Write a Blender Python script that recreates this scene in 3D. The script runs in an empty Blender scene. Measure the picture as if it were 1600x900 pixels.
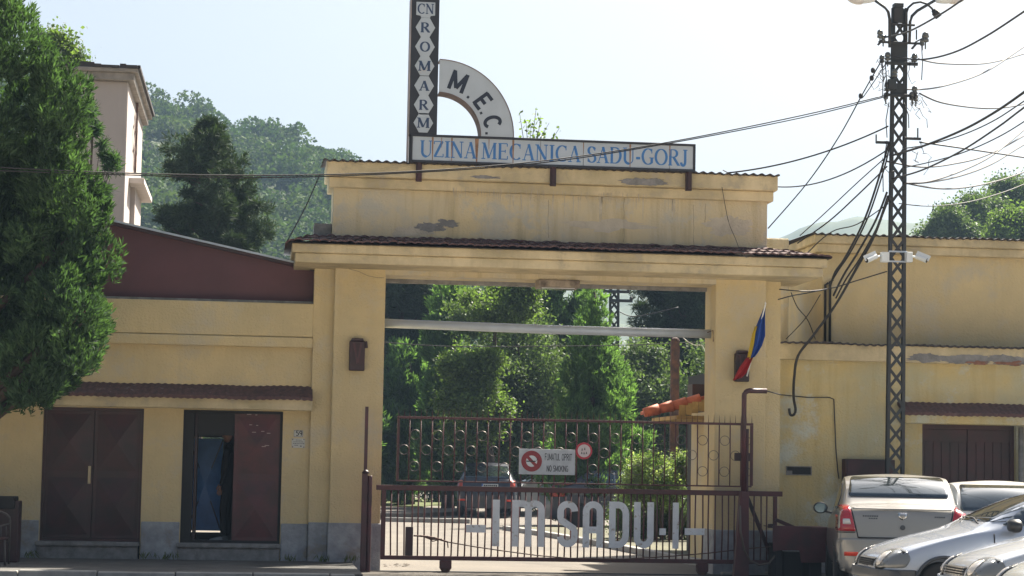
import bpy, bmesh, math, random
import numpy as np
from mathutils import Vector, Matrix, noise
from mathutils.bvhtree import BVHTree

sc = bpy.context.scene
COL = sc.collection
R = math.radians
rnd = random.Random(7)

# ------------------------------------------------------------------ camera
FPX = 3300.0
CAM = Vector((0.0, -31.5, 1.58))
YAW, PITCH, ROLL = R(6.8), math.atan(278 / FPX), R(1.03)
fwd = Vector((math.sin(YAW) * math.cos(PITCH), math.cos(YAW) * math.cos(PITCH), math.sin(PITCH)))
r0 = Vector((math.cos(YAW), -math.sin(YAW), 0))
u0 = r0.cross(fwd)
rgt = r0 * math.cos(ROLL) + u0 * math.sin(ROLL)
upv = u0 * math.cos(ROLL) - r0 * math.sin(ROLL)
cd = bpy.data.cameras.new("camera")
cam = bpy.data.objects.new("camera", cd)
COL.objects.link(cam)
m = Matrix((rgt, upv, -fwd)).transposed().to_4x4()
m.translation = CAM
cam.matrix_world = m
cd.sensor_width = 36.0
cd.lens = 36.0 * FPX / 1600.0
cd.clip_start = 0.1
cd.clip_end = 9000
sc.camera = cam

# ------------------------------------------------------------------ light
SUN_EL, SUN_AZ = R(48), R(42)      # azimuth from +Y (behind the gatehouse) towards +X
w = bpy.data.worlds.new("World")
sc.world = w
w.use_nodes = True
wt = w.node_tree
sky = wt.nodes.new('ShaderNodeTexSky')
sky.sky_type = 'NISHITA'
sky.sun_disc = False
sky.sun_elevation = SUN_EL
sky.sun_rotation = SUN_AZ
sky.air_density = 1.0
sky.dust_density = 6.0
sky.ozone_density = 1.2
bg = wt.nodes['Background']
bg.inputs['Strength'].default_value = 0.042
hs = wt.nodes.new('ShaderNodeHueSaturation')
hs.inputs['Saturation'].default_value = 0.75
hs.inputs['Value'].default_value = 0.95
wt.links.new(sky.outputs[0], hs.inputs['Color'])
wt.links.new(hs.outputs[0], bg.inputs[0])
sd = bpy.data.lights.new("sun", 'SUN')
sd.energy = 4.7
sd.angle = R(1.5)
sd.color = (1.0, 0.92, 0.79)
so = bpy.data.objects.new("sun", sd)
COL.objects.link(so)
tosun = Vector((math.sin(SUN_AZ) * math.cos(SUN_EL), math.cos(SUN_AZ) * math.cos(SUN_EL), math.sin(SUN_EL)))
so.rotation_euler = tosun.to_track_quat('Z', 'Y').to_euler()
so.location = (10, 10, 30)
vs = sc.view_settings
vs.view_transform = 'Standard'
vs.look = 'None'
vs.exposure = 2.0
vs.gamma = 1.0
vs.use_curve_mapping = False
sc.cycles.max_bounces = 6
sc.cycles.volume_bounces = 0
sc.cycles.transparent_max_bounces = 16


# ------------------------------------------------------------------ helpers
def W(px, py, Y):
    """point of the vertical plane y=Y that the photograph shows at pixel (px,py)"""
    d = fwd * FPX + rgt * (px - 800) - upv * (py - 450)
    t = (Y - CAM.y) / d.y
    return CAM + d * t


def G(px, py, z=0.0):
    """point of the horizontal plane z shown at a pixel"""
    d = fwd * FPX + rgt * (px - 800) - upv * (py - 450)
    t = (z - CAM.z) / d.z
    return CAM + d * t


def X(px, Y, py=600):
    return W(px, py, Y).x


def Z(px, py, Y):
    return W(px, py, Y).z


def tag(o, label=None, cat=None, group=None, kind=None):
    if label: o['label'] = label
    if cat: o['category'] = cat
    if group: o['group'] = group
    if kind: o['kind'] = kind
    return o


def thing(name, label, cat, loc=(0, 0, 0), rz=0.0, group=None):
    o = bpy.data.objects.new(name, None)
    o.empty_display_size = 0.2
    COL.objects.link(o)
    o.location = loc
    o.rotation_euler = (0, 0, rz)
    return tag(o, label, cat, group)


def root_of(p):
    while p.parent: p = p.parent
    return p


class MB:
    def __init__(s):
        s.v = []
        s.f = []

    def add(s, vs_, fs):
        n = len(s.v)
        s.v.extend([tuple(v) for v in vs_])
        s.f.extend([tuple(i + n for i in f) for f in fs])
        return s

    def box(s, x0, x1, y0, y1, z0, z1):
        vs_ = [(x, y, z) for z in (z0, z1) for y in (y0, y1) for x in (x0, x1)]
        return s.add(vs_, [(0, 2, 3, 1), (4, 5, 7, 6), (0, 1, 5, 4), (2, 6, 7, 3), (0, 4, 6, 2), (1, 3, 7, 5)])

    def bar(s, a, b, wx, wy, up=(0, 0, 1)):
        """rectangular bar from a to b"""
        a, b = Vector(a), Vector(b)
        d = (b - a).normalized()
        u = Vector(up)
        if abs(d.dot(u)) > 0.98: u = Vector((0, 1, 0))
        p = d.cross(u).normalized()
        q = d.cross(p).normalized()
        vs_ = []
        for c in (a, b):
            for (i, j) in ((-1, -1), (1, -1), (1, 1), (-1, 1)):
                vs_.append(c + p * (i * wx / 2) + q * (j * wy / 2))
        return s.add(vs_, [(3, 2, 1, 0), (4, 5, 6, 7), (0, 1, 5, 4), (1, 2, 6, 5), (2, 3, 7, 6), (3, 0, 4, 7)])

    def tube(s, pts, r, n=8, cap=True):
        pts = [Vector(p) for p in pts]
        rs = r if hasattr(r, '__len__') else [r] * len(pts)
        rings = []
        for i, p in enumerate(pts):
            d = (pts[min(i + 1, len(pts) - 1)] - pts[max(i - 1, 0)])
            if d.length < 1e-9: d = Vector((0, 0, 1))
            d.normalize()
            ref = Vector((0, 0, 1)) if abs(d.z) < 0.9 else Vector((0, 1, 0))
            a = d.cross(ref).normalized()
            b = d.cross(a)
            rings.append([p + (a * math.cos(t) + b * math.sin(t)) * rs[i] for t in [2 * math.pi * k / n for k in range(n)]])
        vs_ = [v for rg in rings for v in rg]
        fs = []
        for i in range(len(pts) - 1):
            for k in range(n):
                k2 = (k + 1) % n
                fs.append((i * n + k, i * n + k2, (i + 1) * n + k2, (i + 1) * n + k))
        if cap:
            fs.append(tuple(range(n))[::-1])
            fs.append(tuple((len(pts) - 1) * n + k for k in range(n)))
        return s.add(vs_, fs)

    def prism(s, poly, y0, y1):
        """polygon in x,z extruded along y"""
        n = len(poly)
        vs_ = [(p[0], y0, p[1]) for p in poly] + [(p[0], y1, p[1]) for p in poly]
        fs = [tuple(range(n)), tuple(range(2 * n - 1, n - 1, -1))]
        fs += [(i, i + n, (i + 1) % n + n, (i + 1) % n) for i in range(n)]
        return s.add(vs_, fs)

    def prismv(s, pts, dv):
        """3D polygon extruded by a vector"""
        n = len(pts)
        dv = Vector(dv)
        vs_ = [Vector(p) for p in pts] + [Vector(p) + dv for p in pts]
        fs = [tuple(range(n)), tuple(range(2 * n - 1, n - 1, -1))]
        fs += [(i, i + n, (i + 1) % n + n, (i + 1) % n) for i in range(n)]
        return s.add(vs_, fs)

    def ring(s, c, r, t, axis='y', n=20, m_=6):
        pts = []
        c = Vector(c)
        vs_ = []
        for i in range(n):
            a = 2 * math.pi * i / n
            if axis == 'y':
                e = Vector((math.cos(a), 0, math.sin(a))); o = Vector((0, 1, 0))
            else:
                e = Vector((math.cos(a), math.sin(a), 0)); o = Vector((0, 0, 1))
            for k in range(m_):
                b = 2 * math.pi * k / m_
                vs_.append(c + e * (r + t * math.cos(b)) + o * (t * math.sin(b)))
        fs = []
        for i in range(n):
            for k in range(m_):
                fs.append((i * m_ + k, i * m_ + (k + 1) % m_, ((i + 1) % n) * m_ + (k + 1) % m_, ((i + 1) % n) * m_ + k))
        return s.add(vs_, fs)

    def lathe(s, c, prof, axis='z', n=16):
        """prof: list of (r, h)"""
        c = Vector(c)
        vs_ = []
        for (r, h) in prof:
            for k in range(n):
                a = 2 * math.pi * k / n
                if axis == 'z': vs_.append(c + Vector((r * math.cos(a), r * math.sin(a), h)))
                elif axis == 'y': vs_.append(c + Vector((r * math.cos(a), h, r * math.sin(a))))
                else: vs_.append(c + Vector((h, r * math.cos(a), r * math.sin(a))))
        fs = []
        for i in range(len(prof) - 1):
            for k in range(n):
                fs.append((i * n + k, i * n + (k + 1) % n, (i + 1) * n + (k + 1) % n, (i + 1) * n + k))
        fs.append(tuple(range(n))[::-1])
        fs.append(tuple((len(prof) - 1) * n + k for k in range(n)))
        return s.add(vs_, fs)

    def build(s, name, mat, parent=None, local=False, smooth=False, bevel=0.0, recalc=True):
        me = bpy.data.meshes.new(name)
        off = Vector((0, 0, 0))
        o = bpy.data.objects.new(name, me)
        COL.objects.link(o)
        if parent is not None:
            o.parent = parent
            if not local: off = root_of(parent).location.copy()
        elif not local:
            a = np.array(s.v)
            off = Vector(((a[:, 0].min() + a[:, 0].max()) / 2, (a[:, 1].min() + a[:, 1].max()) / 2, a[:, 2].min()))
            o.location = off
        me.from_pydata([tuple(Vector(v) - off) for v in s.v], [], s.f)
        if recalc or bevel:
            bm = bmesh.new()
            bm.from_mesh(me)
            bmesh.ops.recalc_face_normals(bm, faces=bm.faces)
            if bevel:
                es = [e for e in bm.edges if len(e.link_faces) == 2 and e.calc_face_angle(0) > 0.6]
                bmesh.ops.bevel(bm, geom=es, offset=bevel, segments=1, affect='EDGES', clamp_overlap=True)
            bm.to_mesh(me)
            bm.free()
        if smooth:
            me.polygons.foreach_set('use_smooth', [True] * len(me.polygons))
        if mat: me.materials.append(mat)
        me.update()
        return o


# ------------------------------------------------------------------ materials
MATS = {}


def srgb(r, g, b):
    return tuple(((c / 255) / 12.92 if c / 255 <= 0.04045 else ((c / 255 + 0.055) / 1.055) ** 2.4) for c in (r, g, b))


def mat(name, col, rough=0.6, metal=0.0, var=0.0, vscale=4.0, col2=None, bump=0.0, bscale=60.0, spec=0.5, emit=None, coat=0.0,
        transl=0.0, island=0.0, detail=6.0, streak=0.0, dirt=None, dirtscale=1.5, dirtlo=0.52, dirthi=0.62):
    if name in MATS: return MATS[name]
    m_ = bpy.data.materials.new(name)
    MATS[name] = m_
    m_.use_nodes = True
    nt = m_.node_tree
    N, L = nt.nodes, nt.links
    b = N['Principled BSDF']
    b.inputs['Roughness'].default_value = rough
    b.inputs['Metallic'].default_value = metal
    b.inputs['Specular IOR Level'].default_value = spec
    b.inputs['Coat Weight'].default_value = coat
    if name == 'dark_car_glass': b.inputs['Specular Tint'].default_value = (0.62, 0.80, 1.0, 1)  # blue sky reflection painted in by tinting the glass highlights
    b.inputs['Coat Roughness'].default_value = 0.05
    tc = N.new('ShaderNodeTexCoord')
    geo = N.new('ShaderNodeNewGeometry')
    cur = None

    def rgb(c):
        n = N.new('ShaderNodeRGB'); n.outputs[0].default_value = (*c, 1); return n.outputs[0]

    def mix(f, a, c, typ='MIX'):
        n = N.new('ShaderNodeMix'); n.data_type = 'RGBA'; n.blend_type = typ
        if isinstance(f, float): n.inputs[0].default_value = f
        else: L.new(f, n.inputs[0])
        L.new(a, n.inputs[6]); L.new(c, n.inputs[7]); return n.outputs[2]

    def nz(scale, det=6.0, sx=None, rough_=0.6):
        n = N.new('ShaderNodeTexNoise'); n.inputs['Scale'].default_value = scale; n.inputs['Detail'].default_value = det
        n.inputs['Roughness'].default_value = rough_
        mp = N.new('ShaderNodeMapping')
        if sx: mp.inputs['Scale'].default_value = sx
        L.new(geo.outputs['Position'] if sx != 'o' else tc.outputs['Object'], mp.inputs['Vector'])
        L.new(mp.outputs[0], n.inputs['Vector'])
        return n.outputs['Fac']

    def ramp(f, lo, hi):
        n = N.new('ShaderNodeMapRange'); n.inputs[1].default_value = lo; n.inputs[2].default_value = hi
        L.new(f, n.inputs[0]); return n.outputs[0]

    cur = rgb(col)
    if var:
        c2 = col2 if col2 else tuple(c * (1 - var) for c in col)
        cur = mix(ramp(nz(vscale, detail), 0.35, 0.65), cur, rgb(c2))
    if streak:
        cur = mix(ramp(nz(1.0, 5, (5, 5, 0.45)), 0.5, 0.75), cur, rgb(tuple(c * (1 - streak) for c in col)))
    if dirt:
        cur = mix(ramp(nz(dirtscale, 8, None, 0.7), dirtlo, dirthi), cur, rgb(dirt))
    if island:
        hsv = N.new('ShaderNodeMapRange')
        hsv.inputs[3].default_value = 1 - island; hsv.inputs[4].default_value = 1 + island
        L.new(geo.outputs['Random Per Island'], hsv.inputs[0])
        n = N.new('ShaderNodeVectorMath'); n.operation = 'SCALE'
        L.new(cur, n.inputs[0]); L.new(hsv.outputs[0], n.inputs[3])
        cur = n.outputs[0]
    L.new(cur, b.inputs['Base Color'])
    if bump:
        bn = N.new('ShaderNodeBump'); bn.inputs['Strength'].default_value = bump; bn.inputs['Distance'].default_value = 0.02
        L.new(nz(bscale, 4), bn.inputs['Height'])
        L.new(bn.outputs[0], b.inputs['Normal'])
    if emit:
        b.inputs['Emission Color'].default_value = (*emit[0], 1)
        b.inputs['Emission Strength'].default_value = emit[1]
    if transl:
        t = N.new('ShaderNodeBsdfTranslucent')
        v = N.new('ShaderNodeVectorMath'); v.operation = 'MULTIPLY'
        v.inputs[1].default_value = (1.5, 1.7, 0.6)
        L.new(cur, v.inputs[0]); L.new(v.outputs[0], t.inputs[0])
        ms = N.new('ShaderNodeMixShader'); ms.inputs[0].default_value = transl
        L.new(b.outputs[0], ms.inputs[1]); L.new(t.outputs[0], ms.inputs[2])
        L.new(ms.outputs[0], N['Material Output'].inputs['Surface'])
    return m_


M_PLAST = mat('yellow_plaster', (0.65, 0.525, 0.295), 0.9, var=0.25, vscale=0.9, col2=(0.53, 0.44, 0.26), bump=1.0, bscale=32, streak=0.14,
              dirt=(0.53, 0.47, 0.345), dirtscale=1.3, dirtlo=0.5, dirthi=0.68, spec=0.2)
M_PLAST_OLD = mat('weathered_plaster', (0.62, 0.515, 0.31), 0.92, var=0.3, vscale=1.2, col2=(0.52, 0.47, 0.36), bump=0.9, bscale=30, streak=0.35,
                  dirt=(0.47, 0.45, 0.38), dirtscale=1.6, dirtlo=0.52, dirthi=0.62, spec=0.2)
M_TRIM = mat('weathered_cornice', (0.64, 0.54, 0.35), 0.9, var=0.25, vscale=1.5, col2=(0.40, 0.34, 0.21), bump=0.5, bscale=40, streak=0.3,
             dirt=(0.40, 0.35, 0.26), dirtscale=3.0, dirtlo=0.54, dirthi=0.68, spec=0.2)
M_MOSS = mat('mottled_plaster', (0.58, 0.46, 0.22), 0.92, var=0.3, vscale=1.1, col2=(0.46, 0.44, 0.30), bump=1.0, bscale=28, streak=0.2,
             dirt=(0.52, 0.54, 0.47), dirtscale=1.3, dirtlo=0.52, dirthi=0.64, spec=0.2)
M_PLINTH = mat('grey_blue_plinth', (0.36, 0.38, 0.41), 0.92, var=0.35, vscale=5, bump=0.8, bscale=30, dirt=(0.24, 0.21, 0.17), dirtscale=2.2,
               dirtlo=0.55, dirthi=0.7, spec=0.2)
M_CEMENT = mat('bare_cement', (0.27, 0.265, 0.26), 0.95, var=0.35, vscale=7, bump=0.9, bscale=25, spec=0.2)
M_BRICK = mat('exposed_brick', (0.30, 0.15, 0.10), 0.95, var=0.4, vscale=9, bump=0.8, bscale=30)
M_TILE = mat('dark_roof_tile', (0.12, 0.062, 0.058), 0.8, var=0.6, vscale=14, col2=(0.06, 0.035, 0.035), bump=0.4, dirt=(0.26, 0.20, 0.19), dirtscale=9,
             dirtlo=0.6, dirthi=0.7)
M_SHEET = mat('old_sheet_roof', (0.05, 0.04, 0.04), 0.7, var=0.4, vscale=4)
M_ORTILE = mat('orange_roof_tile', (0.48, 0.13, 0.06), 0.7, var=0.3, vscale=8, island=0.1)
M_MAROON = mat('maroon_paint', (0.095, 0.024, 0.030), 0.5, var=0.35, vscale=3, col2=(0.05, 0.022, 0.024), bump=0.08, bscale=12)
M_MAROON2 = mat('maroon_sheet_metal', (0.10, 0.035, 0.042), 0.6, var=0.25, vscale=1.2)
M_MAROOND = mat('dark_maroon_paint', (0.048, 0.013, 0.017), 0.5, var=0.3, vscale=3, col2=(0.022, 0.012, 0.013))
M_GATE = mat('gate_paint', (0.085, 0.020, 0.024), 0.45, var=0.4, vscale=8, col2=(0.06, 0.022, 0.022))
M_RINGM = mat('worn_ring_metal', (0.20, 0.17, 0.15), 0.45, metal=0.5, var=0.4, vscale=9)
M_WHITEP = mat('white_painted_metal', (0.72, 0.74, 0.76), 0.5, var=0.15, vscale=5, streak=0.18, dirt=(0.34, 0.27, 0.21), dirtscale=11, dirtlo=0.58, dirthi=0.68)
M_SIGNW = mat('sign_white', (0.5, 0.55, 0.6), 0.45, var=0.08, vscale=2, streak=0.12)
M_SIGNB = mat('sign_blue', (0.035, 0.16, 0.42), 0.5, var=0.15, vscale=8)
M_SIGNK = mat('sign_dark', (0.02, 0.024, 0.035), 0.5, var=0.2, vscale=6)
M_SIGNR = mat('sign_red', (0.30, 0.03, 0.04), 0.5, var=0.25, vscale=12)
M_RUST = mat('rusty_steel', (0.15, 0.07, 0.045), 0.8, var=0.5, vscale=7, col2=(0.06, 0.04, 0.04), bump=0.3)
M_STEEL = mat('dark_pylon_steel', (0.022, 0.032, 0.038), 0.6, var=0.3, vscale=3, col2=(0.03, 0.028, 0.03))
M_CABLE = mat('cable_black', (0.015, 0.015, 0.016), 0.6)
M_CABLEG = mat('cable_grey', (0.035, 0.035, 0.038), 0.7)
M_INSUL = mat('porcelain_insulator', (0.10, 0.11, 0.11), 0.25, var=0.3, vscale=20)
M_GALV = mat('galvanised_pipe', (0.46, 0.53, 0.62), 0.45, metal=0.2, var=0.15, vscale=3, streak=0.1)
M_CAMW = mat('camera_white', (0.62, 0.66, 0.68), 0.4)
M_BLACK = mat('matt_black', (0.01, 0.01, 0.011), 0.7)
M_BLUE = mat('blue_door_paint', (0.10, 0.26, 0.62), 0.4, var=0.3, vscale=3)
M_ASPH = mat('asphalt', (0.075, 0.078, 0.082), 0.9, var=0.35, vscale=1.3, col2=(0.055, 0.056, 0.06), bump=0.7, bscale=55, dirt=(0.12, 0.115, 0.105), dirtscale=0.9,
             dirtlo=0.5, dirthi=0.65)
M_PAVE = mat('pavement_asphalt', (0.115, 0.112, 0.105), 0.92, var=0.35, vscale=1.5, bump=0.8, bscale=40, dirt=(0.07, 0.067, 0.06), dirtscale=2.4,
             dirtlo=0.5, dirthi=0.62)
M_YARD = mat('worn_yard_concrete', (0.135, 0.118, 0.096), 0.92, var=0.3, vscale=0.5, col2=(0.10, 0.088, 0.074), bump=0.6, bscale=25, dirt=(0.14, 0.12, 0.10), dirtscale=1.1,
             dirtlo=0.56, dirthi=0.64)
M_KERB = mat('kerb_concrete', (0.34, 0.33, 0.31), 0.9, var=0.3, vscale=3, bump=0.5, bscale=30)
M_GRASS = mat('lawn_grass', (0.12, 0.15, 0.035), 0.9, var=0.4, vscale=6, island=0.3, transl=0.3)
M_EARTH = mat('earth', (0.11, 0.105, 0.06), 0.95, var=0.4, vscale=0.4)
M_TOWER = mat('pink_grey_render', (0.46, 0.41, 0.385), 0.9, var=0.14, vscale=0.5, bump=0.25, bscale=30, streak=0.12, spec=0.2)
M_TOWERC = mat('grey_cornice', (0.33, 0.30, 0.27), 0.9, var=0.35, vscale=3)
M_BARK = mat('bark', (0.075, 0.055, 0.04), 0.95, var=0.4, vscale=6, bump=0.8, bscale=18)
M_THUJA = mat('cypress_foliage', (0.056, 0.100, 0.048), 0.8, var=0.5, vscale=1.1, col2=(0.034, 0.064, 0.038), island=0.45, transl=0.38, spec=0.2)
M_THUJA2 = mat('thuja_foliage', (0.105, 0.180, 0.075), 0.75, var=0.5, vscale=0.9, col2=(0.068, 0.118, 0.058), island=0.35, transl=0.45, spec=0.2)
M_PINE = mat('pine_needles', (0.048, 0.075, 0.042), 0.8, var=0.4, vscale=1, island=0.35, transl=0.12, spec=0.2)
M_LEAF = mat('light_leaves', (0.105, 0.155, 0.055), 0.6, var=0.35, vscale=1.2, island=0.4, transl=0.45, spec=0.3)
M_LEAFD = mat('dark_leaves', (0.11, 0.16, 0.075), 0.65, var=0.4, vscale=0.8, island=0.4, transl=0.3, spec=0.3)
M_BUSH = mat('variegated_leaves', (0.24, 0.27, 0.17), 0.6, var=0.4, vscale=3, col2=(0.08, 0.14, 0.04), island=0.5, transl=0.4, spec=0.3)
M_HILLW = mat('hill_wood_leaves', (0.044, 0.080, 0.026), 0.8, var=0.5, vscale=0.12, col2=(0.065, 0.09, 0.028), island=0.3, transl=0.2, spec=0.1)
M_SKIN = mat('skin', (0.30, 0.17, 0.12), 0.55)
M_CLOTHK = mat('black_cloth', (0.012, 0.012, 0.014), 0.85)
M_HAIR = mat('dark_hair', (0.015, 0.012, 0.01), 0.6)
M_SHOE = mat('pale_shoe', (0.40, 0.42, 0.45), 0.6)
M_GLASS = mat('dark_car_glass', (0.02, 0.026, 0.028), 0.03, spec=1.0, coat=0.6)
M_TYRE = mat('tyre_rubber', (0.016, 0.016, 0.017), 0.85)
M_RIM = mat('alloy_rim', (0.35, 0.35, 0.36), 0.35, metal=0.8)
M_CHROME = mat('chrome', (0.6, 0.6, 0.6), 0.15, metal=1.0)
M_LAMPGL = mat('headlight_glass', (0.13, 0.14, 0.15), 0.18, coat=0.6)
M_REDL = mat('red_lamp_lens', (0.35, 0.012, 0.02), 0.12, coat=0.8)
M_REDR = mat('red_reflector', (0.75, 0.06, 0.03), 0.2, coat=0.5)
M_AMBER = mat('amber_lens', (0.38, 0.045, 0.02), 0.3, coat=0.3)
M_CLEARL = mat('clear_lamp_lens', (0.55, 0.54, 0.54), 0.15, coat=0.8)
M_PLAS = mat('black_plastic', (0.02, 0.021, 0.023), 0.5)
M_PLASG = mat('grey_plastic', (0.045, 0.05, 0.058), 0.5)
M_BEIGE = mat('beige_metallic_paint', (0.275, 0.265, 0.245), 0.28, metal=0.35, coat=0.7)
M_SILVER = mat('silver_blue_paint', (0.42, 0.46, 0.53), 0.27, metal=0.45, coat=0.8)
M_SILVER2 = mat('silver_paint', (0.50, 0.53, 0.57), 0.27, metal=0.4, coat=0.8)
M_PALEC = mat('pale_grey_paint', (0.55, 0.57, 0.56), 0.27, metal=0.3, coat=0.8)
M_WHITEC = mat('white_car_paint', (0.72, 0.70, 0.66), 0.3, coat=0.7)
M_NAVY = mat('navy_car_paint', (0.010, 0.015, 0.03), 0.4, coat=0.35)
M_DGREY = mat('dark_blue_grey_paint', (0.03, 0.036, 0.055), 0.4, coat=0.35)
M_MIRROR = mat('mirror_glass', (0.10, 0.16, 0.22), 0.05, metal=0.6)
M_FBLUE = mat('flag_blue', (0.012, 0.06, 0.30), 0.8, transl=0.1)
M_FYEL = mat('flag_yellow', (0.60, 0.42, 0.02), 0.8, transl=0.1)
M_FRED = mat('flag_red', (0.36, 0.012, 0.012), 0.8, transl=0.1)
M_RUBBLE = mat('rubble', (0.16, 0.14, 0.12), 0.95, var=0.5, vscale=5)
# ------------------------------------------------------------------ foliage
def quads(name, mat_, P, D, S, L, Wd, parent=None, offset=(0, 0, 0)):
    """one rhombic leaf blade per row: centre P, long axis D, side axis S"""
    n = len(P)
    L = np.broadcast_to(L, (n,))[:, None]
    Wd = np.broadcast_to(Wd, (n,))[:, None]
    v = np.empty((n, 4, 3))
    v[:, 0] = P - D * L * 0.5
    v[:, 1] = P + S * Wd * 0.5 - D * L * 0.05
    v[:, 2] = P + D * L * 0.5
    v[:, 3] = P - S * Wd * 0.5 + D * L * 0.05
    v = v.reshape(-1, 3) - np.array(offset)
    me = bpy.data.meshes.new(name)
    me.vertices.add(4 * n)
    me.vertices.foreach_set('co', v.astype(np.float32).ravel())
    me.loops.add(4 * n)
    me.loops.foreach_set('vertex_index', np.arange(4 * n, dtype=np.int32))
    me.polygons.add(n)
    me.polygons.foreach_set('loop_start', np.arange(0, 4 * n, 4, dtype=np.int32))
    me.polygons.foreach_set('loop_total', np.full(n, 4, dtype=np.int32))
    me.update(calc_edges=True)
    me.materials.append(mat_)
    o = bpy.data.objects.new(name, me)
    COL.objects.link(o)
    if parent is not None: o.parent = parent
    return o


def unit(a):
    return a / np.maximum(np.linalg.norm(a, axis=1, keepdims=True), 1e-9)


def lobes_points(rg, lobes, n, shell=0.55):
    """random points spread in a set of ellipsoids (cx,cy,cz,rx,ry,rz), more of them near the surface"""
    lo = np.array(lobes, float)
    wgt = (lo[:, 3] * lo[:, 5] + lo[:, 3] * lo[:, 4] + lo[:, 4] * lo[:, 5])
    idx = rg.choice(len(lo), n, p=wgt / wgt.sum())
    d = unit(rg.normal(size=(n, 3)))
    r = shell + (1 - shell) * rg.random(n) ** 0.7
    e = lo[idx]
    return e[:, :3] + d * e[:, 3:] * r[:, None], d, idx


def crown(name, mat_, lobes, tufts, blades, mode, size, seed, parent, base):
    """foliage: tufts of blades. mode 'flame' (cypress), 'needle' (pine), 'leaf' (broadleaf)"""
    rg = np.random.default_rng(seed)
    c, out, idx = lobes_points(rg, lobes, int(tufts * (1.5 if mode == 'leaf' else 1.2)), 0.3 if mode == 'leaf' else (0.7 if mode == 'flame' else 0.5))
    fr = 1.0 / max(0.25, size * (5.0 if mode == 'leaf' else 3.2))
    keep = np.array([noise.noise(Vector(p) * fr + Vector((7.3, 1.9, 4.4))) for p in c]) > (-0.10 if mode == 'leaf' else (-0.22 if mode == 'flame' else -0.3))
    c, out, idx = c[keep][:tufts], out[keep][:tufts], idx[keep][:tufts]
    tufts = len(c)
    # uneven outline
    nzv = np.array([noise.noise(Vector(p) * 1.1) for p in c])
    lor = np.array([(l[3] + l[5]) / 2 for l in lobes])[idx]
    nz2 = np.array([noise.noise(Vector(p) * (1.6 / max(.3, r_))) for p, r_ in zip(c + 31.7, lor)])
    c = c + out * (nzv * size * 2.2 + nz2 * lor * (0.6 if mode == 'leaf' else (0.35 if mode == 'flame' else 0.1)))[:, None]
    if mode == 'flame':
        ax = unit(out * np.array([0.55, 0.55, 0.25]) + np.array([0, 0, 0.85]) + rg.normal(size=c.shape) * 0.22)
        spread, asp = 0.42, 0.22
    elif mode == 'needle':
        ax = unit(out * np.array([0.9, 0.9, 0.4]) + np.array([0, 0, 0.35]) + rg.normal(size=c.shape) * 0.3)
        spread, asp = 0.95, 0.13
    else:
        ax = unit(out + rg.normal(size=c.shape) * 0.6)
        spread, asp = 1.3, 0.62
    C = np.repeat(c, blades, axis=0)
    A = np.repeat(ax, blades, axis=0)
    n = len(C)
    rn = rg.normal(size=(n, 3))
    D = unit(A + rn * spread)
    ts = np.repeat(size * rg.uniform(0.6, 1.4, tufts), blades)
    if mode == 'leaf':
        P = C + rg.normal(size=(n, 3)) * ts[:, None] * 0.9
        ln = ts * 0.55 * rg.uniform(0.6, 1.3, n)
    else:
        P = C + D * (ts * 0.5)[:, None] + A * (ts * rg.uniform(-0.3, 0.5, n))[:, None]
        ln = ts * rg.uniform(0.7, 1.2, n)
    S = unit(np.cross(D, unit(rg.normal(size=(n, 3)))))
    return quads(name, mat_, P, D, S, ln, ln * asp * rg.uniform(0.7, 1.3, n), parent, base)


def trunk(parent, base, top, r, limbs=(), name='trunk', mt=None):
    base, top = Vector(base), Vector(top)
    mb = MB()
    n = 7
    pts = []
    for i in range(n):
        t = i / (n - 1)
        p = base.lerp(top, t)
        p += Vector((noise.noise(p * 0.7), noise.noise(p * 0.7 + Vector((9, 3, 1))), 0)) * r * 1.2 * (1 if 0 < i else 0)
        pts.append(p)
    mb.tube(pts, [r * (1.25 if i == 0 else 1) * (1 - 0.8 * i / (n - 1)) for i in range(n)], 9)
    for (t, tip) in limbs:
        a = base.lerp(top, t)
        tip = Vector(tip)
        mid = a.lerp(tip, 0.5) + Vector((0, 0, -0.06 * (tip - a).length))
        rr = r * (1 - 0.8 * t) * 0.5
        mb.tube([a, mid, tip], [rr, rr * 0.6, rr * 0.15], 6)
    return mb.build(name, mt or M_BARK, parent, smooth=True)


def tree(name, label, base, lobes, tufts, blades, mode, size, seed, mt, tr=0.15, top=None, group=None, nlimb=10, cat='tree'):
    base = Vector(base)
    t = thing(name, label, cat, base, 0, group)
    top = Vector(top) if top else Vector((base.x, base.y, max(l[2] + l[5] * 0.6 for l in lobes)))
    rr = random.Random(seed)
    limbs = []
    for i in range(nlimb):
        l = rr.choice(lobes)
        tip = Vector((l[0] + rr.uniform(-.6, .6) * l[3], l[1] + rr.uniform(-.6, .6) * l[4], l[2] + rr.uniform(-.4, .6) * l[5]))
        tt = min(0.9, max(0.15, (tip.z - base.z) / max(0.1, top.z - base.z) - 0.15))
        limbs.append((tt, tip))
    trunk(t, base, top, tr, limbs)
    crown('crown', mt, lobes, tufts, blades, mode, size, seed, t, base)
    return t


# ------------------------------------------------------------------ lettering from strokes
def arcp(cx, cy, rx, ry, a0, a1, n=14):
    return [(cx + rx * math.cos(R(a0 + (a1 - a0) * i / n)), cy + ry * math.sin(R(a0 + (a1 - a0) * i / n))) for i in range(n + 1)]


def ser(x, y, wd=0.26):
    return ([(x - wd / 2, y), (x + wd / 2, y)], 's')


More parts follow.
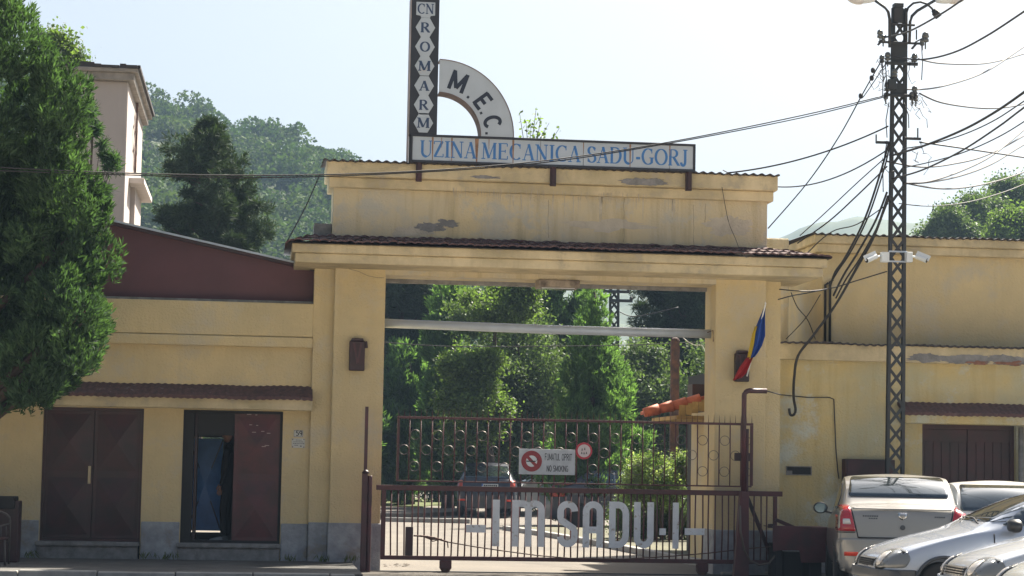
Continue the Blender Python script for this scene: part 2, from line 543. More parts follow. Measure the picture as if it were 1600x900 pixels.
SERIF = {   # width, strokes; 'T' thick, 't' thin, 'c' curve (thin where it runs flat), 's' serif
    'U': (0.82, [([(.16, 1), (.16, .3)] + arcp(.41, .3, .25, .28, 180, 360)[1:] + [(.66, .32), (.66, 1)], 'U'), ser(.16, .98), ser(.66, .98, .22)]),
    'Z': (0.70, [([(.08, .97), (.62, .97)], 's'), ([(.58, .97), (.12, .03)], 'T'), ([(.08, .03), (.64, .03)], 's'), ([(.08, .97), (.08, .80)], 's'), ([(.64, .03), (.64, .22)], 's')]),
    'I': (0.40, [([(.2, 0), (.2, 1)], 'T'), ser(.2, .98, .30), ser(.2, .02, .30)]),
    'N': (0.84, [([(.14, 0), (.14, 1)], 't'), ([(.14, .98), (.68, .02)], 'T'), ([(.68, 0), (.68, 1)], 't'), ser(.12, .98, .22), ser(.14, .02, .24), ser(.68, .98, .24)]),
    'A': (0.80, [([(.12, 0), (.40, 1)], 't'), ([(.40, 1), (.66, 0)], 'T'), ([(.22, .34), (.58, .34)], 's'), ser(.12, .02, .22), ser(.66, .02, .28)]),
    'M': (1.0, [([(.14, 0), (.16, 1)], 't'), ([(.17, 1), (.48, .05)], 'T'), ([(.48, .05), (.80, 1)], 't'), ([(.82, 0), (.82, 1)], 'T'), ser(.13, .98, .2), ser(.14, .02, .24), ser(.84, .98, .2), ser(.82, .02, .28)]),
    'E': (0.72, [([(.16, 0), (.16, 1)], 'T'), ([(.06, .98), (.60, .98)], 's'), ([(.16, .51), (.48, .51)], 's'), ([(.06, .02), (.62, .02)], 's'), ([(.60, .98), (.60, .80)], 's'), ([(.62, .02), (.62, .22)], 's'), ([(.48, .42), (.48, .60)], 's')]),
    'C': (0.80, [(arcp(.44, .5, .34, .48, 48, 312, 26), 'c'), ([(.67, .98), (.67, .70)], 's')]),
    'G': (0.84, [(arcp(.44, .5, .34, .48, 48, 318, 26), 'c'), ([(.67, .98), (.67, .70)], 's'), ([(.67, .10), (.67, .42)], 'T'), ser(.66, .42, .28)]),
    'S': (0.62, [(arcp(.32, .75, .20, .23, 20, 270, 18) + arcp(.32, .26, .22, .24, 90, -160, 18)[1:], 'c'), ([(.51, .96), (.51, .74)], 's'), ([(.10, .28), (.10, .04)], 's')]),
    'D': (0.82, [([(.16, 0), (.16, 1)], 'T'), ([(.06, .98), (.34, .98)] + arcp(.36, .5, .34, .48, 90, -90, 20) + [(.06, .02)], 'c')]),
    'O': (0.84, [(arcp(.42, .5, .34, .48, 0, 360, 32), 'c')]),
    'R': (0.80, [([(.16, 0), (.16, 1)], 'T'), ([(.06, .98), (.36, .98)] + arcp(.36, .75, .22, .23, 90, -90, 14) + [(.16, .52)], 'c'), ([(.36, .52), (.68, .02)], 'T'), ser(.16, .02, .26), ser(.70, .02, .16)]),
    'J': (0.50, [([(.30, 1), (.30, .25)] + arcp(.17, .25, .13, .24, 0, -170, 12)[1:], 'U'), ser(.30, .98, .28)]),
    '-': (0.36, [([(.04, .38), (.30, .38)], 'T')]),
    ' ': (0.25, []),
}
SANS = {
    'M': (0.86, [([(.1, 0), (.1, 1)], 'T'), ([(.1, .95), (.43, .15)], 'T'), ([(.43, .15), (.76, .95)], 'T'), ([(.76, 0), (.76, 1)], 'T')]),
    'E': (0.66, [([(.1, 0), (.1, 1)], 'T'), ([(.1, .93), (.56, .93)], 'T'), ([(.1, .5), (.50, .5)], 'T'), ([(.1, .07), (.56, .07)], 'T')]),
    'C': (0.74, [(arcp(.38, .5, .28, .43, 45, 315, 22), 'T')]),
    'F': (0.60, [([(.1, 0), (.1, 1)], 'T'), ([(.1, .95), (.52, .95)], 'T'), ([(.1, .52), (.44, .52)], 'T')]),
    'U': (0.66, [([(.1, 1), (.1, .25)] + arcp(.33, .25, .23, .22, 180, 360)[1:] + [(.56, 1)], 'T')]),
    'A': (0.68, [([(.06, 0), (.33, 1)], 'T'), ([(.33, 1), (.60, 0)], 'T'), ([(.17, .3), (.5, .3)], 'T')]),
    'T': (0.60, [([(.3, 0), (.3, 1)], 'T'), ([(.04, .95), (.56, .95)], 'T')]),
    'L': (0.54, [([(.1, 1), (.1, 0)], 'T'), ([(.1, .05), (.48, .05)], 'T')]),
    'O': (0.70, [(arcp(.34, .5, .25, .45, 0, 360, 24), 'T')]),
    'P': (0.62, [([(.1, 0), (.1, 1)], 'T'), ([(.1, .95), (.3, .95)] + arcp(.3, .73, .22, .22, 90, -90, 10) + [(.1, .51)], 'T')]),
    'R': (0.64, [([(.1, 0), (.1, 1)], 'T'), ([(.1, .95), (.3, .95)] + arcp(.3, .73, .22, .22, 90, -90, 10) + [(.1, .51)], 'T'), ([(.3, .5), (.56, 0)], 'T')]),
    'I': (0.24, [([(.12, 0), (.12, 1)], 'T')]),
    'N': (0.70, [([(.1, 0), (.1, 1)], 'T'), ([(.1, .97), (.58, .03)], 'T'), ([(.58, 0), (.58, 1)], 'T')]),
    'S': (0.62, [(arcp(.31, .74, .21, .21, 30, 270, 14) + arcp(.31, .28, .22, .23, 90, -150, 14)[1:], 'T')]),
    'K': (0.64, [([(.1, 0), (.1, 1)], 'T'), ([(.56, 1), (.12, .45)], 'T'), ([(.24, .58), (.58, 0)], 'T')]),
    'G': (0.72, [(arcp(.36, .5, .26, .45, 50, 330, 20), 'T'), ([(.60, .1), (.60, .46)], 'T'), ([(.40, .46), (.62, .46)], 'T')]),
    '5': (0.62, [([(.52, .95), (.14, .95), (.12, .55)], 'T'), (arcp(.28, .32, .24, .28, 110, -140, 14), 'T')]),
    '9': (0.62, [(arcp(.30, .70, .20, .24, 0, 360, 18), 'T'), ([(.50, .70)] + arcp(.24, .40, .26, .36, 0, -70, 8), 'T')]),
    'J': (0.5, [([(.36, 1), (.36, .25)] + arcp(.2, .25, .16, .2, 0, -170, 8)[1:], 'T')]),
    '7': (0.6, [([(.06, .95), (.54, .95), (.22, 0)], 'T')]),
    '1': (0.4, [([(.08, .8), (.24, 1), (.24, 0)], 'T')]),
    '0': (0.62, [(arcp(.31, .5, .22, .45, 0, 360, 20), 'T')]),
    '.': (0.3, [([(.15, .0), (.15, .14)], 'T')]),
    ' ': (0.35, []),
}


def ribbon(mb, pts, wk, T, t, M3, depth, k):
    """flat ribbon along 2D points; M3 maps (u,v,w) to 3D, w towards the viewer"""
    P = [Vector((p[0], p[1])) for p in pts]
    closed = (P[0] - P[-1]).length < 1e-6 and len(P) > 3
    n = len(P)
    Lf, Rt = [], []
    for i, p in enumerate(P):
        if closed: d = P[(i + 1) % (n - 1)] - P[(i - 1) % (n - 1)]
        else:
            d = P[min(i + 1, n - 1)] - P[max(i - 1, 0)]
        d.normalize()
        if wk == 'T': w_ = T
        elif wk in ('t', 's'): w_ = t
        elif wk == 'U': w_ = T if p.x < 0.41 else t * 1.1
        else: w_ = t + (T - t) * abs(d.y) ** 1.3
        nn = Vector((-d.y, d.x)) * (w_ / 2)
        Lf.append(p + nn); Rt.append(p - nn)
    off = 0.0008 * k
    vs_ = [M3(q.x, q.y, off) for q in Lf] + [M3(q.x, q.y, off) for q in Rt]
    vs_ += [M3(q.x, q.y, -depth + off) for q in Lf] + [M3(q.x, q.y, -depth + off) for q in Rt]
    fs = []
    for i in range(n - 1):
        fs.append((i, n + i, n + i + 1, i + 1))
        fs.append((2 * n + i, 2 * n + i + 1, 3 * n + i + 1, 3 * n + i))
        fs.append((i, i + 1, 2 * n + i + 1, 2 * n + i))
        fs.append((n + i, 3 * n + i, 3 * n + i + 1, n + i + 1))
    fs.append((0, 2 * n, 3 * n, n))
    fs.append((n - 1, 2 * n - 1, 4 * n - 1, 3 * n - 1))
    mb.add(vs_, fs)


def glyph(mb, ch, font, T, t, M3, depth=0.006):
    wd, st = font[ch]
    for k, (pts, wk) in enumerate(st):
        ribbon(mb, pts, wk, T, t, M3, depth, k)
    return wd


def text_line(mb, s, font, T, t, x0, z0, h, Y, width=None, depth=0.006, slope=0.0):
    """upright lettering on the plane y=Y facing -y, starting at x0, baseline z0, height h"""
    tot = sum(font[c][0] for c in s)
    sx = (width / tot) if width else h
    x = x0
    for c in s:
        xx = x
        glyph(mb, c, font, T, t, lambda u, v, w_, xx=xx: (xx + u * sx, Y - w_, z0 + v * h + slope * (xx - x0)), depth)
        x += font[c][0] * sx
    return x


# ------------------------------------------------------------------ cars
def smooth_mesh(v, f, lv=3, creases=None):
    me = bpy.data.meshes.new('tmp')
    me.from_pydata(v, [], f)
    bm = bmesh.new(); bm.from_mesh(me)
    bmesh.ops.recalc_face_normals(bm, faces=bm.faces)
    if creases:
        cl = bm.edges.layers.float.get('crease_edge') or bm.edges.layers.float.new('crease_edge')
        for e in bm.edges:
            k = (min(e.verts[0].index, e.verts[1].index), max(e.verts[0].index, e.verts[1].index))
            if k in creases: e[cl] = creases[k]
    bm.to_mesh(me); bm.free()
    o = bpy.data.objects.new('tmp', me)
    COL.objects.link(o)
    md = o.modifiers.new('s', 'SUBSURF'); md.levels = lv; md.render_levels = lv
    dg = bpy.context.evaluated_depsgraph_get()
    me2 = bpy.data.meshes.new_from_object(o.evaluated_get(dg))
    bpy.data.objects.remove(o)
    return me2


def clip_poly_grid(poly, step):
    """mesh of a 2D polygon cut into cells"""
    bm = bmesh.new()
    vs_ = [bm.verts.new((p[0], p[1], 0)) for p in poly]
    bm.faces.new(vs_)
    for ax in (0, 1):
        lo = min(p[ax] for p in poly); hi = max(p[ax] for p in poly)
        k = lo + step
        while k < hi - 1e-4:
            co = (k, 0, 0) if ax == 0 else (0, k, 0)
            no = (1, 0, 0) if ax == 0 else (0, 1, 0)
            bmesh.ops.bisect_plane(bm, geom=bm.verts[:] + bm.edges[:] + bm.faces[:], plane_co=co, plane_no=no, dist=1e-5)
            k += step
    bm.verts.ensure_lookup_table()
    for i, v in enumerate(bm.verts): v.index = i
    V = [(v.co.x, v.co.y) for v in bm.verts]
    F = [[v.index for v in f.verts] for f in bm.faces]
    bm.free()
    return V, F


def round_poly(poly, r=0.04, n=4):
    out = []
    N_ = len(poly)
    for i in range(N_):
        p = Vector(poly[i]); a = Vector(poly[i - 1]); b = Vector(poly[(i + 1) % N_])
        da, db = (a - p), (b - p)
        ra = min(r, da.length * 0.45, db.length * 0.45)
        p0 = p + da.normalized() * ra; p1 = p + db.normalized() * ra
        for k in range(n + 1):
            t = k / n
            q = p0 * (1 - t) ** 2 + p * 2 * t * (1 - t) + p1 * t ** 2
            out.append((q.x, q.y))
    return out


def project(bvh, poly, phi, off=0.004, step=0.06, org=(2.0, 0.0), thick=0.004):
    """lay a polygon given in (u,z) on the body; rays travel along direction phi (degrees, about z)"""
    d = Vector((math.cos(R(phi)), math.sin(R(phi)), 0))
    u = Vector((-math.sin(R(phi)), math.cos(R(phi)), 0))
    if abs(phi) == 90: u = Vector((1, 0, 0))
    if phi in (0, 180): u = Vector((0, 1, 0))
    V, F = clip_poly_grid(poly, step)
    pos = []
    for (a, z) in V:
        o = Vector((org[0], org[1], 0)) - d * 6
        if abs(phi) == 90: o.x = 0
        if phi in (0, 180): o.y = 0
        o = o + u * a + Vector((0, 0, z))
        h, nrm, i, dist = bvh.ray_cast(o, d)
        if h is None: pos.append(None)
        else:
            if nrm.dot(d) > 0: nrm = -nrm
            pos.append((h + nrm * off, nrm))
    mb = MB()
    idx = {}
    fs = []
    for f in F:
        if any(pos[i] is None for i in f): continue
        g = []
        for i in f:
            if i not in idx:
                idx[i] = len(mb.v); mb.v.append(tuple(pos[i][0]))
            g.append(idx[i])
        fs.append(tuple(g))
    mb.f = fs
    return mb


def wheel(parent, x, y, r, wdt, side, rimm=None):
    mb = MB()
    prof = [(r * 0.62, -wdt / 2), (r * 0.9, -wdt / 2), (r, -wdt / 2 + 0.03), (r, wdt / 2 - 0.03), (r * 0.9, wdt / 2), (r * 0.62, wdt / 2)]
    mb.lathe((x, y, r), prof, 'y', 36)
    t = mb.build('wheel', M_TYRE, parent, local=True, smooth=True)
    mb = MB()
    s = side
    face = y + s * (wdt / 2 - 0.02)
    mb.lathe((x, face, r), [(0.05, 0.0), (0.06, s * 0.012)] if s > 0 else [(0.05, 0.0), (0.06, s * 0.012)], 'y', 12)
    mb.ring((x, face, r), r * 0.60, 0.018, 'y', 36, 6)
    for k in range(5):
        a = R(90 + 72 * k)
        for da in (-0.13, 0.13):
            p0 = Vector((x + math.cos(a + da * 1.4) * 0.05, face, r + math.sin(a + da * 1.4) * 0.05))
            p1 = Vector((x + math.cos(a + da) * r * 0.6, face - s * 0.005, r + math.sin(a + da) * r * 0.6))
            mb.bar(p0, p1, 0.03, 0.02)
    mb.build('rim', rimm or M_RIM, t, local=True, smooth=False)
    mb = MB()
    mb.lathe((x, face - s * 0.05, r), [(r * 0.6, 0), (r * 0.6, s * 0.004)], 'y', 24)
    mb.build('brake_disc', M_BLACK, t, local=True)
    return t


def car(name, label, cat, loc, yaw, paint, sp, group=None):
    """front at local x=0 looking towards -x, rear at x=L; wheels at z=0"""
    t = thing(name, label, cat, loc, R(yaw), group)
    L, Wd, H = sp['L'], sp['W'], sp['H']
    hw = Wd / 2
    g = sp.get('clear', 0.20)
    st = sp['st']      # rows: x, z_top, z_belt, half width factor, top half width factor
    v, f = [], []
    n = 12
    for (x, zt, zb, wf, tf) in st:
        wm = hw * wf
        we = hw * tf
        half = [(0, g + 0.02), (wm * 0.78, g + 0.02), (wm * 0.95, g + 0.10), (wm, g + (zb - g) * 0.55), (wm * 0.955, zb), (we, zt - 0.045 - (0.02 if zt - zb > .3 else 0)), (0, zt)]
        ring = [(x, y, z) for (y, z) in half] + [(x, -y, z) for (y, z) in half[-2:0:-1]]
        v += ring
    nr = len(st)
    for i in range(nr - 1):
        for k in range(n):
            f.append((i * n + k, i * n + (k + 1) % n, (i + 1) * n + (k + 1) % n, (i + 1) * n + k))
    # ends closed with quads
    for i in (0, nr - 1):
        b_ = i * n
        for a in range(1, 6):
            f.append((b_ + a - 1 if a > 1 else b_, b_ + a, b_ + (n - a), b_ + (n - a + 1) % n)) if a > 1 else f.append((b_, b_ + 1, b_ + n - 1))
        f.append((b_ + 5, b_ + 6, b_ + 7))
    cr = {}
    for i in range(nr - 1):
        for k, c in ((4, sp.get('beltcrease', 0.45)), (8, sp.get('beltcrease', 0.45)), (1, .4), (11, .4), (5, .6), (7, .6)):
            a, b_ = i * n + k, (i + 1) * n + k
            cr[(a, b_)] = c
    for (i, c) in sp.get('xcrease', ()):
        for k in range(3, 9):
            a, b_ = i * n + k, i * n + k + 1
            cr[(a, b_)] = c
    me = smooth_mesh(v, f, sp.get('lv', 3), cr)
    # wheel arches
    body = bpy.data.objects.new('body', me)
    COL.objects.link(body)
    wr = sp['wr']
    arch = sp.get('arch', wr * 1.16)
    tmp = MB()
    for wx in sp['wx']:
        for s in (-1, 1):
            tmp.lathe((wx, s * hw, wr), [(arch, -0.28), (arch, 0.28)], 'y', 40)
    cut = tmp.build('cut', None, None, local=True)
    md = body.modifiers.new('b', 'BOOLEAN'); md.operation = 'DIFFERENCE'; md.object = cut; md.solver = 'EXACT'
    dg = bpy.context.evaluated_depsgraph_get()
    me2 = bpy.data.meshes.new_from_object(body.evaluated_get(dg))
    body.modifiers.clear()
    bvh = BVHTree.FromPolygons([vv.co.copy() for vv in me.vertices], [list(p.vertices) for p in me.polygons])
    body.data = me2
    bpy.data.objects.remove(cut)
    me2.materials.clear(); me2.materials.append(paint)
    me2.polygons.foreach_set('use_smooth', [True] * len(me2.polygons))
    try: me2.set_sharp_from_angle(angle=R(40))
    except Exception: pass
    body.parent = t
    for wx in sp['wx']:
        for s in (-1, 1):
            wheel(t, wx, s * (hw - 0.11), wr, 0.19, s)
    mb = MB()
    for wx in sp['wx']:
        mb.box(wx - wr * 1.0, wx + wr * 1.0, -(hw - 0.3), hw - 0.3, g + 0.03, g + 0.34)
    mb.build('chassis', M_BLACK, t, local=True)
    for (pn, pm, poly, phi, off, rr) in sp['patches']:
        if rr: poly = round_poly(poly, rr)
        both = (phi,)
        mbp = project(bvh, poly, phi, off, sp.get('step', 0.05))
        if not mbp.f: continue
        o = mbp.build(pn, pm, t, local=True, smooth=True, recalc=False)
        lb = None
        md = o.modifiers.new('th', 'SOLIDIFY'); md.thickness = 0.006; md.offset = -1 if off < 0.02 else 0
    return t, bvh, paint


def mirrors(t, x, y, z, mt, s_in=0.0):
    for s in (-1, 1):
        mb = MB()
        c = Vector((x, s * y, z))
        vs_, prof = [], []
        mb.lathe(c + Vector((0.0, 0, 0)), [(0.02, -0.06), (0.065, -0.055), (0.085, -0.01), (0.082, 0.03), (0.075, 0.04)], 'x', 16)
        mb.v = [(p[0], c.y + (p[1] - c.y) * 1.25, p[2]) for p in mb.v]
        o = mb.build('mirror', mt, t, local=True, smooth=True)
        g_ = MB()
        g_.lathe(c + Vector((0.041, 0, 0)), [(0.068, 0), (0.066, 0.003)], 'x', 16)
        g_.v = [(p[0], c.y + (p[1] - c.y) * 1.25, p[2]) for p in g_.v]
        g_.build('mirror_glass', M_MIRROR, o, local=True)
        a = MB(); a.bar(c + Vector((0, -s * 0.07, -0.05)), c + Vector((0.02, -s * 0.20, -0.08)), 0.05, 0.03)
        a.build('mirror_arm', M_PLAS, o, local=True)
# ================================================================== THE SETTING
def sheet(name, pts, z, mt, kind='structure'):
    mb = MB()
    mb.add([(p[0], p[1], z) for p in pts], [tuple(range(len(pts)))])
    o = mb.build(name, mt, None, local=True)
    return tag(o, kind=kind)


sheet('ground', [(-1500, -400), (1800, -400), (1800, 3500), (-1500, 3500)], -0.06, M_EARTH)
sheet('bounce_forecourt', [(-60, -60), (70, -60), (70, -6.0), (-60, -6.0)], 0.0, mat('pale_bounce_ground', (0.46, 0.40, 0.32), 0.92, var=0.25, vscale=0.4, bump=0.5, bscale=20))  # unseen ground in front, made pale to bounce sunlight onto the facade
sheet('road', [(-60, -6.0), (70, -6.0), (70, -0.9), (-60, -0.9)], 0.0, M_ASPH)
xg0, xg1 = X(566, 0), X(1200, 0)
sheet('parking', [(xg1 - 0.3, -0.9), (70, -0.9), (70, 1.1), (xg1 - 0.3, 1.1)], 0.0, M_ASPH)
sheet('driveway', [(xg0, -1.4), (xg1, -1.4), (xg1, 3), (xg0, 3)], 0.006, M_YARD)
sheet('yard', [(-22, 3), (45, 3), (45, 110), (-22, 110)], 0.0, M_YARD)
# pavement on the left with its kerb
mb = MB(); mb.box(-30, xg0 - 0.1, -3.45, 0.22, -0.05, 0.12)
tag(mb.build('pavement', M_PAVE), kind='structure')
mb = MB()
xx = -30.0
while xx < xg0 - 0.3:
    ln = min(1.0, xg0 - 0.2 - xx)
    mb.box(xx + 0.008, xx + ln - 0.008, -3.60, -3.452, -0.05, 0.13 + rnd.uniform(-.008, .008))
    xx += ln
tag(mb.build('kerb', M_KERB, bevel=0.012), kind='structure')
mb = MB()
for (a, b) in ((1128, 1146), (1182, 1216), (1220, 1250)):
    p, q = G(a, 899), G(b, 899)
    mb.box(p.x, q.x, p.y, p.y + 0.2, -0.02, 0.05)
tag(mb.build('kerb_stones', M_KERB, bevel=0.015), kind='structure')

# yard features far inside the gate
def gpoly(pxs, z):
    return [tuple(G(a, b, z)) [:2] for (a, b) in pxs]
mb = MB()
def raised(pxs, z, mb):
    pts = [G(a, b, z) for (a, b) in pxs]
    mb.prismv([(p.x, p.y, -0.02) for p in pts], (0, 0, z + 0.02))
raised([(520, 806), (610, 803), (700, 800), (745, 797), (745, 792), (600, 789), (520, 789)], 0.12, mb)
tag(mb.build('inner_pavement', M_YARD), kind='structure')
mb = MB()
raised([(520, 792), (600, 789.5), (660, 791), (690, 786), (688, 779), (600, 777), (520, 777)], 0.16, mb)
tag(mb.build('lawn', M_GRASS), kind='structure')
mb = MB()
for (a, b) in (((600, 815), (735, 818)), ):
    p, q = G(*a), G(*b)
    mb.bar((p.x, p.y, 0.05), (q.x, q.y, 0.05), 0.18, 0.14)
kp = [G(a, b, 0.1) for (a, b) in ((790, 822), (812, 825), (870, 834), (930, 844), (1057, 868), (1125, 880))]
for p, q in zip(kp[:-1], kp[1:]):
    mb.bar((p.x, p.y, 0.04), (q.x, q.y, 0.04), 0.16, 0.14)
tag(mb.build('yard_kerb', M_KERB, bevel=0.01), kind='structure')
mb = MB()
bd = [(p.x + 0.12, p.y + 0.12) for p in kp]
bd += [(kp[-1].x + 8, kp[-1].y + 3), (kp[-1].x + 10, kp[0].y), (kp[0].x, kp[0].y + 0.5)]
mb.prismv([(a, b, -0.02) for a, b in bd], (0, 0, 0.10))
tag(mb.build('planting_bed', M_EARTH), kind='structure')

# hills
def hill(name, sky_px, dist, drop, depth, mt, bump_, seed, step=1.0, n2=26):
    """terrain ridge whose crest passes through the skyline"""
    Y = CAM.y + dist
    pts = [W(a, b, Y) for (a, b) in sky_px]
    xs = np.array([p.x for p in pts]); zs = np.array([p.z for p in pts])
    nx = int((xs[-1] - xs[0]) / step)
    mb = MB()
    gx = np.linspace(xs[0], xs[-1], nx)
    gz = np.interp(gx, xs, zs)
    def hz(x, t):
        z = float(np.interp(x, xs, zs))
        n_ = noise.fractal(Vector((x / bump_[1], t * depth / bump_[1], seed)), 1.0, 2.0, 4) * bump_[0]
        return z * (1 - drop * (t if t > 0 else -t * 0.6)) + n_
    rows = []
    for j in range(n2):
        t = -0.5 + 1.5 * j / (n2 - 1)
        for i in range(nx):
            mb.v.append((gx[i], Y - t * depth, max(-1.0, hz(gx[i], t))))
    for j in range(n2 - 1):
        for i in range(nx - 1):
            mb.f.append((j * nx + i, j * nx + i + 1, (j + 1) * nx + i + 1, (j + 1) * nx + i))
    o = mb.build(name, mt, None, local=True, smooth=True)
    tag(o, kind='structure')
    return hz, Y, depth, (xs[0], xs[-1])

M_HILLG = mat('far_wooded_slope', (0.040, 0.060, 0.022), 0.95, var=0.6, vscale=0.05, col2=(0.06, 0.08, 0.03), bump=0.9, bscale=0.6)
hill('far_hill', [(-1500, 420), (-300, 400), (500, 430), (900, 440), (1100, 400), (1200, 380), (1262, 353), (1330, 338), (1400, 344), (1460, 338), (1700, 380), (2600, 330), (3600, 420)],
     850, 0.95, 350, M_HILLG, (3.2, 26), 3.3, step=3.5, n2=60)
hzL, YL, dL, xrL = hill('hill', [(-900, 200), (-200, 150), (120, 150), (215, 178), (262, 192), (300, 198), (350, 228), (400, 240), (450, 232), (500, 262), (560, 300), (700, 430), (900, 560), (1100, 690)],
                    330, 0.85, 150, M_HILLG, (1.6, 22), 1.7, step=2.5)
rg = np.random.default_rng(5)
# woods: many crowns over the slope, only the mass can be read
Ps, Ds, Ss, Ls, Ws = [], [], [], [], []
ncr = 0
for i in range(640):
    x = rg.uniform(W(-150, 300, YL).x, W(760, 300, YL).x)
    t = rg.uniform(-0.12, 0.9)
    y = YL - t * dL
    z = hzL(x, t)
    if z < 1: continue
    r = rg.uniform(2.2, 4.6)
    k = 420
    d = unit(rg.normal(size=(k, 3)))
    d[:, 2] = np.abs(d[:, 2]) * 1.1 - 0.25
    sub = rg.normal(size=(14, 3)); sub = unit(sub); sub[:, 2] = np.abs(sub[:, 2])
    pick = sub[rg.integers(0, 14, k)]
    c = np.array([x, y, z + r * 0.45]) + pick * r * 0.72 + d * r * 0.36
    Ps.append(c)
    D = unit(d + rg.normal(size=(k, 3)) * 0.8)
    Ds.append(D); Ss.append(unit(np.cross(D, rg.normal(size=(k, 3)))))
    Ls.append(rg.uniform(0.32, 0.8, k)); ncr += 1
P = np.concatenate(Ps); D = np.concatenate(Ds); S = np.concatenate(Ss); Lh = np.concatenate(Ls)
o = quads('hillside_wood', M_HILLW, P, D, S, Lh, Lh * 0.7)
tag(o, kind='stuff')
hillR = MB()
Yr = 92.0
pr = [W(a, 400, Yr) for a in (1380, 1450, 1520, 1600, 1900)]
hs = [2, 6, 9, 11, 12]
for j, (dy, fz) in enumerate(((-30, 0.0), (-12, 0.6), (0, 1.0), (30, 1.0), (50, 0))):
    for p, h in zip(pr, hs): hillR.v.append((p.x, Yr + dy, h * fz - 0.2))
for j in range(4):
    for i in range(4): hillR.f.append((j * 5 + i, j * 5 + i + 1, (j + 1) * 5 + i + 1, (j + 1) * 5 + i))
tag(hillR.build('near_hill', M_HILLG, None, local=True, smooth=True), kind='structure')

# ================================================================== GATEHOUSE
def wavy_sheet(mb, x0, x1, ya, za, yb, zb, amp, pitch, th=0.015, jit=0.0, per=6):
    """corrugated sheet between the line (ya,za) and (yb,zb), waves along x"""
    n = int((x1 - x0) / pitch * per)
    top, bot = [], []
    for i in range(n + 1):
        x = x0 + (x1 - x0) * i / n
        a = amp * math.sin(2 * math.pi * (x - x0) / pitch)
        j = noise.noise(Vector((x * 1.3, ya, 3.0))) * jit
        top.append((x, a + j))
    base = len(mb.v)
    for (y, z) in ((ya, za), (yb, zb)):
        for (x, a) in top: mb.v.append((x, y, z + a))
        for (x, a) in top: mb.v.append((x, y, z + a - th))
    m_ = n + 1
    for i in range(n):
        b = base
        mb.f.append((b + i, b + i + 1, b + 2 * m_ + i + 1, b + 2 * m_ + i))
        mb.f.append((b + m_ + i, b + 3 * m_ + i, b + 3 * m_ + i + 1, b + m_ + i + 1))
        mb.f.append((b + i, b + m_ + i, b + m_ + i + 1, b + i + 1))
        mb.f.append((b + 2 * m_ + i, b + 2 * m_ + i + 1, b + 3 * m_ + i + 1, b + 3 * m_ + i))
    return mb


def zc(py, Y, px=850): return W(px, py, Y).z


NB = 0
def blob(px, py, rx, ry, Y, seed, n=64, proud=None, thick=0.03, rough=0.35):
    """irregular patch outline on the plane y=Y"""
    global NB
    NB += 1
    if proud is None: proud = 0.005 + 0.0012 * (NB % 9)
    else: proud += 0.0004 * (NB % 3)
    c = W(px, py, Y)
    s = (Y - CAM.y) / FPX
    pts = []
    for i in range(n):
        a = 2 * math.pi * i / n
        k = 1 + rough * noise.noise(Vector((math.cos(a) * 1.7 + seed, math.sin(a) * 1.7, seed * 3.1))) * 1.6 + 0.30 * noise.noise(Vector((math.cos(a) * 7 + seed, math.sin(a) * 7, 2.0))) + 0.16 * noise.noise(Vector((math.cos(a) * 19, math.sin(a) * 19 + seed, 5.0)))
        pts.append((c.x + math.cos(a) * rx * s * k, c.z + math.sin(a) * ry * s * k))
    mb = MB()
    mb.prism(pts, Y - proud, Y + thick)
    return mb


gh = thing('gatehouse', 'tall weathered yellow plaster gateway with two square pillars under a tiled canopy and parapet', 'gateway', (X(850, 0), 0, 0))
TH = 0.76
xa, xb = X(519, 0), X(599, 0)
xc, xd = X(1117, 0), X(1196, 0)
xe, xf = X(487, 0.12), X(1219, 0.12)
z_lint = zc(436.5, 0)
z_can0 = zc(420.5, -0.85)
z_can1 = z_can0 + 0.27
for (p, q, pa, pb) in ((xa, xb, xe, xa), (xc, xd, xd, xf)):
    mb = MB(); mb.box(p, q, 0, TH, 0, z_can0 + 0.05)
    mb.build('pillar', M_PLAST, gh, bevel=0.012)
    mb = MB(); mb.box(pa + (0 if pa == xe else 0.001), pb - (0.001 if pa == xe else 0), 0.12, TH, 0, z_can0 + 0.05)
    mb.build('pilaster', M_PLAST, gh)
zp = Z(560, 817.5, 0)
mb = MB(); mb.box(xa - 0.012, xb + 0.012, -0.03, TH + 0.01, 0, zp); mb.build('plinth', M_PLINTH, gh, bevel=0.01)
mb = MB(); mb.box(xe, xa - 0.013, 0.09, TH - .01, 0, zp); mb.build('plinth', M_PLINTH, gh, bevel=0.01)
mb = MB(); mb.box(xc - 0.012, xd + 0.012, -0.03, TH + 0.01, 0, zp - 0.02); mb.build('plinth', M_PLINTH, gh, bevel=0.01)
mb = MB(); mb.box(xd + 0.013, xf, 0.09, TH - .01, 0, zp - 0.02); mb.build('plinth', M_PLINTH, gh, bevel=0.01)
mb = MB(); mb.box(xb - 0.01, xc + 0.01, 0.004, TH - 0.004, z_lint, z_can0 + 0.04); mb.build('lintel', M_PLAST_OLD, gh)
mb = MB(); mb.box(xb + 0.002, xc - 0.002, TH - 0.12, TH - 0.02, z_lint - 0.06, z_lint - 0.001); mb.build('door_rail', M_CEMENT, gh)
# canopy slab
cx0, cx1 = W(461, 408, -0.85).x, W(1286, 434, -0.85).x
mb = MB(); mb.box(cx0, cx1, -0.85, TH + 0.15, z_can0, z_can0 + 0.14)
mb.build('canopy', M_TRIM, gh, bevel=0.012)
mb = MB(); mb.box(cx0 - 0.05, cx1 + 0.05, -0.905, TH + 0.2, z_can0 + 0.141, z_can1)
mb.build('canopy_fascia', M_TRIM, gh, bevel=0.012)
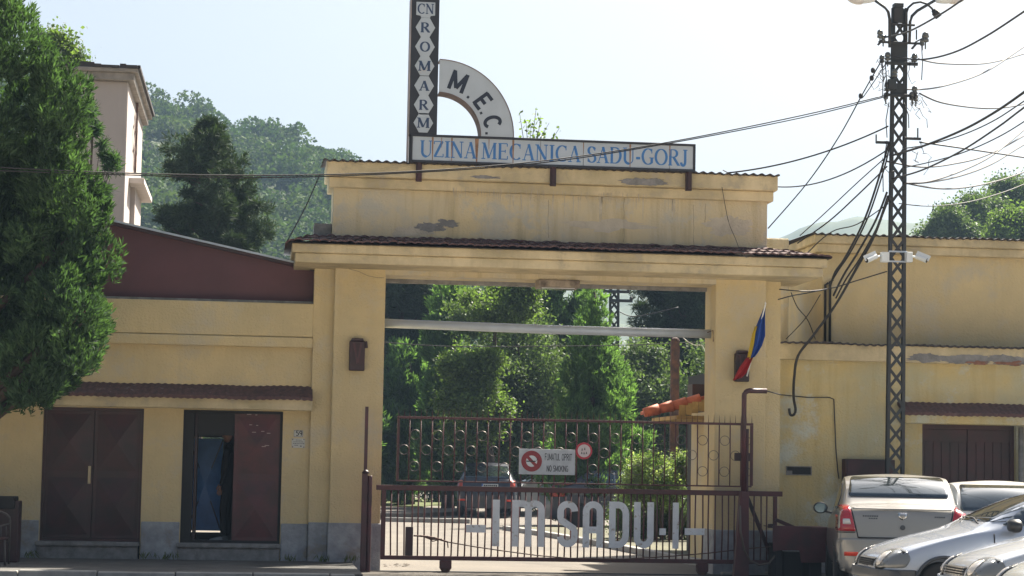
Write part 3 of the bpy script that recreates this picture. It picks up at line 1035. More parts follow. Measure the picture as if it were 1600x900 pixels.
# tiles: two courses along the front, hips at the ends
ax0, ax1 = X(520, 0, 330), X(1199, 0, 330)
ex0, ex1 = cx0 - 0.15, cx1 + 0.10
mb = MB()
def tilez(x, Yy):
    t = (Yy + 1.0) / 1.0
    zf = z_can1 + 0.03 + 0.17 * max(0, min(1, t))
    zl = z_can1 - 0.02 + 0.50 * (x - ex0)
    zr = z_can1 - 0.0 + 0.30 * (ex1 - x)
    return min(zf, zl, zr)
pitch = 0.125
nxt = int((ex1 - ex0) / pitch * 8)
for (ya, yb, up) in ((-1.0, -0.62, 0.0), (-0.66, -0.28, 0.012), (-0.32, 0.0, 0.024)):
    b = len(mb.v)
    xsn = [ex0 + (ex1 - ex0) * i / nxt for i in range(nxt + 1)]
    for th in (0.0, -0.022):
        for (yy, lift) in ((ya, 0.02), (yb, 0.0)):
            for x in xsn:
                k = (x - ex0) / pitch
                wv = 0.017 * abs(math.sin(math.pi * k)) 
                jt = 0.022 * noise.noise(Vector((math.floor(k) * 1.7, ya * 5, 0)))
                sc_y = yy + (0.03 * noise.noise(Vector((math.floor(k) * 2.3, ya * 3, 5))) if yy == ya else 0)
                mb.v.append((x, sc_y, tilez(x, yy) + up + lift * 0.7 + wv + jt + th))
    M1 = nxt + 1
    for i in range(nxt):
        mb.f.append((b + i, b + i + 1, b + M1 + i + 1, b + M1 + i))
        mb.f.append((b + 2 * M1 + i, b + 3 * M1 + i, b + 3 * M1 + i + 1, b + 2 * M1 + i + 1))
        mb.f.append((b + i, b + 2 * M1 + i, b + 2 * M1 + i + 1, b + i + 1))
    mb.f.append((b, b + M1, b + 3 * M1, b + 2 * M1))
    mb.f.append((b + nxt, b + 2 * M1 + nxt, b + 3 * M1 + nxt, b + M1 + nxt))
mb.build('canopy_tiles', M_TILE, gh, recalc=False)
mb = MB()
mb.add([(ex0, -0.98, z_can1), (ex1, -0.98, z_can1), (ex1, 1.0, z_can1), (ex0, 1.0, z_can1), (ex0 + .6, 0, z_can1 + .15), (ex1 - .9, 0, z_can1 + .15), (ex1 - .9, 1.0, z_can1 + .15), (ex0 + .6, 1.0, z_can1 + .15)],
       [(0, 1, 5, 4), (0, 4, 7, 3), (1, 2, 6, 5), (4, 5, 6, 7), (0, 3, 2, 1)])
mb.build('roof_base', M_SHEET, gh)
# parapet with a two step cornice and a corrugated sheet on top
pc_top = zc(262.0, -0.22)
mb = MB(); mb.box(ax0, ax1, 0.0, TH, z_can1 + 0.05, pc_top - 0.30); mb.build('parapet', M_PLAST_OLD, gh, bevel=0.01)
c1 = pc_top - 0.23; c0 = pc_top - 0.385
mb = MB(); mb.box(ax0 - 0.07, ax1 + 0.07, -0.11, TH + .07, c0, c1); mb.build('cornice', M_TRIM, gh, bevel=0.012)
mb = MB(); mb.box(ax0 - 0.115, ax1 + 0.115, -0.20, TH + .11, c1 + 0.001, pc_top); mb.build('cornice', M_TRIM, gh, bevel=0.014)
mb = MB(); wavy_sheet(mb, ax0 - 0.17, ax1 + 0.13, -0.26, pc_top + 0.012, TH + .2, pc_top + 0.06, 0.014, 0.13, 0.02, 0.02)
mb.build('sheet_roof', M_SHEET, gh)
M_PALEP = mat('faded_plaster', (0.56, 0.50, 0.40), 0.95, var=0.25, vscale=3, bump=1.0, bscale=28)
def patch(nm, mt, *a, **k):
    lb = k.pop('label', None)
    o = blob(*a, **k).build(nm, mt, gh)
    if lb: o['label'] = lb
patch('plaster_patch', M_CEMENT, 700, 349, 20, 6, 0.0, 2.0, label='grey patch where the plaster has fallen off the parapet')
patch('plaster_patch', M_CEMENT, 672, 356, 22, 7, 0.0, 5.0)
patch('plaster_patch', M_PALEP, 640, 362, 30, 9, 0.0, 6.3, proud=.0035)
patch('plaster_patch', M_PALEP, 1140, 352, 34, 16, 0.0, 8.3, proud=.0035)
patch('plaster_patch', M_PALEP, 960, 352, 60, 9, 0.0, 9.3, proud=.0035)
patch('plaster_patch', M_CEMENT, 1165, 398, 14, 4, -.905, 4.3, proud=.004)
patch('plaster_patch', M_CEMENT, 760, 277, 22, 2.5, -.2, 4.9, proud=.004)
patch('plaster_patch', M_CEMENT, 1008, 284, 36, 6, -0.2, 3.0, rough=0.25)
# concrete block beside the parapet
mb = MB(); mb.box(X(490, 0.3, 360), ax0 - 0.004, 0.15, 0.6, z_can1 + 0.05, Z(500, 349, 0.15)); mb.build('block', M_CEMENT, gh, bevel=0.01)
# hanging roots and drips along the cornice edge
mb = MB()
for i in range(60):
    px = rnd.uniform(700, 1010)
    p = W(px, 290 + (px - 700) * 0.035, -0.03)
    mb.tube([(p.x, -0.118, c0 + 0.05), (p.x + rnd.uniform(-.01, .01), -0.12, c0 - rnd.uniform(.02, .12))], 0.003, 4)
mb.build('dry_roots', mat('dry_root', (0.42, 0.38, 0.30), 0.9), gh)

mb = MB(); mw = MB()
rc = random.Random(12)
for (px, y0, y1) in ((857, 312, 372), (975, 300, 378), (1084, 320, 384), (1102, 318, 350)):
    pts = [W(px + rc.uniform(-.9, .9), y0 + (y1 - y0) * i / 7, -.001) for i in range(8)]
    mb.tube(pts, [rc.uniform(.002, .0045) for _ in pts], 5)
mb.tube([W(a, b, -.001) for a, b in ((545, 420), (560, 424), (575, 431), (590, 434), (600, 434))], .004, 5)
mb.build('cracks', mat('crack_dark', (0.24, 0.21, 0.16), 0.95), gh)
for k in range(34):
    px = rc.uniform(690, 1090); y0 = 296 + (px - 700) * .035
    p = W(px, y0, -.002); ln = rc.uniform(.05, .42); wd = rc.uniform(.004, .014)
    mw.prism([(p.x - wd, p.z), (p.x + wd, p.z), (p.x + wd * .3, p.z - ln), (p.x - wd * .3, p.z - ln)], -.003, .004)
mw.build('lime_drips', mat('lime_drip', (0.55, 0.50, 0.40), 0.9, var=.3, vscale=9), gh)
# lamp under the lintel
lp = thing('ceiling_lamp', 'flat sooty box lamp fixed under the gateway lintel', 'lamp', (X(872, 0.25, 436), 0.25, z_lint - 0.09))
mb = MB(); mb.box(X(840, 0.05, 436), X(905, 0.05, 436), -0.04, 0.35, z_lint - 0.12, z_lint - 0.002); mb.build('lamp_housing', mat('old_lamp_box', (0.34, 0.29, 0.23), 0.7, var=0.6, vscale=6, col2=(0.10, 0.08, 0.07)), lp, bevel=0.01)
mb = MB(); mb.box(X(846, 0.05, 436), X(898, 0.05, 436), 0.0, 0.3, z_lint - 0.135, z_lint - 0.121); mb.build('diffuser', M_CLEARL, lp)

# wall boxes (flag holders)
def wallbox(px0, px1, py0, py1, lab):
    a, b = W(px0, py0, 0), W(px1, py1, 0)
    t = thing('wall_box', lab, 'metal box', ((a.x + b.x) / 2, 0, b.z), group='dark metal boxes on the gate pillars')
    mb = MB(); mb.box(a.x, b.x - 0.03, -0.12, -0.002, b.z, a.z - 0.03); mb.build('box_body', M_MAROOND, t, bevel=0.01)
    mb = MB(); mb.prism([(a.x + 0.02, a.z - 0.028), (b.x - .05, a.z - 0.028), (b.x - .06, a.z + 0.01), (a.x + 0.03, a.z + 0.01)], -0.14, -0.002); mb.build('lid', M_MAROOND, t, bevel=0.005)
    c = (a.x + b.x) / 2 - .01
    mb = MB()
    mb.prism([(c - .07, a.z - .06), (c - .04, a.z - .06), (c + 0.01, b.z + .12), (c - 0.01, b.z + .1)], -0.135, -0.121)
    mb.prism([(c + .07, a.z - .06), (c + .04, a.z - .06), (c - 0.01 + .004, b.z + .14), (c + 0.02, b.z + .12)], -0.137, -0.121)
    mb.build('emblem', M_MAROON, t)
    mb = MB(); mb.tube([(b.x - .02, -0.06, a.z - .03), (b.x - 0.01, -0.06, a.z - .13)], 0.025, 8); mb.build('hinge', M_MAROOND, t)
    return t
wallbox(546, 572, 530, 580, 'dark maroon metal box on the left gate pillar')
wallbox(1147, 1171, 549, 597, 'dark maroon metal box behind the flag on the right gate pillar')

# flag
fp = W(1167, 588, -0.15)
ft = W(1196, 476, -0.40)
fl = thing('flag', 'blue yellow and red flag drooping from a short pole on the right gate pillar', 'flag', fp)
mb = MB(); mb.tube([fp, ft], 0.011, 8); mb.lathe(ft, [(0.0, 0.0), (0.018, 0.01), (0.0, 0.05)], 'z', 8); mb.build('pole', M_WHITEP, fl)
def cloth(name, mt, cols, nfold, yb, seed):
    """drape: rows of (px_left, px_right, py)"""
    mb = MB()
    nu = 14
    for j, (l, r, y0) in enumerate(cols):
        for i in range(nu + 1):
            u = i / nu
            p = W(l + (r - l) * u, y0 + 6 * (1 - u) * 0.3, yb)
            fold = 0.035 * math.sin(u * math.pi * nfold + seed + j * 0.25)
            mb.v.append((p.x, p.y + fold, p.z))
    for j in range(len(cols) - 1):
        for i in range(nu):
            a = j * (nu + 1) + i
            mb.f.append((a, a + 1, a + nu + 2, a + nu + 1))
    o = mb.build(name, mt, fl, smooth=True)
    md = o.modifiers.new('s', 'SOLIDIFY'); md.thickness = 0.004
cloth('blue_stripe', M_FBLUE, [(1193, 1196, 481), (1187, 1195, 495), (1181, 1195, 510), (1178, 1195, 525), (1176, 1190, 540), (1173, 1183, 552), (1172, 1178, 558)], 3, -0.33, 0.3)
cloth('yellow_stripe', M_FYEL, [(1180, 1183, 509), (1176, 1181, 520), (1173, 1180, 535), (1170, 1177, 550), (1168, 1174, 560)], 2, -0.30, 1.0)
cloth('red_stripe', M_FRED, [(1167, 1177, 557), (1160, 1173, 566), (1154, 1169, 575), (1150, 1165, 583), (1146, 1158, 590), (1145, 1149, 593)], 2.4, -0.30, 2.0)

# ================================================================== ROOF SIGN
YS = -0.30
sg = thing('roof_sign', 'large white and blue lettered metal sign frame standing on top of the gateway', 'sign', (X(860, YS), YS + .2, pc_top))
SD = 0.34
b0, b1 = W(641, 230, YS), W(1087, 246, YS)
zb0, zb1 = zc(260.3, YS), zc(216.3, YS)
def frame(mb, x0, x1, z0, z1, y0, y1, wd):
    mb.box(x0, x1, y0, y1, z0, z0 + wd); mb.box(x0, x1, y0, y1, z1 - wd, z1)
    mb.box(x0, x0 + wd, y0, y1, z0 + wd, z1 - wd); mb.box(x1 - wd, x1, y0, y1, z0 + wd, z1 - wd)
mb = MB(); frame(mb, b0.x, b1.x, zb0, zb1, YS, YS + SD, 0.035); mb.build('banner_frame', M_SIGNK, sg, bevel=0.004)
M_SIGNP = mat('banner_panel', (0.40, 0.46, 0.53), 0.45, var=0.10, vscale=2, streak=0.10, dirt=(0.45, 0.40, 0.36), dirtscale=5, dirtlo=0.62, dirthi=0.74)
seams = [641, 676, 745, 802, 845, 912, 985, 1047, 1087]
mb = MB()
for a, b in zip(seams[:-1], seams[1:]):
    x0 = max(W(a, 235, YS).x + 0.004, b0.x + 0.036); x1 = min(W(b, 235, YS).x - 0.004, b1.x - 0.036)
    mb.box(x0, x1, YS + 0.02, YS + 0.05, zb0 + 0.036, zb1 - 0.036)
mb.build('banner_panel', M_SIGNP, sg)
mb = MB(); mb.box(b0.x + .04, b1.x - .04, YS + 0.052, YS + SD - 0.02, zb0 + 0.037, zb1 - 0.037); mb.build('banner_back', M_RUST, sg)
mb = MB()
for a, wd in ((676, .014), (745, .03), (802, .016), (985, .014), (706, .012), (912, .008), (1047, .010), (690, .006), (764, .007)):
    p = W(a, 235, YS)
    hh = (zb1 - zb0 - .08) * (1.0 if wd > .011 else 0.45)
    mb.prism([(p.x - wd, zb1 - .04), (p.x + wd, zb1 - .04), (p.x + wd * .4, zb1 - .04 - hh), (p.x - wd * .3, zb1 - .04 - hh)], YS + 0.017, YS + 0.019)
mb.build('rust_streaks', mat('rust_stain', (0.30, 0.17, 0.10), 0.8, var=0.4, vscale=9), sg)
mb = MB()
zt0 = zc(251.4, YS + 0.015); hL = 0.245
for word, a, b in (('UZINA', 656, 745), ('MECANICA', 752, 908), ('SADU-GORJ', 917, 1076)):
    xA, xB = W(a, 235, YS).x, W(b, 245, YS).x
    text_line(mb, word, SERIF, 0.155, 0.055, xA, zt0, hL, YS + 0.018, width=xB - xA, depth=0.004)
mb.build('lettering', M_SIGNB, sg)
# supports
for a in (655, 865, 1077):
    p = W(a, 260, YS)
    mb = MB(); mb.box(p.x - .045, p.x + .045, YS + .02, YS + .075, c1 - .05, zb0 - .001); mb.box(p.x - .02, p.x + .02, YS - .012, YS + .018, c1 - .02, zb0 - .001)
    mb.bar((p.x, YS + .3, pc_top + .05), (p.x, YS + .3, zb0), .06, .05)
    mb.build('support', M_MAROOND, sg)
# column
cxa, cxb = W(641, 120, YS).x, W(684.5, 120, YS).x
zt = zc(-3, YS, 660)
mb = MB(); mb.box(cxa, cxb, YS, YS + SD, zb1 + 0.001, zt); mb.build('column_box', M_SIGNK, sg, bevel=0.004)
mb = MB(); mb.box(cxa - .012, cxa - .001, YS, YS + SD, zb0, zt + .01); mb.box(cxa, cxb, YS, YS + SD, zt + .001, zt + .012); mb.build('column_side', mat('column_side_sheet', (0.36, 0.31, 0.30), 0.6, var=0.4, vscale=3), sg)
mb = MB()
mc = (cxa + cxb) / 2 + 0.002
s1 = (YS - CAM.y) / FPX
rowsY = [43, 73, 103, 134, 164, 192]
def zrow(py): return W(662, py, YS).z
for r_ in rowsY:
    z = zrow(r_); hh = 15.4 * s1; wv = 15.6 * s1; nk = 6.8 * s1
    zlo = max(z - hh, zb1 + .012)
    mb.prism([(mc - nk, z + hh), (mc + nk, z + hh), (mc + wv, z), (mc + nk, zlo), (mc - nk, zlo), (mc - wv, z)], YS - 0.008, YS - 0.001)
z = zrow(14)
mb.prism([(mc - 15 * s1, z + 11 * s1), (mc + 15 * s1, z + 11 * s1), (mc + 15 * s1, z - 10 * s1), (mc + 8 * s1, z - 11 * s1), (mc + 7 * s1, z - 14 * s1), (mc - 7 * s1, z - 14 * s1), (mc - 8 * s1, z - 11 * s1), (mc - 15 * s1, z - 10 * s1)], YS - 0.008, YS - 0.001)
mb.build('column_panel', M_SIGNP, sg)
mb = MB()
for ch, r_ in zip('ROMARM', rowsY):
    z = zrow(r_)
    wd = {'M': .20, 'A': .16}.get(ch, .15)
    xx = mc - wd * 0.5
    w0 = SERIF[ch][0]
    glyph(mb, ch, SERIF, 0.19, 0.09, lambda u, v, w_: (xx + u * wd / w0, YS - 0.010 - w_, z - .073 + v * .146), 0.002)
text_line(mb, 'CN', SERIF, 0.16, 0.08, mc - 13.5 * s1, zrow(21.5), .15, YS - 0.010, width=27 * s1, depth=0.002)
mb.build('lettering', mat('navy_letter', (0.02, 0.045, 0.11), 0.5), sg)
# quarter arch
cc = W(684.5, 211, YS)
ro, ri = 121 * s1, 67 * s1
cz = zb1 + 0.001
mb = MB(); mbw = MB()
na = 24
def ar(r, a): return (cc.x + r * math.cos(R(a)), cz + r * math.sin(R(a)))
for (m_, r0_, r1_, ya, yb) in ((mb, ri + .012, ro - .012, YS - 0.0, YS + .02),):
    for i in range(na):
        a0, a1 = 90 * i / na, 90 * (i + 1) / na
        P_ = [ar(r0_, a0), ar(r1_, a0), ar(r1_, a1), ar(r0_, a1)]
        m_.add([(p[0], ya, p[1]) for p in P_] + [(p[0], yb, p[1]) for p in P_], [(0, 1, 2, 3), (7, 6, 5, 4), (1, 5, 6, 2), (0, 3, 7, 4)])
mb.build('arch_panel', M_SIGNP, sg)
mb = MB()
for (r0_, r1_) in ((ro - .012, ro), (ri, ri + .012)):
    mb = MB()
    for i in range(na):
        a0, a1 = 90 * i / na, 90 * (i + 1) / na
        P_ = [ar(r0_, a0), ar(r1_, a0), ar(r1_, a1), ar(r0_, a1)]
        mb.add([(p[0], YS - .012, p[1]) for p in P_] + [(p[0], YS + SD, p[1]) for p in P_], [(0, 1, 2, 3), (7, 6, 5, 4), (1, 5, 6, 2), (0, 3, 7, 4)])
    mb.build('arch_edge', mat('arch_edge_sheet', (0.16, 0.11, 0.10), 0.6, var=0.5, vscale=5), sg)
mb = MB()
for ch, ang, hh in (('M', 70.5, .30), ('E', 38, .28), ('C', 15, .27), ('.', 53, .27), ('.', 28.5, .27), ('.', 3.5, .27)):
    w0 = SANS[ch][0] * hh
    e = Vector((math.cos(R(ang)), math.sin(R(ang)))); tn = Vector((math.sin(R(ang)), -math.cos(R(ang))))
    rb = 75 * s1
    def M3(u, v, w_, e=e, tn=tn, rb=rb, hh=hh, w0=w0):
        q = e * (rb + v * hh) + tn * (u * hh - w0 / 2)
        return (cc.x + q.x, YS - 0.004 - w_, cz + q.y)
    glyph(mb, ch, SANS, 0.19 if ch != '.' else 0.13, 0.19, M3, 0.002)
mb.build('lettering', mat('black_letter', (0.012, 0.02, 0.04), 0.5), sg)

# sapling on the roof behind the sign
def sapling(name, lab, base, stems, lsz, mt, seed, cat='plant'):
    rr = random.Random(seed); rgn = np.random.default_rng(seed)
    t = thing(name, lab, cat, base)
    mb = MB(); Pp = []
    for tip in stems:
        tip = Vector(tip); b = Vector(base)
        mid = b.lerp(tip, 0.5) + Vector((rr.uniform(-.05, .05), 0, 0.05))
        mb.tube([b, mid, tip], [0.008, 0.006, 0.003], 5)
        for k in range(16):
            q = rr.uniform(0.35, 1.02)
            p = (b.lerp(mid, q * 2) if q < 0.5 else mid.lerp(tip, q * 2 - 1))
            Pp.append(p + Vector((rr.uniform(-.05, .05), rr.uniform(-.06, .06), rr.uniform(-.04, .04))))
    mb.build('stem', M_BARK, t)
    P_ = np.array([tuple(p) for p in Pp]); D_ = unit(rgn.normal(size=P_.shape)); S_ = unit(np.cross(D_, rgn.normal(size=P_.shape)))
    quads('leaves', mt, P_, D_, S_, lsz * rgn.uniform(.7, 1.3, len(P_)), lsz * .6, t, tuple(base))
    return t
M_SAP = mat('sapling_leaves', (0.13, 0.19, 0.06), 0.6, island=0.4, transl=0.4)
sb_ = W(832, 262, 0.4); sb_.z = pc_top + .03
sapling('sapling', 'thin leafy sapling sprouting from the gateway roof behind the sign', sb_, [W(a, b, 0.4) for a, b in ((838, 168), (812, 178), (822, 192), (858, 192), (874, 200), (845, 182), (830, 196), (852, 200))], 0.075, M_SAP, 4)

# ================================================================== LEFT WING
YW = 0.20
lw = thing('left_wing', 'low yellow plaster building with grey base left of the gateway', 'building', (X(250, YW), YW, 0))
wx0, wx1 = X(-330, YW), xe - 0.002
zL = lambda py, Y=YW: W(300, py, Y).z       # heights read at px 300
z_base, z_pl = 0.0, W(300, 816, YW).z
z_dt = W(300, 640, YW).z
z_top = W(300, 470.5, YW).z
D1 = (X(64.5, YW, 740), X(222, YW, 740)); D2 = (X(284, YW, 740), X(440, YW, 740))
z_sill = W(150, 846, YW).z
WD = 1.5
mb = MB()
for (p, q) in ((wx0, D1[0]), (D1[1], D2[0]), (D2[1], wx1)): mb.box(p, q, YW, YW + 0.3, 0, z_dt)
mb.box(wx0, wx1, YW, YW + 0.3, z_dt, z_top)
mb.box(wx0, wx0 + .3, YW + .3, YW + WD, 0, z_top)
mb.box(wx1 - .1, wx1, YW + .3, YW + WD, 0, z_top)
mb.build('wall', M_PLAST, lw)
mb = MB()
q0, q1 = X(296, YW + WD), X(352.3, YW + WD)
zq = W(330, 683, YW + WD).z
mb.box(wx0 + .3, q0, YW + WD - .2, YW + WD, 0, z_top); mb.box(q1, wx1 - .1, YW + WD - .2, YW + WD, 0, z_top); mb.box(q0, q1, YW + WD - .2, YW + WD, zq, z_top)
mb.build('back_wall', mat('room_dark_tone', (0.03, 0.034, 0.038), 0.8), lw)  # near-black colour puts the room's darkness into walls, ceiling and partitions
mb = MB(); mb.box(wx0 + .3, wx1 - .1, YW + .3, YW + WD - .2, z_top - .2, z_top - .02); mb.build('ceiling', MATS['room_dark_tone'], lw)
mb = MB(); mb.box(D2[0] - .35, D2[0] - .1, YW + .301, YW + WD - .201, 0, z_top - .2); mb.box(D2[1] + .1, D2[1] + .3, YW + .301, YW + WD - .201, 0, z_top - .2); mb.build('partition', MATS['room_dark_tone'], lw)
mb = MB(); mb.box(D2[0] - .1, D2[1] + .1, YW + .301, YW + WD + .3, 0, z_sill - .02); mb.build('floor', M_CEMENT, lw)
mb = MB(); mb.box(wx0, wx1, YW - .0, YW + WD + .05, z_top + .001, z_top + .04); mb.build('flat_roof', M_CEMENT, lw)
mb = MB()
for (p, q) in ((wx0, D1[0] - .01), (D1[1] + .01, D2[0] - .01), (D2[1] + .01, wx1)):
    mb = MB(); mb.box(p, q, YW - .035, YW + .1, 0, z_pl); mb.build('plinth', M_PLINTH, lw, bevel=0.01)
mb = MB(); mb.box(wx0, wx1, YW - .10, YW - .001, W(300, 523, YW).z, z_top); mb.build('frieze', M_PLAST, lw, bevel=0.01)
mb = MB(); mb.box(wx0, wx1, YW - .14, YW - .001, W(300, 540, YW).z, W(300, 524, YW).z); mb.build('moulding', M_PLAST, lw, bevel=0.012)
sx0, sx1 = wx0 + .2, X(489, YW - .3)
mb = MB(); mb.box(sx0, sx1, YW - .30, YW - .001, W(300, 638, YW - .3).z, W(300, 619, YW - .3).z); mb.build('door_canopy', M_TRIM, lw, bevel=0.01)
mb = MB(); za_ = W(300, 617, YW - .35).z; wavy_sheet(mb, sx0 - .03, sx1 + .0, YW - .36, za_, YW - .005, za_ + .17, 0.006, 0.10, 0.05, 0.025)
mb.build('canopy_tiles', M_TILE, lw)
# doors
def xleaf(x0, x1, z0, z1, y, th=0.045, d=0.06):
    """sheet metal door leaf pressed into an X of pyramids"""
    mb = MB()
    mb.box(x0, x1, y, y + th, z0, z1)
    n = 2
    hh = (z1 - z0) / n
    for k in range(n):
        a, b = z0 + hh * k, z0 + hh * (k + 1)
        m_ = 0.05
        c = ((x0 + x1) / 2, (a + b) / 2)
        V = [(x0 + m_, y - .001, a + m_), (x1 - m_, y - .001, a + m_), (x1 - m_, y - .001, b - m_), (x0 + m_, y - .001, b - m_), (c[0], y - d, c[1])]
        mb.add(V, [(0, 1, 4), (1, 2, 4), (2, 3, 4), (3, 0, 4)])
    return mb
mid1 = X(144.5, YW, 740)
dd = YW + .08
t = thing('double_door', 'closed pair of dark maroon metal doors with pressed diamond panels near the tree', 'door', ((D1[0] + D1[1]) / 2, dd, z_sill))
mb = MB(); frame(mb, D1[0], D1[1], z_sill, z_dt - .001, dd, dd + .1, 0.04); mb.build('frame', M_MAROOND, t)
for (a, b) in ((D1[0] + .042, mid1 - .005), (mid1 + .005, D1[1] - .042)):
    xleaf(a, b, z_sill + .045, z_dt - .045, dd + .015).build('leaf', M_MAROOND, t, recalc=False)
hp = W(139.5, 742, dd)
mb = MB(); mb.tube([(hp.x, dd + .0, hp.z - .12), (hp.x, dd - .06, hp.z - .12), (hp.x, dd - .06, hp.z + .12), (hp.x, dd, hp.z + .12)], .011, 8); mb.box(hp.x - .02, hp.x + .02, dd + .003, dd + .012, hp.z - .13, hp.z + .13)
mb.build('handle', mat('brass_handle', (0.45, 0.38, 0.25), 0.4, metal=0.4), t)
t2 = thing('open_door', 'dark maroon metal door with one leaf open onto a dark room', 'door', ((D2[0] + D2[1]) / 2, dd, z_sill))
mb = MB(); frame(mb, D2[0], D2[1], z_sill, z_dt - .001, dd, dd + .1, 0.04); mb.box(D2[0] + .04, D2[0] + .16, dd + .01, dd + .09, z_sill + .04, z_dt - .045)
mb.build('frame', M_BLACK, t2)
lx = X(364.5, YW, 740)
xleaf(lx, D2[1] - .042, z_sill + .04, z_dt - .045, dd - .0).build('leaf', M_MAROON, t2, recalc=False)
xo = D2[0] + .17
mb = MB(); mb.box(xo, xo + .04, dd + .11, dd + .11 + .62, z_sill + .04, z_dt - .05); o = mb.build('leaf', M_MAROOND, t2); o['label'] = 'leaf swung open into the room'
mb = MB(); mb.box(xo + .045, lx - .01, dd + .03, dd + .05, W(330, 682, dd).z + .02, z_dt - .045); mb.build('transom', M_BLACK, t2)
mb = MB()
for i in range(11):
    px, py = rnd.uniform(385, 420), rnd.choice((648, 664, 676, 683, 697)) + rnd.uniform(-2, 2)
    p = W(px, py, dd - .02); mb.box(p.x, p.x + rnd.uniform(.02, .07), dd - .045, dd - .02, p.z, p.z + .012)
mb.build('scratches', mat('bare_scratch', (0.30, 0.22, 0.20), 0.5), t2)
# blue door at the back of the passage
yb_ = YW + WD - .18
bdx0, bdx1 = X(298.5, yb_), X(351.5, yb_)
bz0, bz1 = W(320, 829, yb_).z, W(320, 685.5, yb_).z
t3 = thing('blue_door', 'blue metal door with crossed folds at the back of the dark passage', 'door', ((bdx0 + bdx1) / 2, yb_, bz0))
mb = MB(); mb.box(bdx0, bdx1, yb_, yb_ + .03, bz0, bz1); cxm = (bdx0 + bdx1) / 2; czm = (bz0 + bz1) / 2
mb.add([(bdx0, yb_ - .001, bz0), (bdx1, yb_ - .001, bz0), (bdx1, yb_ - .001, bz1), (bdx0, yb_ - .001, bz1), (cxm, yb_ - .07, czm)], [(0, 1, 4), (1, 2, 4), (2, 3, 4), (3, 0, 4)])
mb.build('leaf', M_BLUE, t3, recalc=False)
mb = MB(); mb.box(D2[0] + .1, D2[1] - .1, yb_ + .001, yb_ + .1, z_sill - .02, W(320, 831.8, yb_).z); mb.build('door_sill', M_BLACK, t3)
mb = MB(); mb.bar((bdx0, yb_ - .03, bz0), (bdx1, yb_ - .03, bz1), .03, .02); mb.bar((bdx0, yb_ - .03, bz1), (bdx1, yb_ - .03, bz0), .03, .02); mb.build('brace', mat('dark_blue_brace', (0.02, 0.045, 0.10), 0.5), t3)
mb = MB(); mb.box(q0, bdx0 - .02, yb_, yb_ + .05, z_sill - .02, bz1 + .03); mb.box(bdx0 - .02, q1, yb_, yb_ + .05, bz1 + .045, zq); mb.build('frame', M_BLACK, t3)  # black filler added to close the bright gaps around the blue door
mb = MB()
for (p, q, nm) in ((D1[0] - .05, D1[1] - .01, 0), (D2[0] - .05, D2[1] + .02, 1)):
    mb.box(p, q, YW - .10, YW + .30, z_sill - .07, z_sill - .001)
    mb.box(p + .02, q - .02, YW - .06, YW + .2, 0, z_sill - .071)
mb.build('threshold', M_CEMENT, lw, bevel=0.015)

# weeds along the foot of the walls
rgw = np.random.default_rng(77)
for k, (px_, yy_) in enumerate(((236, YW - .05), (262, YW - .05), (452, YW - .05), (508, .05), (548, -.05), (48, YW - .05))):
    bx_ = X(px_, yy_, 870); n_ = 26
    P_ = np.stack([bx_ + rgw.normal(size=n_) * .07, yy_ - .04 - rgw.random(n_) * .06, .13 + rgw.random(n_) * .07], 1)
    D_ = unit(np.stack([rgw.normal(size=n_) * .5, rgw.normal(size=n_) * .3, np.ones(n_)], 1)); S_ = unit(np.cross(D_, rgw.normal(size=(n_, 3))))
    o = quads('weed_tuft', M_GRASS, P_, D_, S_, rgw.uniform(.07, .15, n_), .014)
    tag(o, ('small green weed tuft at the wall foot just right of the closed double doors', 'small green weed tuft at the wall foot just left of the open door', 'small green weed tuft below the wall plaque', 'small green weed tuft where the pilaster meets the left gate pillar', 'small green weed tuft in front of the left gate pillar', 'small green weed tuft beside the maroon cabinet at the left')[k], 'weed', 'weeds along the wall foot')

# house number and plaque
def plate(name, lab, x0, x1, z0, z1, Y, mt, cat='sign'):
    t = thing(name, lab, cat, ((x0 + x1) / 2, Y, z0))
    mb = MB(); mb.box(x0, x1, Y - .012, Y - .002, z0, z1); mb.build('plate', mt, t, bevel=0.002)
    return t
M_ENAM = mat('enamel_plate', (0.50, 0.51, 0.48), 0.4, var=0.15, vscale=12)
a, b = W(459, 672, YW), W(473.5, 683, YW)
t = plate('house_number', 'small white number plate above the plaque beside the open door', a.x, b.x, b.z, a.z, YW, M_ENAM)
mb = MB(); text_line(mb, '59', SANS, .17, .17, a.x + .03, b.z + .018, .075, YW - .0135, width=.10, depth=.001)
frame(mb, a.x + .004, b.x - .004, b.z + .004, a.z - .004, YW - .0145, YW - .0125, .004)
mb.build('number', M_SIGNK, t)
a, b = W(456, 685, YW), W(476, 700, YW)
t = plate('wall_plaque', 'white enamel plaque with faint lettering below the number plate', a.x, b.x, b.z, a.z, YW, M_ENAM)
mb = MB()
for k, (l, r) in enumerate(((.3, .72), (.14, .86), (.12, .88), (.2, .5))):
    zz = a.z - .028 - k * .026
    x = a.x + l * (b.x - a.x)
    while x < a.x + r * (b.x - a.x):
        wd = rnd.uniform(.008, .02); mb.box(x, x + wd, YW - .0135, YW - .0125, zz, zz + .009); x += wd + .006
mb.box(b.x - .07, b.x - .045, YW - .0135, YW - .0125, b.z + .02, b.z + .034)
mb.build('lettering', M_PLASG, t)
mb = MB()
for (x, z) in ((a.x + .014, a.z - .014), (b.x - .014, a.z - .014), (a.x + .014, b.z + .014), (b.x - .014, b.z + .014)): mb.lathe((x, YW - .013, z), [(.008, 0), (.006, -.004)], 'y', 8)
mb.build('screws', M_RUST, t)

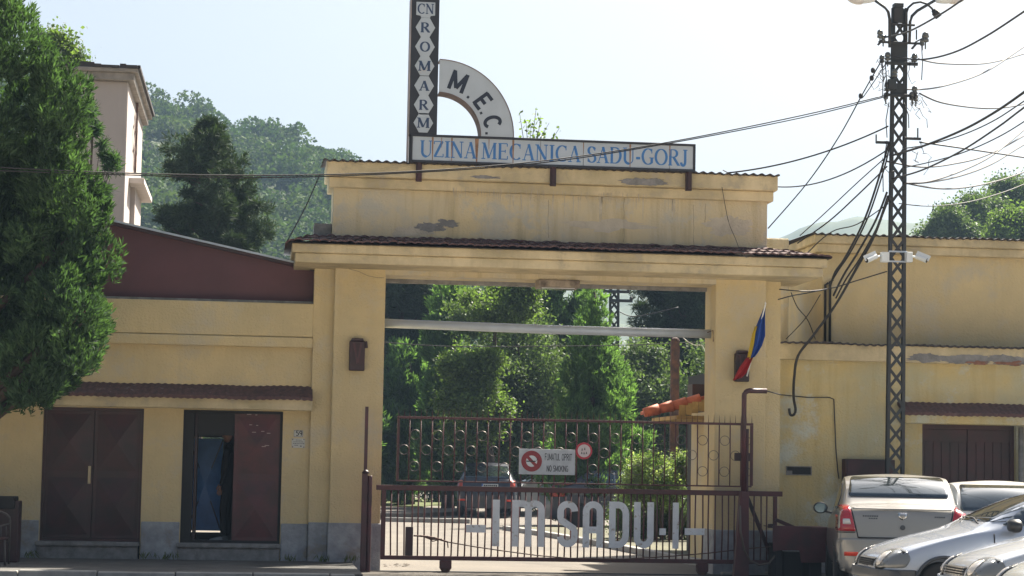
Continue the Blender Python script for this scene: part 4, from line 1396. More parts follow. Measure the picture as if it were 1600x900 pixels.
# maroon shed on top
YM = 0.45
sh = thing('metal_shed', 'maroon sheet metal shed with sloping roof on top of the low building', 'shed', (X(330, YM), YM, z_top + .04))
p1 = W(492, 420, YM); p0 = W(187, 350, YM); dx = p0.x - p1.x
sl = (p0.z - p1.z) / dx
xl = X(20, YM)
zl_ = p1.z + sl * (xl - p1.x)
xr = X(489, YM)
mb = MB(); mb.prism([(xl, z_top + .041), (xr, z_top + .041), (xr, p1.z), (xl, zl_)], YM, YM + 1.2)
mb.build('wall', M_MAROON2, sh)
mb = MB(); mb.prism([(xl - .2, zl_ - sl * .2 + .001), (xr + .05, p1.z + sl * .05 + .001), (xr + .05, p1.z + sl * .05 + .03), (xl - .2, zl_ - sl * .2 + .03)], YM - .12, YM + 2.1)
mb.build('roof', M_GALV, sh)
mb = MB(); mb.prism([(xl - .2, zl_ - sl * .2 - .045), (xr + .05, p1.z + sl * .05 - .045), (xr + .05, p1.z + sl * .05), (xl - .2, zl_ - sl * .2)], YM - .10, YM - .002)
mb.build('verge_board', M_MAROOND, sh)
mb = MB(); mb.box(xr, xr + .04, YM - .03, YM + .2, z_top + .041, p1.z - .05); mb.build('dark_gap_strip', M_BLACK, sh)  # black strip stands in for the dark gap at the shed's end

# ================================================================== TOWER
YT = 12.0
tw = thing('tower', 'tall narrow pinkish grey rendered tower behind the cypress', 'building', (X(160, YT, 250), YT, 0))
tx0, tx1 = X(92, YT, 230), X(197, YT, 230)
tz = W(160, 126, YT).z
mb = MB(); mb.box(tx0, tx1, YT, YT + 5.6, 0, tz); mb.build('wall', M_TOWER, tw, bevel=0.02)
mb = MB(); mb.box(tx0 - .12, tx1 + .12, YT - .14, YT + 5.75, tz + .001, tz + .16); mb.box(tx0 - .18, tx1 + .20, YT - .22, YT + 5.85, tz + .161, tz + .24); mb.build('cornice', M_TOWERC, tw, bevel=0.01)
mb = MB()
x = tx0 - .2
while x < tx1 + .2:
    wd = rnd.uniform(.1, .3); h = rnd.uniform(.02, .10)
    mb.box(x, min(x + wd, tx1 + .25), YT - .3 + rnd.uniform(0, .1), YT + 5.9, tz + .241, tz + .25 + h); x += wd + .003
mb.build('roof', M_SHEET, tw)
p = W(206, 190, YT); 
ya_, yb2 = YT + 2.0, YT + 3.3
def zs(py, Y): return W(208, py, Y).z
mb = MB()
zc_ = zs(218, YT + 2.6)
for (dy, dz, r_) in ((-.35, 0, .28), (.3, .0, .28), (0, .35, .22), (0, -.4, .22)):
    mb.ring((tx1 + .04, YT + 2.6 + dy, zc_ + dz), r_, .035, 'y', 14, 5)
mb.v = [(tx1 + .04 + (q[1] - (YT + 2.6)) * .02, YT + 2.6 + (q[0] - tx1 - .04) + (q[1] - (YT + 2.6)), q[2]) for q in mb.v]
mb.bar((tx1 + .04, YT + 2.6, zc_ - .75), (tx1 + .04, YT + 2.6, zc_ + .8), .05, .05)
mb.build('wrought_ornament', M_RUST, tw)
zb_ = zs(285, YT + 2.0)
mb = MB(); mb.box(tx1 + .001, tx1 + .32, YT + 1.2, YT + 4.6, zb_ - .12, zb_); mb.build('side_canopy', mat('pale_concrete', (0.55, 0.50, 0.46), 0.9, var=0.15, vscale=3), tw, bevel=.01)
mb = MB(); mb.box(tx1 + .001, tx1 + .10, YT + 1.9, YT + 4.2, zb_ - 2.2, zb_ - .121); mb.build('side_bay', M_TOWER, tw)

# ================================================================== RIGHT WING
YR = 1.10
rw = thing('right_wing', 'weathered yellow plaster building with a taller block behind, right of the gateway', 'building', (X(1450, YR), YR, 0))
rx0, rx1 = xf + 0.003, X(1900, YR)
zr = lambda py, Y: W(1450, py, Y).z
r_top = zr(541, YR - .13)
DR = (X(1441, YR, 700), X(1588, YR, 700)); z_drt = W(1515, 664, YR).z
mb = MB()
mb.box(rx0, DR[0], YR, YR + .35, 0, r_top); mb.box(DR[1], rx1, YR, YR + .35, 0, r_top); mb.box(DR[0], DR[1], YR, YR + .35, z_drt, r_top)
mb.build('wall', M_MOSS, rw)
mb = MB(); mb.box(rx0, rx1, YR + .36, YR + 6, 0, r_top - .3); mb.build('core', M_BLACK, rw)
c_b = zr(567, YR - .13)
mb = MB(); mb.box(rx0, rx1, YR - .13, YR - .001, c_b, r_top - .001); mb.build('cornice', M_TRIM, rw, bevel=.01)
mb = MB(); wavy_sheet(mb, rx0 - .0, rx1, YR - .19, r_top + .012, YR + 2.0, r_top + .05, .012, .125, .02, .02); mb.build('sheet_roof', M_SHEET, rw)
mb = MB(); mb.box(rx0, DR[0], YR - .03, YR - .001, 0, 0.45); mb.build('plinth', M_PLINTH, rw)
def rpatch(mt, *a, **k):
    lb = k.pop('label', None)
    o = blob(*a, **k).build(k.get('nm', 'plaster_patch'), mt, rw)
    if lb: o['label'] = lb
rpatch(M_CEMENT, 1447, 559.5, 30, 7, YR - .13, 1.3, rough=.2, label='grey patch of bare render on the cornice')
rpatch(M_CEMENT, 1510, 561, 50, 8, YR - .13, 7.7, rough=.2)
rpatch(M_CEMENT, 1580, 563, 40, 8, YR - .13, 4.4, rough=.2)
rpatch(M_BRICK, 1526, 567, 15, 3.0, YR - .142, 6.0, rough=.6, label='bare brick showing through the cornice')
rpatch(M_BRICK, 1582, 568, 20, 3.2, YR - .142, 9.0, rough=.6)
# small canopy over the garage doors
s0, s1x = X(1415, YR - .35, 650), rx1 - .5
mb = MB(); mb.box(s0, s1x, YR - .35, YR - .001, W(1515, 663, YR - .35).z, W(1515, 648, YR - .35).z); mb.build('door_canopy', M_MOSS, rw, bevel=.012)
mb = MB(); za_ = W(1515, 646, YR - .4).z; wavy_sheet(mb, s0 - .03, s1x, YR - .42, za_, YR - .004, za_ + .17, .006, .10, .05, .025); mb.build('canopy_tiles', M_TILE, rw)
# taller block
YU = 2.3
ux0 = X(1285, YU, 440); u_top = zr(371.5, YU - .2); u_c = zr(398, YU - .2)
mb = MB(); mb.box(ux0, rx1, YU, YU + 7, r_top - .4, u_c + .05); mb.build('upper_wall', M_PLAST, rw)
mb = MB(); mb.box(ux0 - .13, rx1, YU - .14, YU + 7, u_c, u_c + .14); mb.box(ux0 - .19, rx1, YU - .2, YU + 7, u_c + .141, u_top); mb.build('upper_cornice', M_TRIM, rw, bevel=.012)
mb = MB(); wavy_sheet(mb, ux0 - .24, rx1, YU - .25, u_top + .015, YU + 3.5, u_top + .08, .014, .13, .02, .02); mb.build('upper_roof', M_SHEET, rw)
mb = MB(); mb.box(xd + .05, X(1219, 2.6, 380), 2.0, 3.4, r_top - .3, W(1212, 374, 2.2).z); mb.build('chimney', M_PLAST_OLD, rw, bevel=.02)
# garage doors
t = thing('garage_door', 'dark maroon plank double door under the small tiled canopy behind the parked cars', 'door', ((DR[0] + DR[1]) / 2, YR + .1, 0))
mb = MB(); frame(mb, DR[0] + .001, DR[1] - .001, 0.0, z_drt - .001, YR + .1, YR + .18, .07); mb.build('frame', M_MAROOND, t)
xm = (DR[0] + DR[1]) / 2
for (a, b) in ((DR[0] + .072, xm - .006), (xm + .006, DR[1] - .072)):
    mb = MB(); mb.box(a, b, YR + .13, YR + .16, .07, z_drt - .072)
    wd = (b - a) / 5
    for k in range(5): mb.box(a + k * wd + .008, a + (k + 1) * wd - .008, YR + .115, YR + .131, .1 + (.0 if k % 4 else .0), z_drt - .28)
    mb.box(a, b, YR + .105, YR + .131, z_drt - .26, z_drt - .08); mb.box(a + .01, b - .01, YR + .102, YR + .114, z_drt - .95, z_drt - .91)
    mb.build('leaf', M_MAROOND, t)
# vent and hatch
a, b = W(1228, 728, YR), W(1268, 743, YR)
t = thing('wall_vent', 'rusty sunken vent slot in the yellow wall beside the gate machinery', 'vent', ((a.x + b.x) / 2, YR, b.z))
mb = MB(); frame(mb, a.x, b.x, b.z, a.z, YR - .02, YR - .002, .014); mb.build('frame', M_CEMENT, t)
mb = MB(); mb.box(a.x + .015, b.x - .015, YR - .006, YR - .003, b.z + .015, a.z - .015); mb.build('dark_hole_plate', M_BLACK, t)  # flat black plate on the wall gives the vent hole its dark depth
mb = MB(); mb.box(a.x + .015, a.x + .10, YR - .015, YR - .007, b.z + .015, b.z + .07); mb.build('brick_stub', M_CEMENT, t)
a, b = W(1315, 717, YR), W(1392, 800, YR)
t = thing('meter_cabinet', 'dark maroon metal cabinet on the yellow wall behind the beige car', 'cabinet', ((a.x + b.x) / 2, YR, b.z))
mb = MB(); mb.box(a.x, b.x, YR - .22, YR - .002, b.z, a.z); mb.build('cabinet_body', M_MAROOND, t, bevel=.01)
mb = MB(); mb.box(a.x + .03, b.x - .03, YR - .235, YR - .221, b.z + .03, a.z - .03); mb.build('cabinet_door', M_MAROOND, t)
# grey downpipe at the garage door's right side
p = W(1593, 700, YR)
t = thing('downpipe', 'pale grey pipe on the wall right of the garage door', 'pipe', (p.x, YR, 0))
mb = MB(); mb.tube([(p.x, YR - .07, 0), (p.x, YR - .07, z_drt - .02)], .045, 10); mb.build('pipe', M_CEMENT, t, smooth=True)
# ================================================================== GATE
YG = -0.35
def gx(px, py=765): return W(px, py, YG).x
gt = thing('sliding_gate', 'dark maroon barred sliding gate with white cut out letters and circle ornaments', 'gate', (gx(905), YG, 0.0))
zb_ = zc(874, YG); zm = zc(765.5, YG); zm2 = zc(758.5, YG); zu = zc(656.5, YG)
xg0_, xg1_ = gx(596.5), gx(1214)
mb = MB()
mb.box(gx(588), gx(1222), YG - .035, YG + .035, zm - .04, zm + .035)
mb.box(xg0_, xg1_, YG - .03, YG + .03, zb_ - .032, zb_ + .03)
mb.box(xg0_, xg0_ + .065, YG - .03, YG + .03, zb_ + .031, zm - .041)
mb.box(xg1_ - .055, xg1_, YG - .03, YG + .03, zb_ + .031, zm - .041)
mb.build('lower_frame', M_GATE, gt, bevel=.004)
n = 59
for i in range(1, n):
    x = xg0_ + .05 + (xg1_ - xg0_ - .1) * i / n
    mb = MB(); j = rnd.uniform(-.012, .012)
    mb.tube([(x, YG, zb_ + .02), (x + j, YG + rnd.uniform(-.004, .004), (zb_ + zm) / 2), (x + j * .5, YG, zm - .03)], .0115, 6)
    mb.build('bar', M_GATE, gt, smooth=True)
xu0, xu1 = gx(622, 700), gx(1174.5, 700)
mb = MB()
mb.box(xu0 - .02, xu1 + .0, YG - .022, YG + .022, zm2 - .012 + .035, zm2 + .045)
mb.box(xu0 - .02, xu1 + .02, YG - .018, YG + .018, zu - .018, zu + .018)
mb.box(xu0 - .02, xu0 + .018, YG - .018, YG + .018, zm2 + .046, zu - .019)
mb.box(xu1 - .025, xu1 + .02, YG - .018, YG + .018, zm2 + .046, zu - .019)
mb.build('upper_frame', M_GATE, gt, bevel=.003)
nc = 32
dxc = (xu1 - xu0) / nc
for i in range(1, nc):
    x = xu0 + dxc * i
    mb = MB(); mb.tube([(x, YG, zm2 + .03), (x + rnd.uniform(-.006, .006), YG, (zm2 + zu) / 2), (x, YG, zu - .01)], .0092, 6)
    mb.build('bar', M_GATE, gt, smooth=True)
zr1, zr2, zr3 = zc(683, YG), zc(706.5, YG), zc(732, YG)
for i in range(nc):
    x = xu0 + dxc * (i + .5)
    for z in ((zr2,) if i % 2 == 0 else (zr1, zr3)):
        mb = MB(); mb.ring((x + rnd.uniform(-.004, .004), YG + rnd.uniform(-.004, .004), z), dxc * .5 - .012, .0052, 'y', 22, 5)
        mb.build('ring', M_RINGM, gt, smooth=True)
for i in range(nc * 2 + 1):
    x = xu0 + dxc * i * .5
    if x > xu1 + .01: break
    mb = MB(); mb.tube([(x, YG, zu + .015), (x + rnd.uniform(-.006, .006), YG, zu + .13)], [.006, .0015], 5)
    mb.build('spike', M_GATE, gt)
# cut out letters
YL_ = YG - .045
def lx(px): return W(px, 815, YL_).x
zT, zB = W(915, 783, YL_).z, W(915, 855.5, YL_).z
hT = zT - zB
def plate_letter(polys, nm='letter'):
    mb = MB()
    for P_ in polys: mb.prism(P_, YL_ - .006, YL_ + .002)
    mb.build(nm, M_WHITEP, gt)
def stroke2(pts, wd, k0=0):
    mb = MB()
    ribbon(mb, pts, 'T', wd, wd, lambda u, v, w_: (u, YL_ - .004 - w_ - k0 * .001, v), .004, 0)
    return mb
def letter(strokes, wd, nm='letter'):
    mb = MB()
    for k, s_ in enumerate(strokes):
        m2 = stroke2(s_, wd, k); mb.add(m2.v, m2.f)
    mb.build(nm, M_WHITEP, gt)
wl = lx(781) - lx(770.5)
slz = 0.0
def rect(x0, x1, z0, z1, nm='letter'): plate_letter([[(x0, z0), (x1, z0), (x1, z1), (x0, z1)]], nm)
rect(lx(728.5), lx(759), W(740, 832, YL_).z, W(740, 820, YL_).z, 'dash')
rect(lx(769.5), lx(780.5), zB, zT)
h_ = wl / 2
x0, x1, xm_ = lx(800) + h_, lx(851) - h_, lx(825.5)
ra = (xm_ - x0) / 2
letter([[(x0, zB), (x0, zT)], [(x0 - h_ + .0, zT - h_), (x0 + ra, zT - h_)] + arcp(x0 + ra, zT - h_ - ra, ra, ra, 90, 0, 8) + [(xm_, zB)],
        [(xm_, zT - h_ * 2.2)] + arcp(xm_ + ra, zT - h_ - ra, ra, ra, 140, 0, 12) + [(x1, zB)]], wl)
def Sg(xa_, xb_):
    a, b = lx(xa_) + h_, lx(xb_) - h_; r = (b - a) / 2; c = (a + b) / 2
    return [arcp(c, zT - h_ - r, r, r, 0, 180, 14) + [(a, zT - hT * .36)] + arcp(c, zB + hT * .40, r * 1.0, hT * .16, 160, 60, 5)[0:0] + [(a + .01, zT - hT * .42), (b - .01, zB + hT * .40), (b, zB + hT * .34)] + arcp(c, zB + h_ + r, r, r, 0, -180, 14)]
letter(Sg(870.5, 903), wl)
a, b = lx(910.5) + h_, lx(942.5) - h_; r = (b - a) / 2; c = (a + b) / 2
letter([[(a, zB)] + arcp(c, zT - h_ - r, r, r, 180, 0, 16) + [(b, zB)], [(a, zB + hT * .38), (b, zB + hT * .38)]], wl)
a, b = lx(951.5) + h_, lx(983) - h_; r = (b - a) * .9
letter([[(a, zB), (a, zT)], [(a, zT - h_), (b - r * .6, zT - h_)] + arcp(b - r * .6, zT - h_ - r * .8, r * .6, r * .8, 90, 0, 8) + arcp(b - r * .6, zB + h_ + r * .8, r * .6, r * .8, 0, -90, 8) + [(a, zB + h_)]], wl)
a, b = lx(990.5) + h_, lx(1021.5) - h_; r = (b - a) / 2; c = (a + b) / 2
letter([[(a, zT)] + arcp(c, zB + h_ + r, r, r, 180, 360, 16) + [(b, zT)]], wl)
rect(lx(1030.5), lx(1040.5), W(1035, 836, YL_).z, W(1035, 825.5, YL_).z, 'dot')
rect(lx(1051), lx(1060.5), zB, zT)
rect(lx(1070), lx(1101), W(1085, 836, YL_).z, W(1085, 825.5, YL_).z, 'dash')
# rollers
for px in (696, 1097):
    x = gx(px, 885)
    mb = MB(); mb.box(x - .085, x + .085, YG - .06, YG - .045, .06, zb_ - .033); mb.box(x - .085, x + .085, YG + .045, YG + .06, .06, zb_ - .033); mb.box(x - .085, x + .085, YG - .044, YG + .044, zb_ - .05, zb_ - .033)
    o = mb.build('roller_bracket', M_GATE, gt, bevel=.004)
    mb = MB(); mb.lathe((x, YG, .082), [(.07, -.035), (.082, -.03), (.06, 0), (.082, .03), (.07, .035)], 'y', 20); mb.build('roller', M_RUST, o, smooth=True)
mb = MB(); x = gx(640); mb.box(gx(634.5), gx(646.5), YG - .06, YG - .031, zb_ + .031, zc(826, YG)); mb.build('lock_plate', M_MAROOND, gt, bevel=.004)
mb = MB(); mb.tube([W(a, b, YG - .06) for a, b in ((646, 837), (662, 838), (674, 841), (684, 842), (700, 847))], [.012, .014, .03, .016, .012], 7)
mb.tube([W(a, b, YG - .06) for a, b in ((668, 838), (676, 846), (690, 842))], .008, 5); mb.tube([W(a, b, YG - .06) for a, b in ((699, 846), (700, 856))], .009, 5)
mb.build('latch', M_RUST, gt)
# cable along the bottom
ch = MB(); ch.tube([W(a, b, YG - .08) for a, b in ((700, 847), (740, 854), (780, 860), (840, 868), (900, 873), (970, 874), (1050, 869), (1110, 864), (1160, 858), (1205, 854))], .009, 6)
tag(ch.build('drive_chain', M_RUST, smooth=True), 'slack rusty chain hanging along the bottom of the gate', 'chain')
# ground rail
mb = MB(); mb.box(gx(566, 893), gx(1240, 893), YG - .02, YG + .02, .007, .022); mb.build('gate_rail', M_STEEL)
tag(bpy.data.objects['gate_rail'], 'steel track set in the ground under the gate', 'rail')

# signs on the gate
Yn = YG - .05
a, b = W(811, 701, Yn), W(898, 742.5, Yn)
t = thing('no_smoking_sign', 'white rectangular sign with red crossed out cigarette wired to the gate bars', 'sign', ((a.x + b.x) / 2, Yn, b.z))
mb = MB(); mb.box(a.x, b.x, Yn - .01, Yn, b.z, a.z); mb.build('plate', mat('scuffed_white_plate', (0.50, 0.53, 0.56), 0.5, var=.18, vscale=7), t, bevel=.003)
cx_, cz_ = W(830.5, 720.5, Yn).x, W(830.5, 720.5, Yn).z
rr_ = W(843, 720, Yn).x - cx_
mb = MB()
mb.lathe((cx_, Yn - .0115, cz_), [(rr_ - .03, 0), (rr_ - .03, .001)], 'y', 32); mb.build('disc', M_CAMW, t)
mb = MB()
for i in range(40):
    a0, a1 = 2 * math.pi * i / 40, 2 * math.pi * (i + 1) / 40
    P_ = [(cx_ + q * math.cos(g_), cz_ + q * math.sin(g_)) for q, g_ in ((rr_ - .035, a0), (rr_ + .035, a0), (rr_ + .035, a1), (rr_ - .035, a1))]
    mb.add([(p[0], Yn - .0145, p[1]) for p in P_] + [(p[0], Yn - .011, p[1]) for p in P_], [(0, 1, 2, 3), (7, 6, 5, 4), (1, 5, 6, 2), (0, 3, 7, 4)])
mb.bar((cx_ - rr_ * .72, Yn - .014, cz_ + rr_ * .72), (cx_ + rr_ * .72, Yn - .014, cz_ - rr_ * .72), .003, .045)
mb.build('red_symbol', M_SIGNR, t, recalc=True)
mb = MB(); mb.box(cx_ - .08, cx_ + .06, Yn - .0168, Yn - .013, cz_ - .010, cz_ + .006)
mb.tube([(cx_ + .07, Yn - .014, cz_ + .01), (cx_ + .09, Yn - .014, cz_ + .03), (cx_ + .095, Yn - .014, cz_ + .06)], .004, 5)
l_ = [W(px, 720, Yn).x for px in (851, 893.5, 854, 888)]
text_line(mb, 'FUMATUL', SANS, .13, .13, l_[0], W(850, 719, Yn).z, .10, Yn - .0105, width=(l_[1] - l_[0]) * .56, depth=.001)
text_line(mb, 'OPRIT', SANS, .13, .13, l_[0] + (l_[1] - l_[0]) * .62, W(870, 719.5, Yn).z, .10, Yn - .0105, width=(l_[1] - l_[0]) * .38, depth=.001)
text_line(mb, 'NO', SANS, .15, .15, l_[2], W(870, 737, Yn).z, .09, Yn - .0105, width=(l_[3] - l_[2]) * .24, depth=.001)
text_line(mb, 'SMOKING', SANS, .14, .14, l_[2] + (l_[3] - l_[2]) * .30, W(870, 737, Yn).z, .09, Yn - .0105, width=(l_[3] - l_[2]) * .70, depth=.001)
mb.build('lettering', M_SIGNK, t)
c_ = W(912.5, 704.5, Yn); r_ = .125
t = thing('round_sign', 'small round red bordered sign on the gate right of the no smoking sign', 'sign', (c_.x, Yn, c_.z - r_))
mb = MB(); mb.lathe(c_, [(r_, -.004), (r_, .004)], 'y', 32); mb.build('plate', mat('bright_sign_red', (0.45, 0.03, 0.05), .45), t)
mb = MB(); mb.lathe(c_ + Vector((0, -.006, 0)), [(r_ * .76, -.001), (r_ * .76, .001)], 'y', 32); mb.build('disc', mat('pinkish_disc', (0.62, 0.52, 0.52), .5), t)
mb = MB()
for (dx_, dz_, h) in ((-.03, .02, .03), (.01, .03, .035), (-.035, -.03, .03), (.0, -.035, .03), (.035, -.03, .03)):
    mb.box(c_.x + dx_ - .006, c_.x + dx_ + .006, c_.y - .010, c_.y - .0075, c_.z + dz_ - h / 2, c_.z + dz_ + h / 2); mb.box(c_.x + dx_ - .012, c_.x + dx_ + .012, c_.y - .0105, c_.y - .008, c_.z + dz_ - h / 2, c_.z + dz_ - h / 2 + .008)
mb.build('pictogram', M_PLASG, t)

# posts
t = thing('guide_post', 'dark maroon steel post with thin upper rod at the left end of the gate', 'post', (gx(571, 885), YG - .12, 0))
x = gx(571.5, 820)
mb = MB(); mb.box(x - .075, x + .005, YG - .17, YG - .06, 0, zc(745, YG)); mb.tube([(x + .04, YG - .12, 0), (x + .04, YG - .12, zc(748, YG))], .035, 10); mb.build('post', M_MAROON, t, bevel=.004)
mb = MB(); mb.lathe((x - .025, YG - .115, zc(745, YG) + .001), [(.05, 0), (.055, .02), (.03, .05), (.0, .06)], 'z', 12); mb.build('cap', M_MAROOND, t, smooth=True)
xq = gx(572.5, 650)
mb = MB(); mb.box(xq - .024, xq + .024, YG - .10, YG - .06, zc(748, YG), zc(641.5, YG)); mb.build('rod', M_MAROON, t)
t = thing('gate_drive_post', 'maroon steel post with a bent pipe on top at the right end of the gate', 'post', (gx(1158, 885), YG - .15, 0))
x = gx(1157, 820)
zq_ = W(1160, 768, YG - .15).z
mb = MB(); mb.prism([(x - .14, 0), (x + .085, 0), (x + .075, zq_), (x - .05, zq_)], YG - .22, YG - .08)
mb.build('post', M_MAROON, t, bevel=.006)
xp = W(1162, 700, YG - .15).x
pz = W(1175, 610.5, YG - .15).z
xe_ = W(1198, 611, YG - .15).x
pts = [(xp, YG - .15, zq_ - .05), (xp, YG - .15, pz - .08)] + [(xp + .08 - .08 * math.cos(R(a_)), YG - .15, pz - .08 + .08 * math.sin(R(a_))) for a_ in (22, 45, 67, 90)] + [(xe_, YG - .15, pz)]
mb = MB(); mb.tube(pts, .038, 12); mb.build('pipe', M_MAROON, t, smooth=True)
mb = MB(); z_ = W(1160, 714, YG - .15).z; mb.box(xp - .12, xp + .11, YG - .11, YG - .05, z_ - .06, z_ + .06); mb.box(xp + .035, xp + .075, YG - .17, YG - .13, zq_, z_ + .42); mb.build('clamp', M_MAROOND, t, bevel=.005)
a_, b_ = W(1164, 768, YG + .15), W(1206, 872, YG + .15)
mb = MB(); mb.bar(a_, b_, .06, .05); mb.build('brace', M_MAROOND, t)
mb = MB(); mb.tube([W(p_, q_, YG - .25) for p_, q_ in ((1156, 790), (1157, 830), (1163, 860), (1172, 876), (1186, 883), (1202, 880), (1211, 868))], .016, 8)
tag(mb.build('hose', mat('hose_brown', (.10, .075, .06), .5), smooth=True), 'brown hose looping down between the drive post and the machine cover', 'hose')
# machine cover
Ym = YG - .35
a_, b_ = W(1208, 821, Ym), W(1297, 880, Ym)
t = thing('machine_cover', 'dented dark maroon metal cover over the gate motor beside the beige car', 'machine', ((a_.x + b_.x) / 2, Ym, 0))
xL, xR = a_.x, b_.x; zt_, zbm = a_.z, b_.z
nl, nr_ = W(1218, 860, Ym).x, W(1249, 860, Ym).x
zn = W(1230, 860, Ym).z
mb = MB()
mb.prism([(xL, zn - .02), (nl, zn), (nr_, zn), (nr_ + .03, zbm - .0), (xR, zbm + .01), (xR + .01, zt_ - .02), (xL, zt_)], Ym, Ym + .01)
mb.box(xL, xR, Ym + .011, Ym + .6, zt_ - .03, zt_ - .015); mb.box(xR - .012, xR - .0, Ym + .011, Ym + .6, zbm, zt_ - .031)
mb.build('cover', M_MAROON, t, bevel=.003)
mb = MB(); mb.box(nl - .05, nl + .06, Ym + .05, Ym + .5, 0, zn + .1); mb.box(xR - .3, xR - .1, Ym + .1, Ym + .5, 0, zbm + .05); mb.box(nl + .1, nr_ + .1, Ym + .2, Ym + .5, .0, zn - .03); mb.build('motor_base', M_BLACK, t, bevel=.01)
mb = MB(); mb.bar(W(1212, 812, Ym + .1), W(1240, 824, Ym + .1), .05, .05); mb.box(W(1202, 823, Ym).x, xL + .04, Ym + .05, Ym + .1, zt_ - .04, zt_ + .02); mb.build('arm', M_MAROOND, t)
for i in range(7):
    p = G(rnd.uniform(1118, 1160), rnd.uniform(880, 892)); 
mb = MB()
for i in range(26):
    p = G(rnd.uniform(601, 640), rnd.uniform(882, 887)); s_ = rnd.uniform(.012, .03)
    mb.lathe((p.x, p.y, 0.0), [(s_, 0), (s_ * 1.1, s_ * .4), (s_ * .4, s_ * .8)], 'z', 6)
tag(mb.build('rubble', M_RUBBLE), 'small heap of brown rubble inside the gate by the left pillar', 'rubble', kind='stuff')

# overhead pipe
a_, b_ = W(600, 505.5, .35), W(1110, 522, .35)
mb = MB(); mb.tube([(xb - .05, .35, a_.z + .005), ((xb + xc) / 2, .35, (a_.z + b_.z) / 2 - .01), (xc + .05, .35, b_.z)], .068, 18)
t = thing('overhead_pipe', 'thick pale grey pipe crossing the gateway between the pillars', 'pipe', ((xb + xc) / 2, .35, a_.z)); mb.build('pipe', M_GALV, t, smooth=True)
mb = MB(); p = W(1109, 524, .1); mb.tube([(xc - .08, .2, p.z + .05), (xc - .004, .15, p.z + .08), (xc - .004, .12, p.z - .09)], .008, 6); mb.build('bracket', M_RUST, t)

# thin conduit on the right wall
pts = [W(a, b, -.02 if a < 1222 else YR - .025) for a, b in ((1198, 611), (1219, 616.5))] + [W(a, b, YR - .02) for a, b in ((1222, 617), (1262, 621), (1296, 621), (1303, 624), (1304, 650), (1306, 700), (1309, 735), (1311, 748))]
mb = MB(); mb.tube(pts, .009, 6); tag(mb.build('wall_conduit', M_CABLEG, smooth=True), 'thin grey conduit running from the drive post pipe down the right wall', 'conduit')

# guard hut behind the right pillar
hx = X(1100, 2.4, 640)
t = thing('guard_hut', 'guard hut with orange tiled eave behind the right pillar', 'hut', (hx + .8, 2.4, 0))
hz_ = W(1080, 650, 2.4).z
mb = MB(); mb.box(hx + .25, hx + 2.3, 2.4, 4.6, 0, hz_ + .1); mb.build('wall', M_PLAST, t)
pA, pB = W(1006, 645, 2.2), W(1092, 624, 2.2)
mb = MB()
for k in range(4):
    q0_, q1_ = pA.lerp(pB, k / 4), pA.lerp(pB, (k + 1) / 4 + .02)
    mb.tube([q0_, q1_], [.075, .095], 10)
mb.build('ridge_tiles', M_ORTILE, t, smooth=True)
mb = MB(); d_ = pB - pA
mb.prismv([pA + Vector((0, .02, .02)), pB + Vector((0, .02, .03)), pB + d_ * .9 + Vector((0, .02, .04)), pB + d_ * .9 + Vector((0, .02, -.04)), pA + Vector((0, .02, -.03))], (0, .30, 0)); mb.build('roof', M_ORTILE, t)
mb = MB()
for k in range(5):
    x_ = W(1058 + k * 10, 640, 2.3).x
    mb.box(x_, x_ + .10, 2.12, 2.16, hz_ - .02 + k * .03, hz_ + .17 + k * .03)
mb.box(W(1056, 640, 2.3).x, hx + .3, 2.2, 4.4, hz_ - .06, hz_ - .0); mb.build('eave_boards', mat('yellow_eave_paint', (.46, .30, .10), .8, var=.4, vscale=6), t)
a_, b_ = W(1082, 600, 2.6), W(1101, 626, 2.6)
mb = MB(); mb.box(a_.x, a_.x + .6, 2.6, 3.0, b_.z - .1, a_.z); mb.build('chimney', M_MAROOND, t)

# ================================================================== LATTICE PYLON
YP = 0.30
def pylon(name, lab, Y, px_c0, px_c1, py_top, py_bot, wd_b, wd_t, solid_from, group=None, depth=.2):
    base = W(px_c1, py_bot, Y); base.z = 0
    top = W(px_c0, py_top, Y)
    t = thing(name, lab, 'pylon', (base.x, Y, 0), 0, group)
    H_ = top.z
    def cx(z): return base.x + (top.x - base.x) * z / H_
    def hw_(z): return (wd_b + (wd_t - wd_b) * z / H_) / 2
    lw_ = wd_b * .15
    for sx_ in (-1, 1):
        for sy in (0, 1):
            mb = MB()
            a, b = Vector((cx(0) + sx_ * (hw_(0) - lw_ / 2), Y + sy * depth, 0)), Vector((cx(H_) + sx_ * (hw_(H_) - lw_ / 2), Y + sy * depth, H_))
            mb.bar(a, b, lw_, .012)
            mb.bar(a + Vector((sx_ * lw_ / 2, .03 * (1 if sy == 0 else -1), 0)), b + Vector((sx_ * lw_ / 2, .03 * (1 if sy == 0 else -1), 0)), .012, .06)
            mb.build('leg', M_STEEL, t)
    mb = MB()
    z = .3
    st = wd_b * .98
    while z < H_ - .2:
        z2 = min(z + st, H_ - .05)
        for yy in ((Y - .008,) if depth < .1 else (Y - .008, Y + depth + .008)):
            i0 = hw_(z) - lw_ * .5
            mb.bar((cx(z) - i0, yy, z), (cx(z2) + i0, yy, z2), .008, .045)
            mb.bar((cx(z) + i0, yy + .009, z), (cx(z2) - i0, yy + .009, z2), .008, .045)
        mb.bar((cx(z) - i0, Y, z), (cx(z) - i0, Y + depth, z), .02, .02)
        mb.bar((cx(z) + i0, Y, z), (cx(z) + i0, Y + depth, z), .02, .02)
        z = z2
    mb.build('lattice', M_STEEL, t)
    return t, cx, hw_, H_
t, pcx, phw, PH = pylon('lattice_pole', 'tall dark riveted lattice steel pole carrying wires lamps and cameras beside the right building', YP, 1406.5, 1397.5, 12, 900, .295, .235, 0, None, .07)
py2z = lambda py: W(1400, py, YP).z
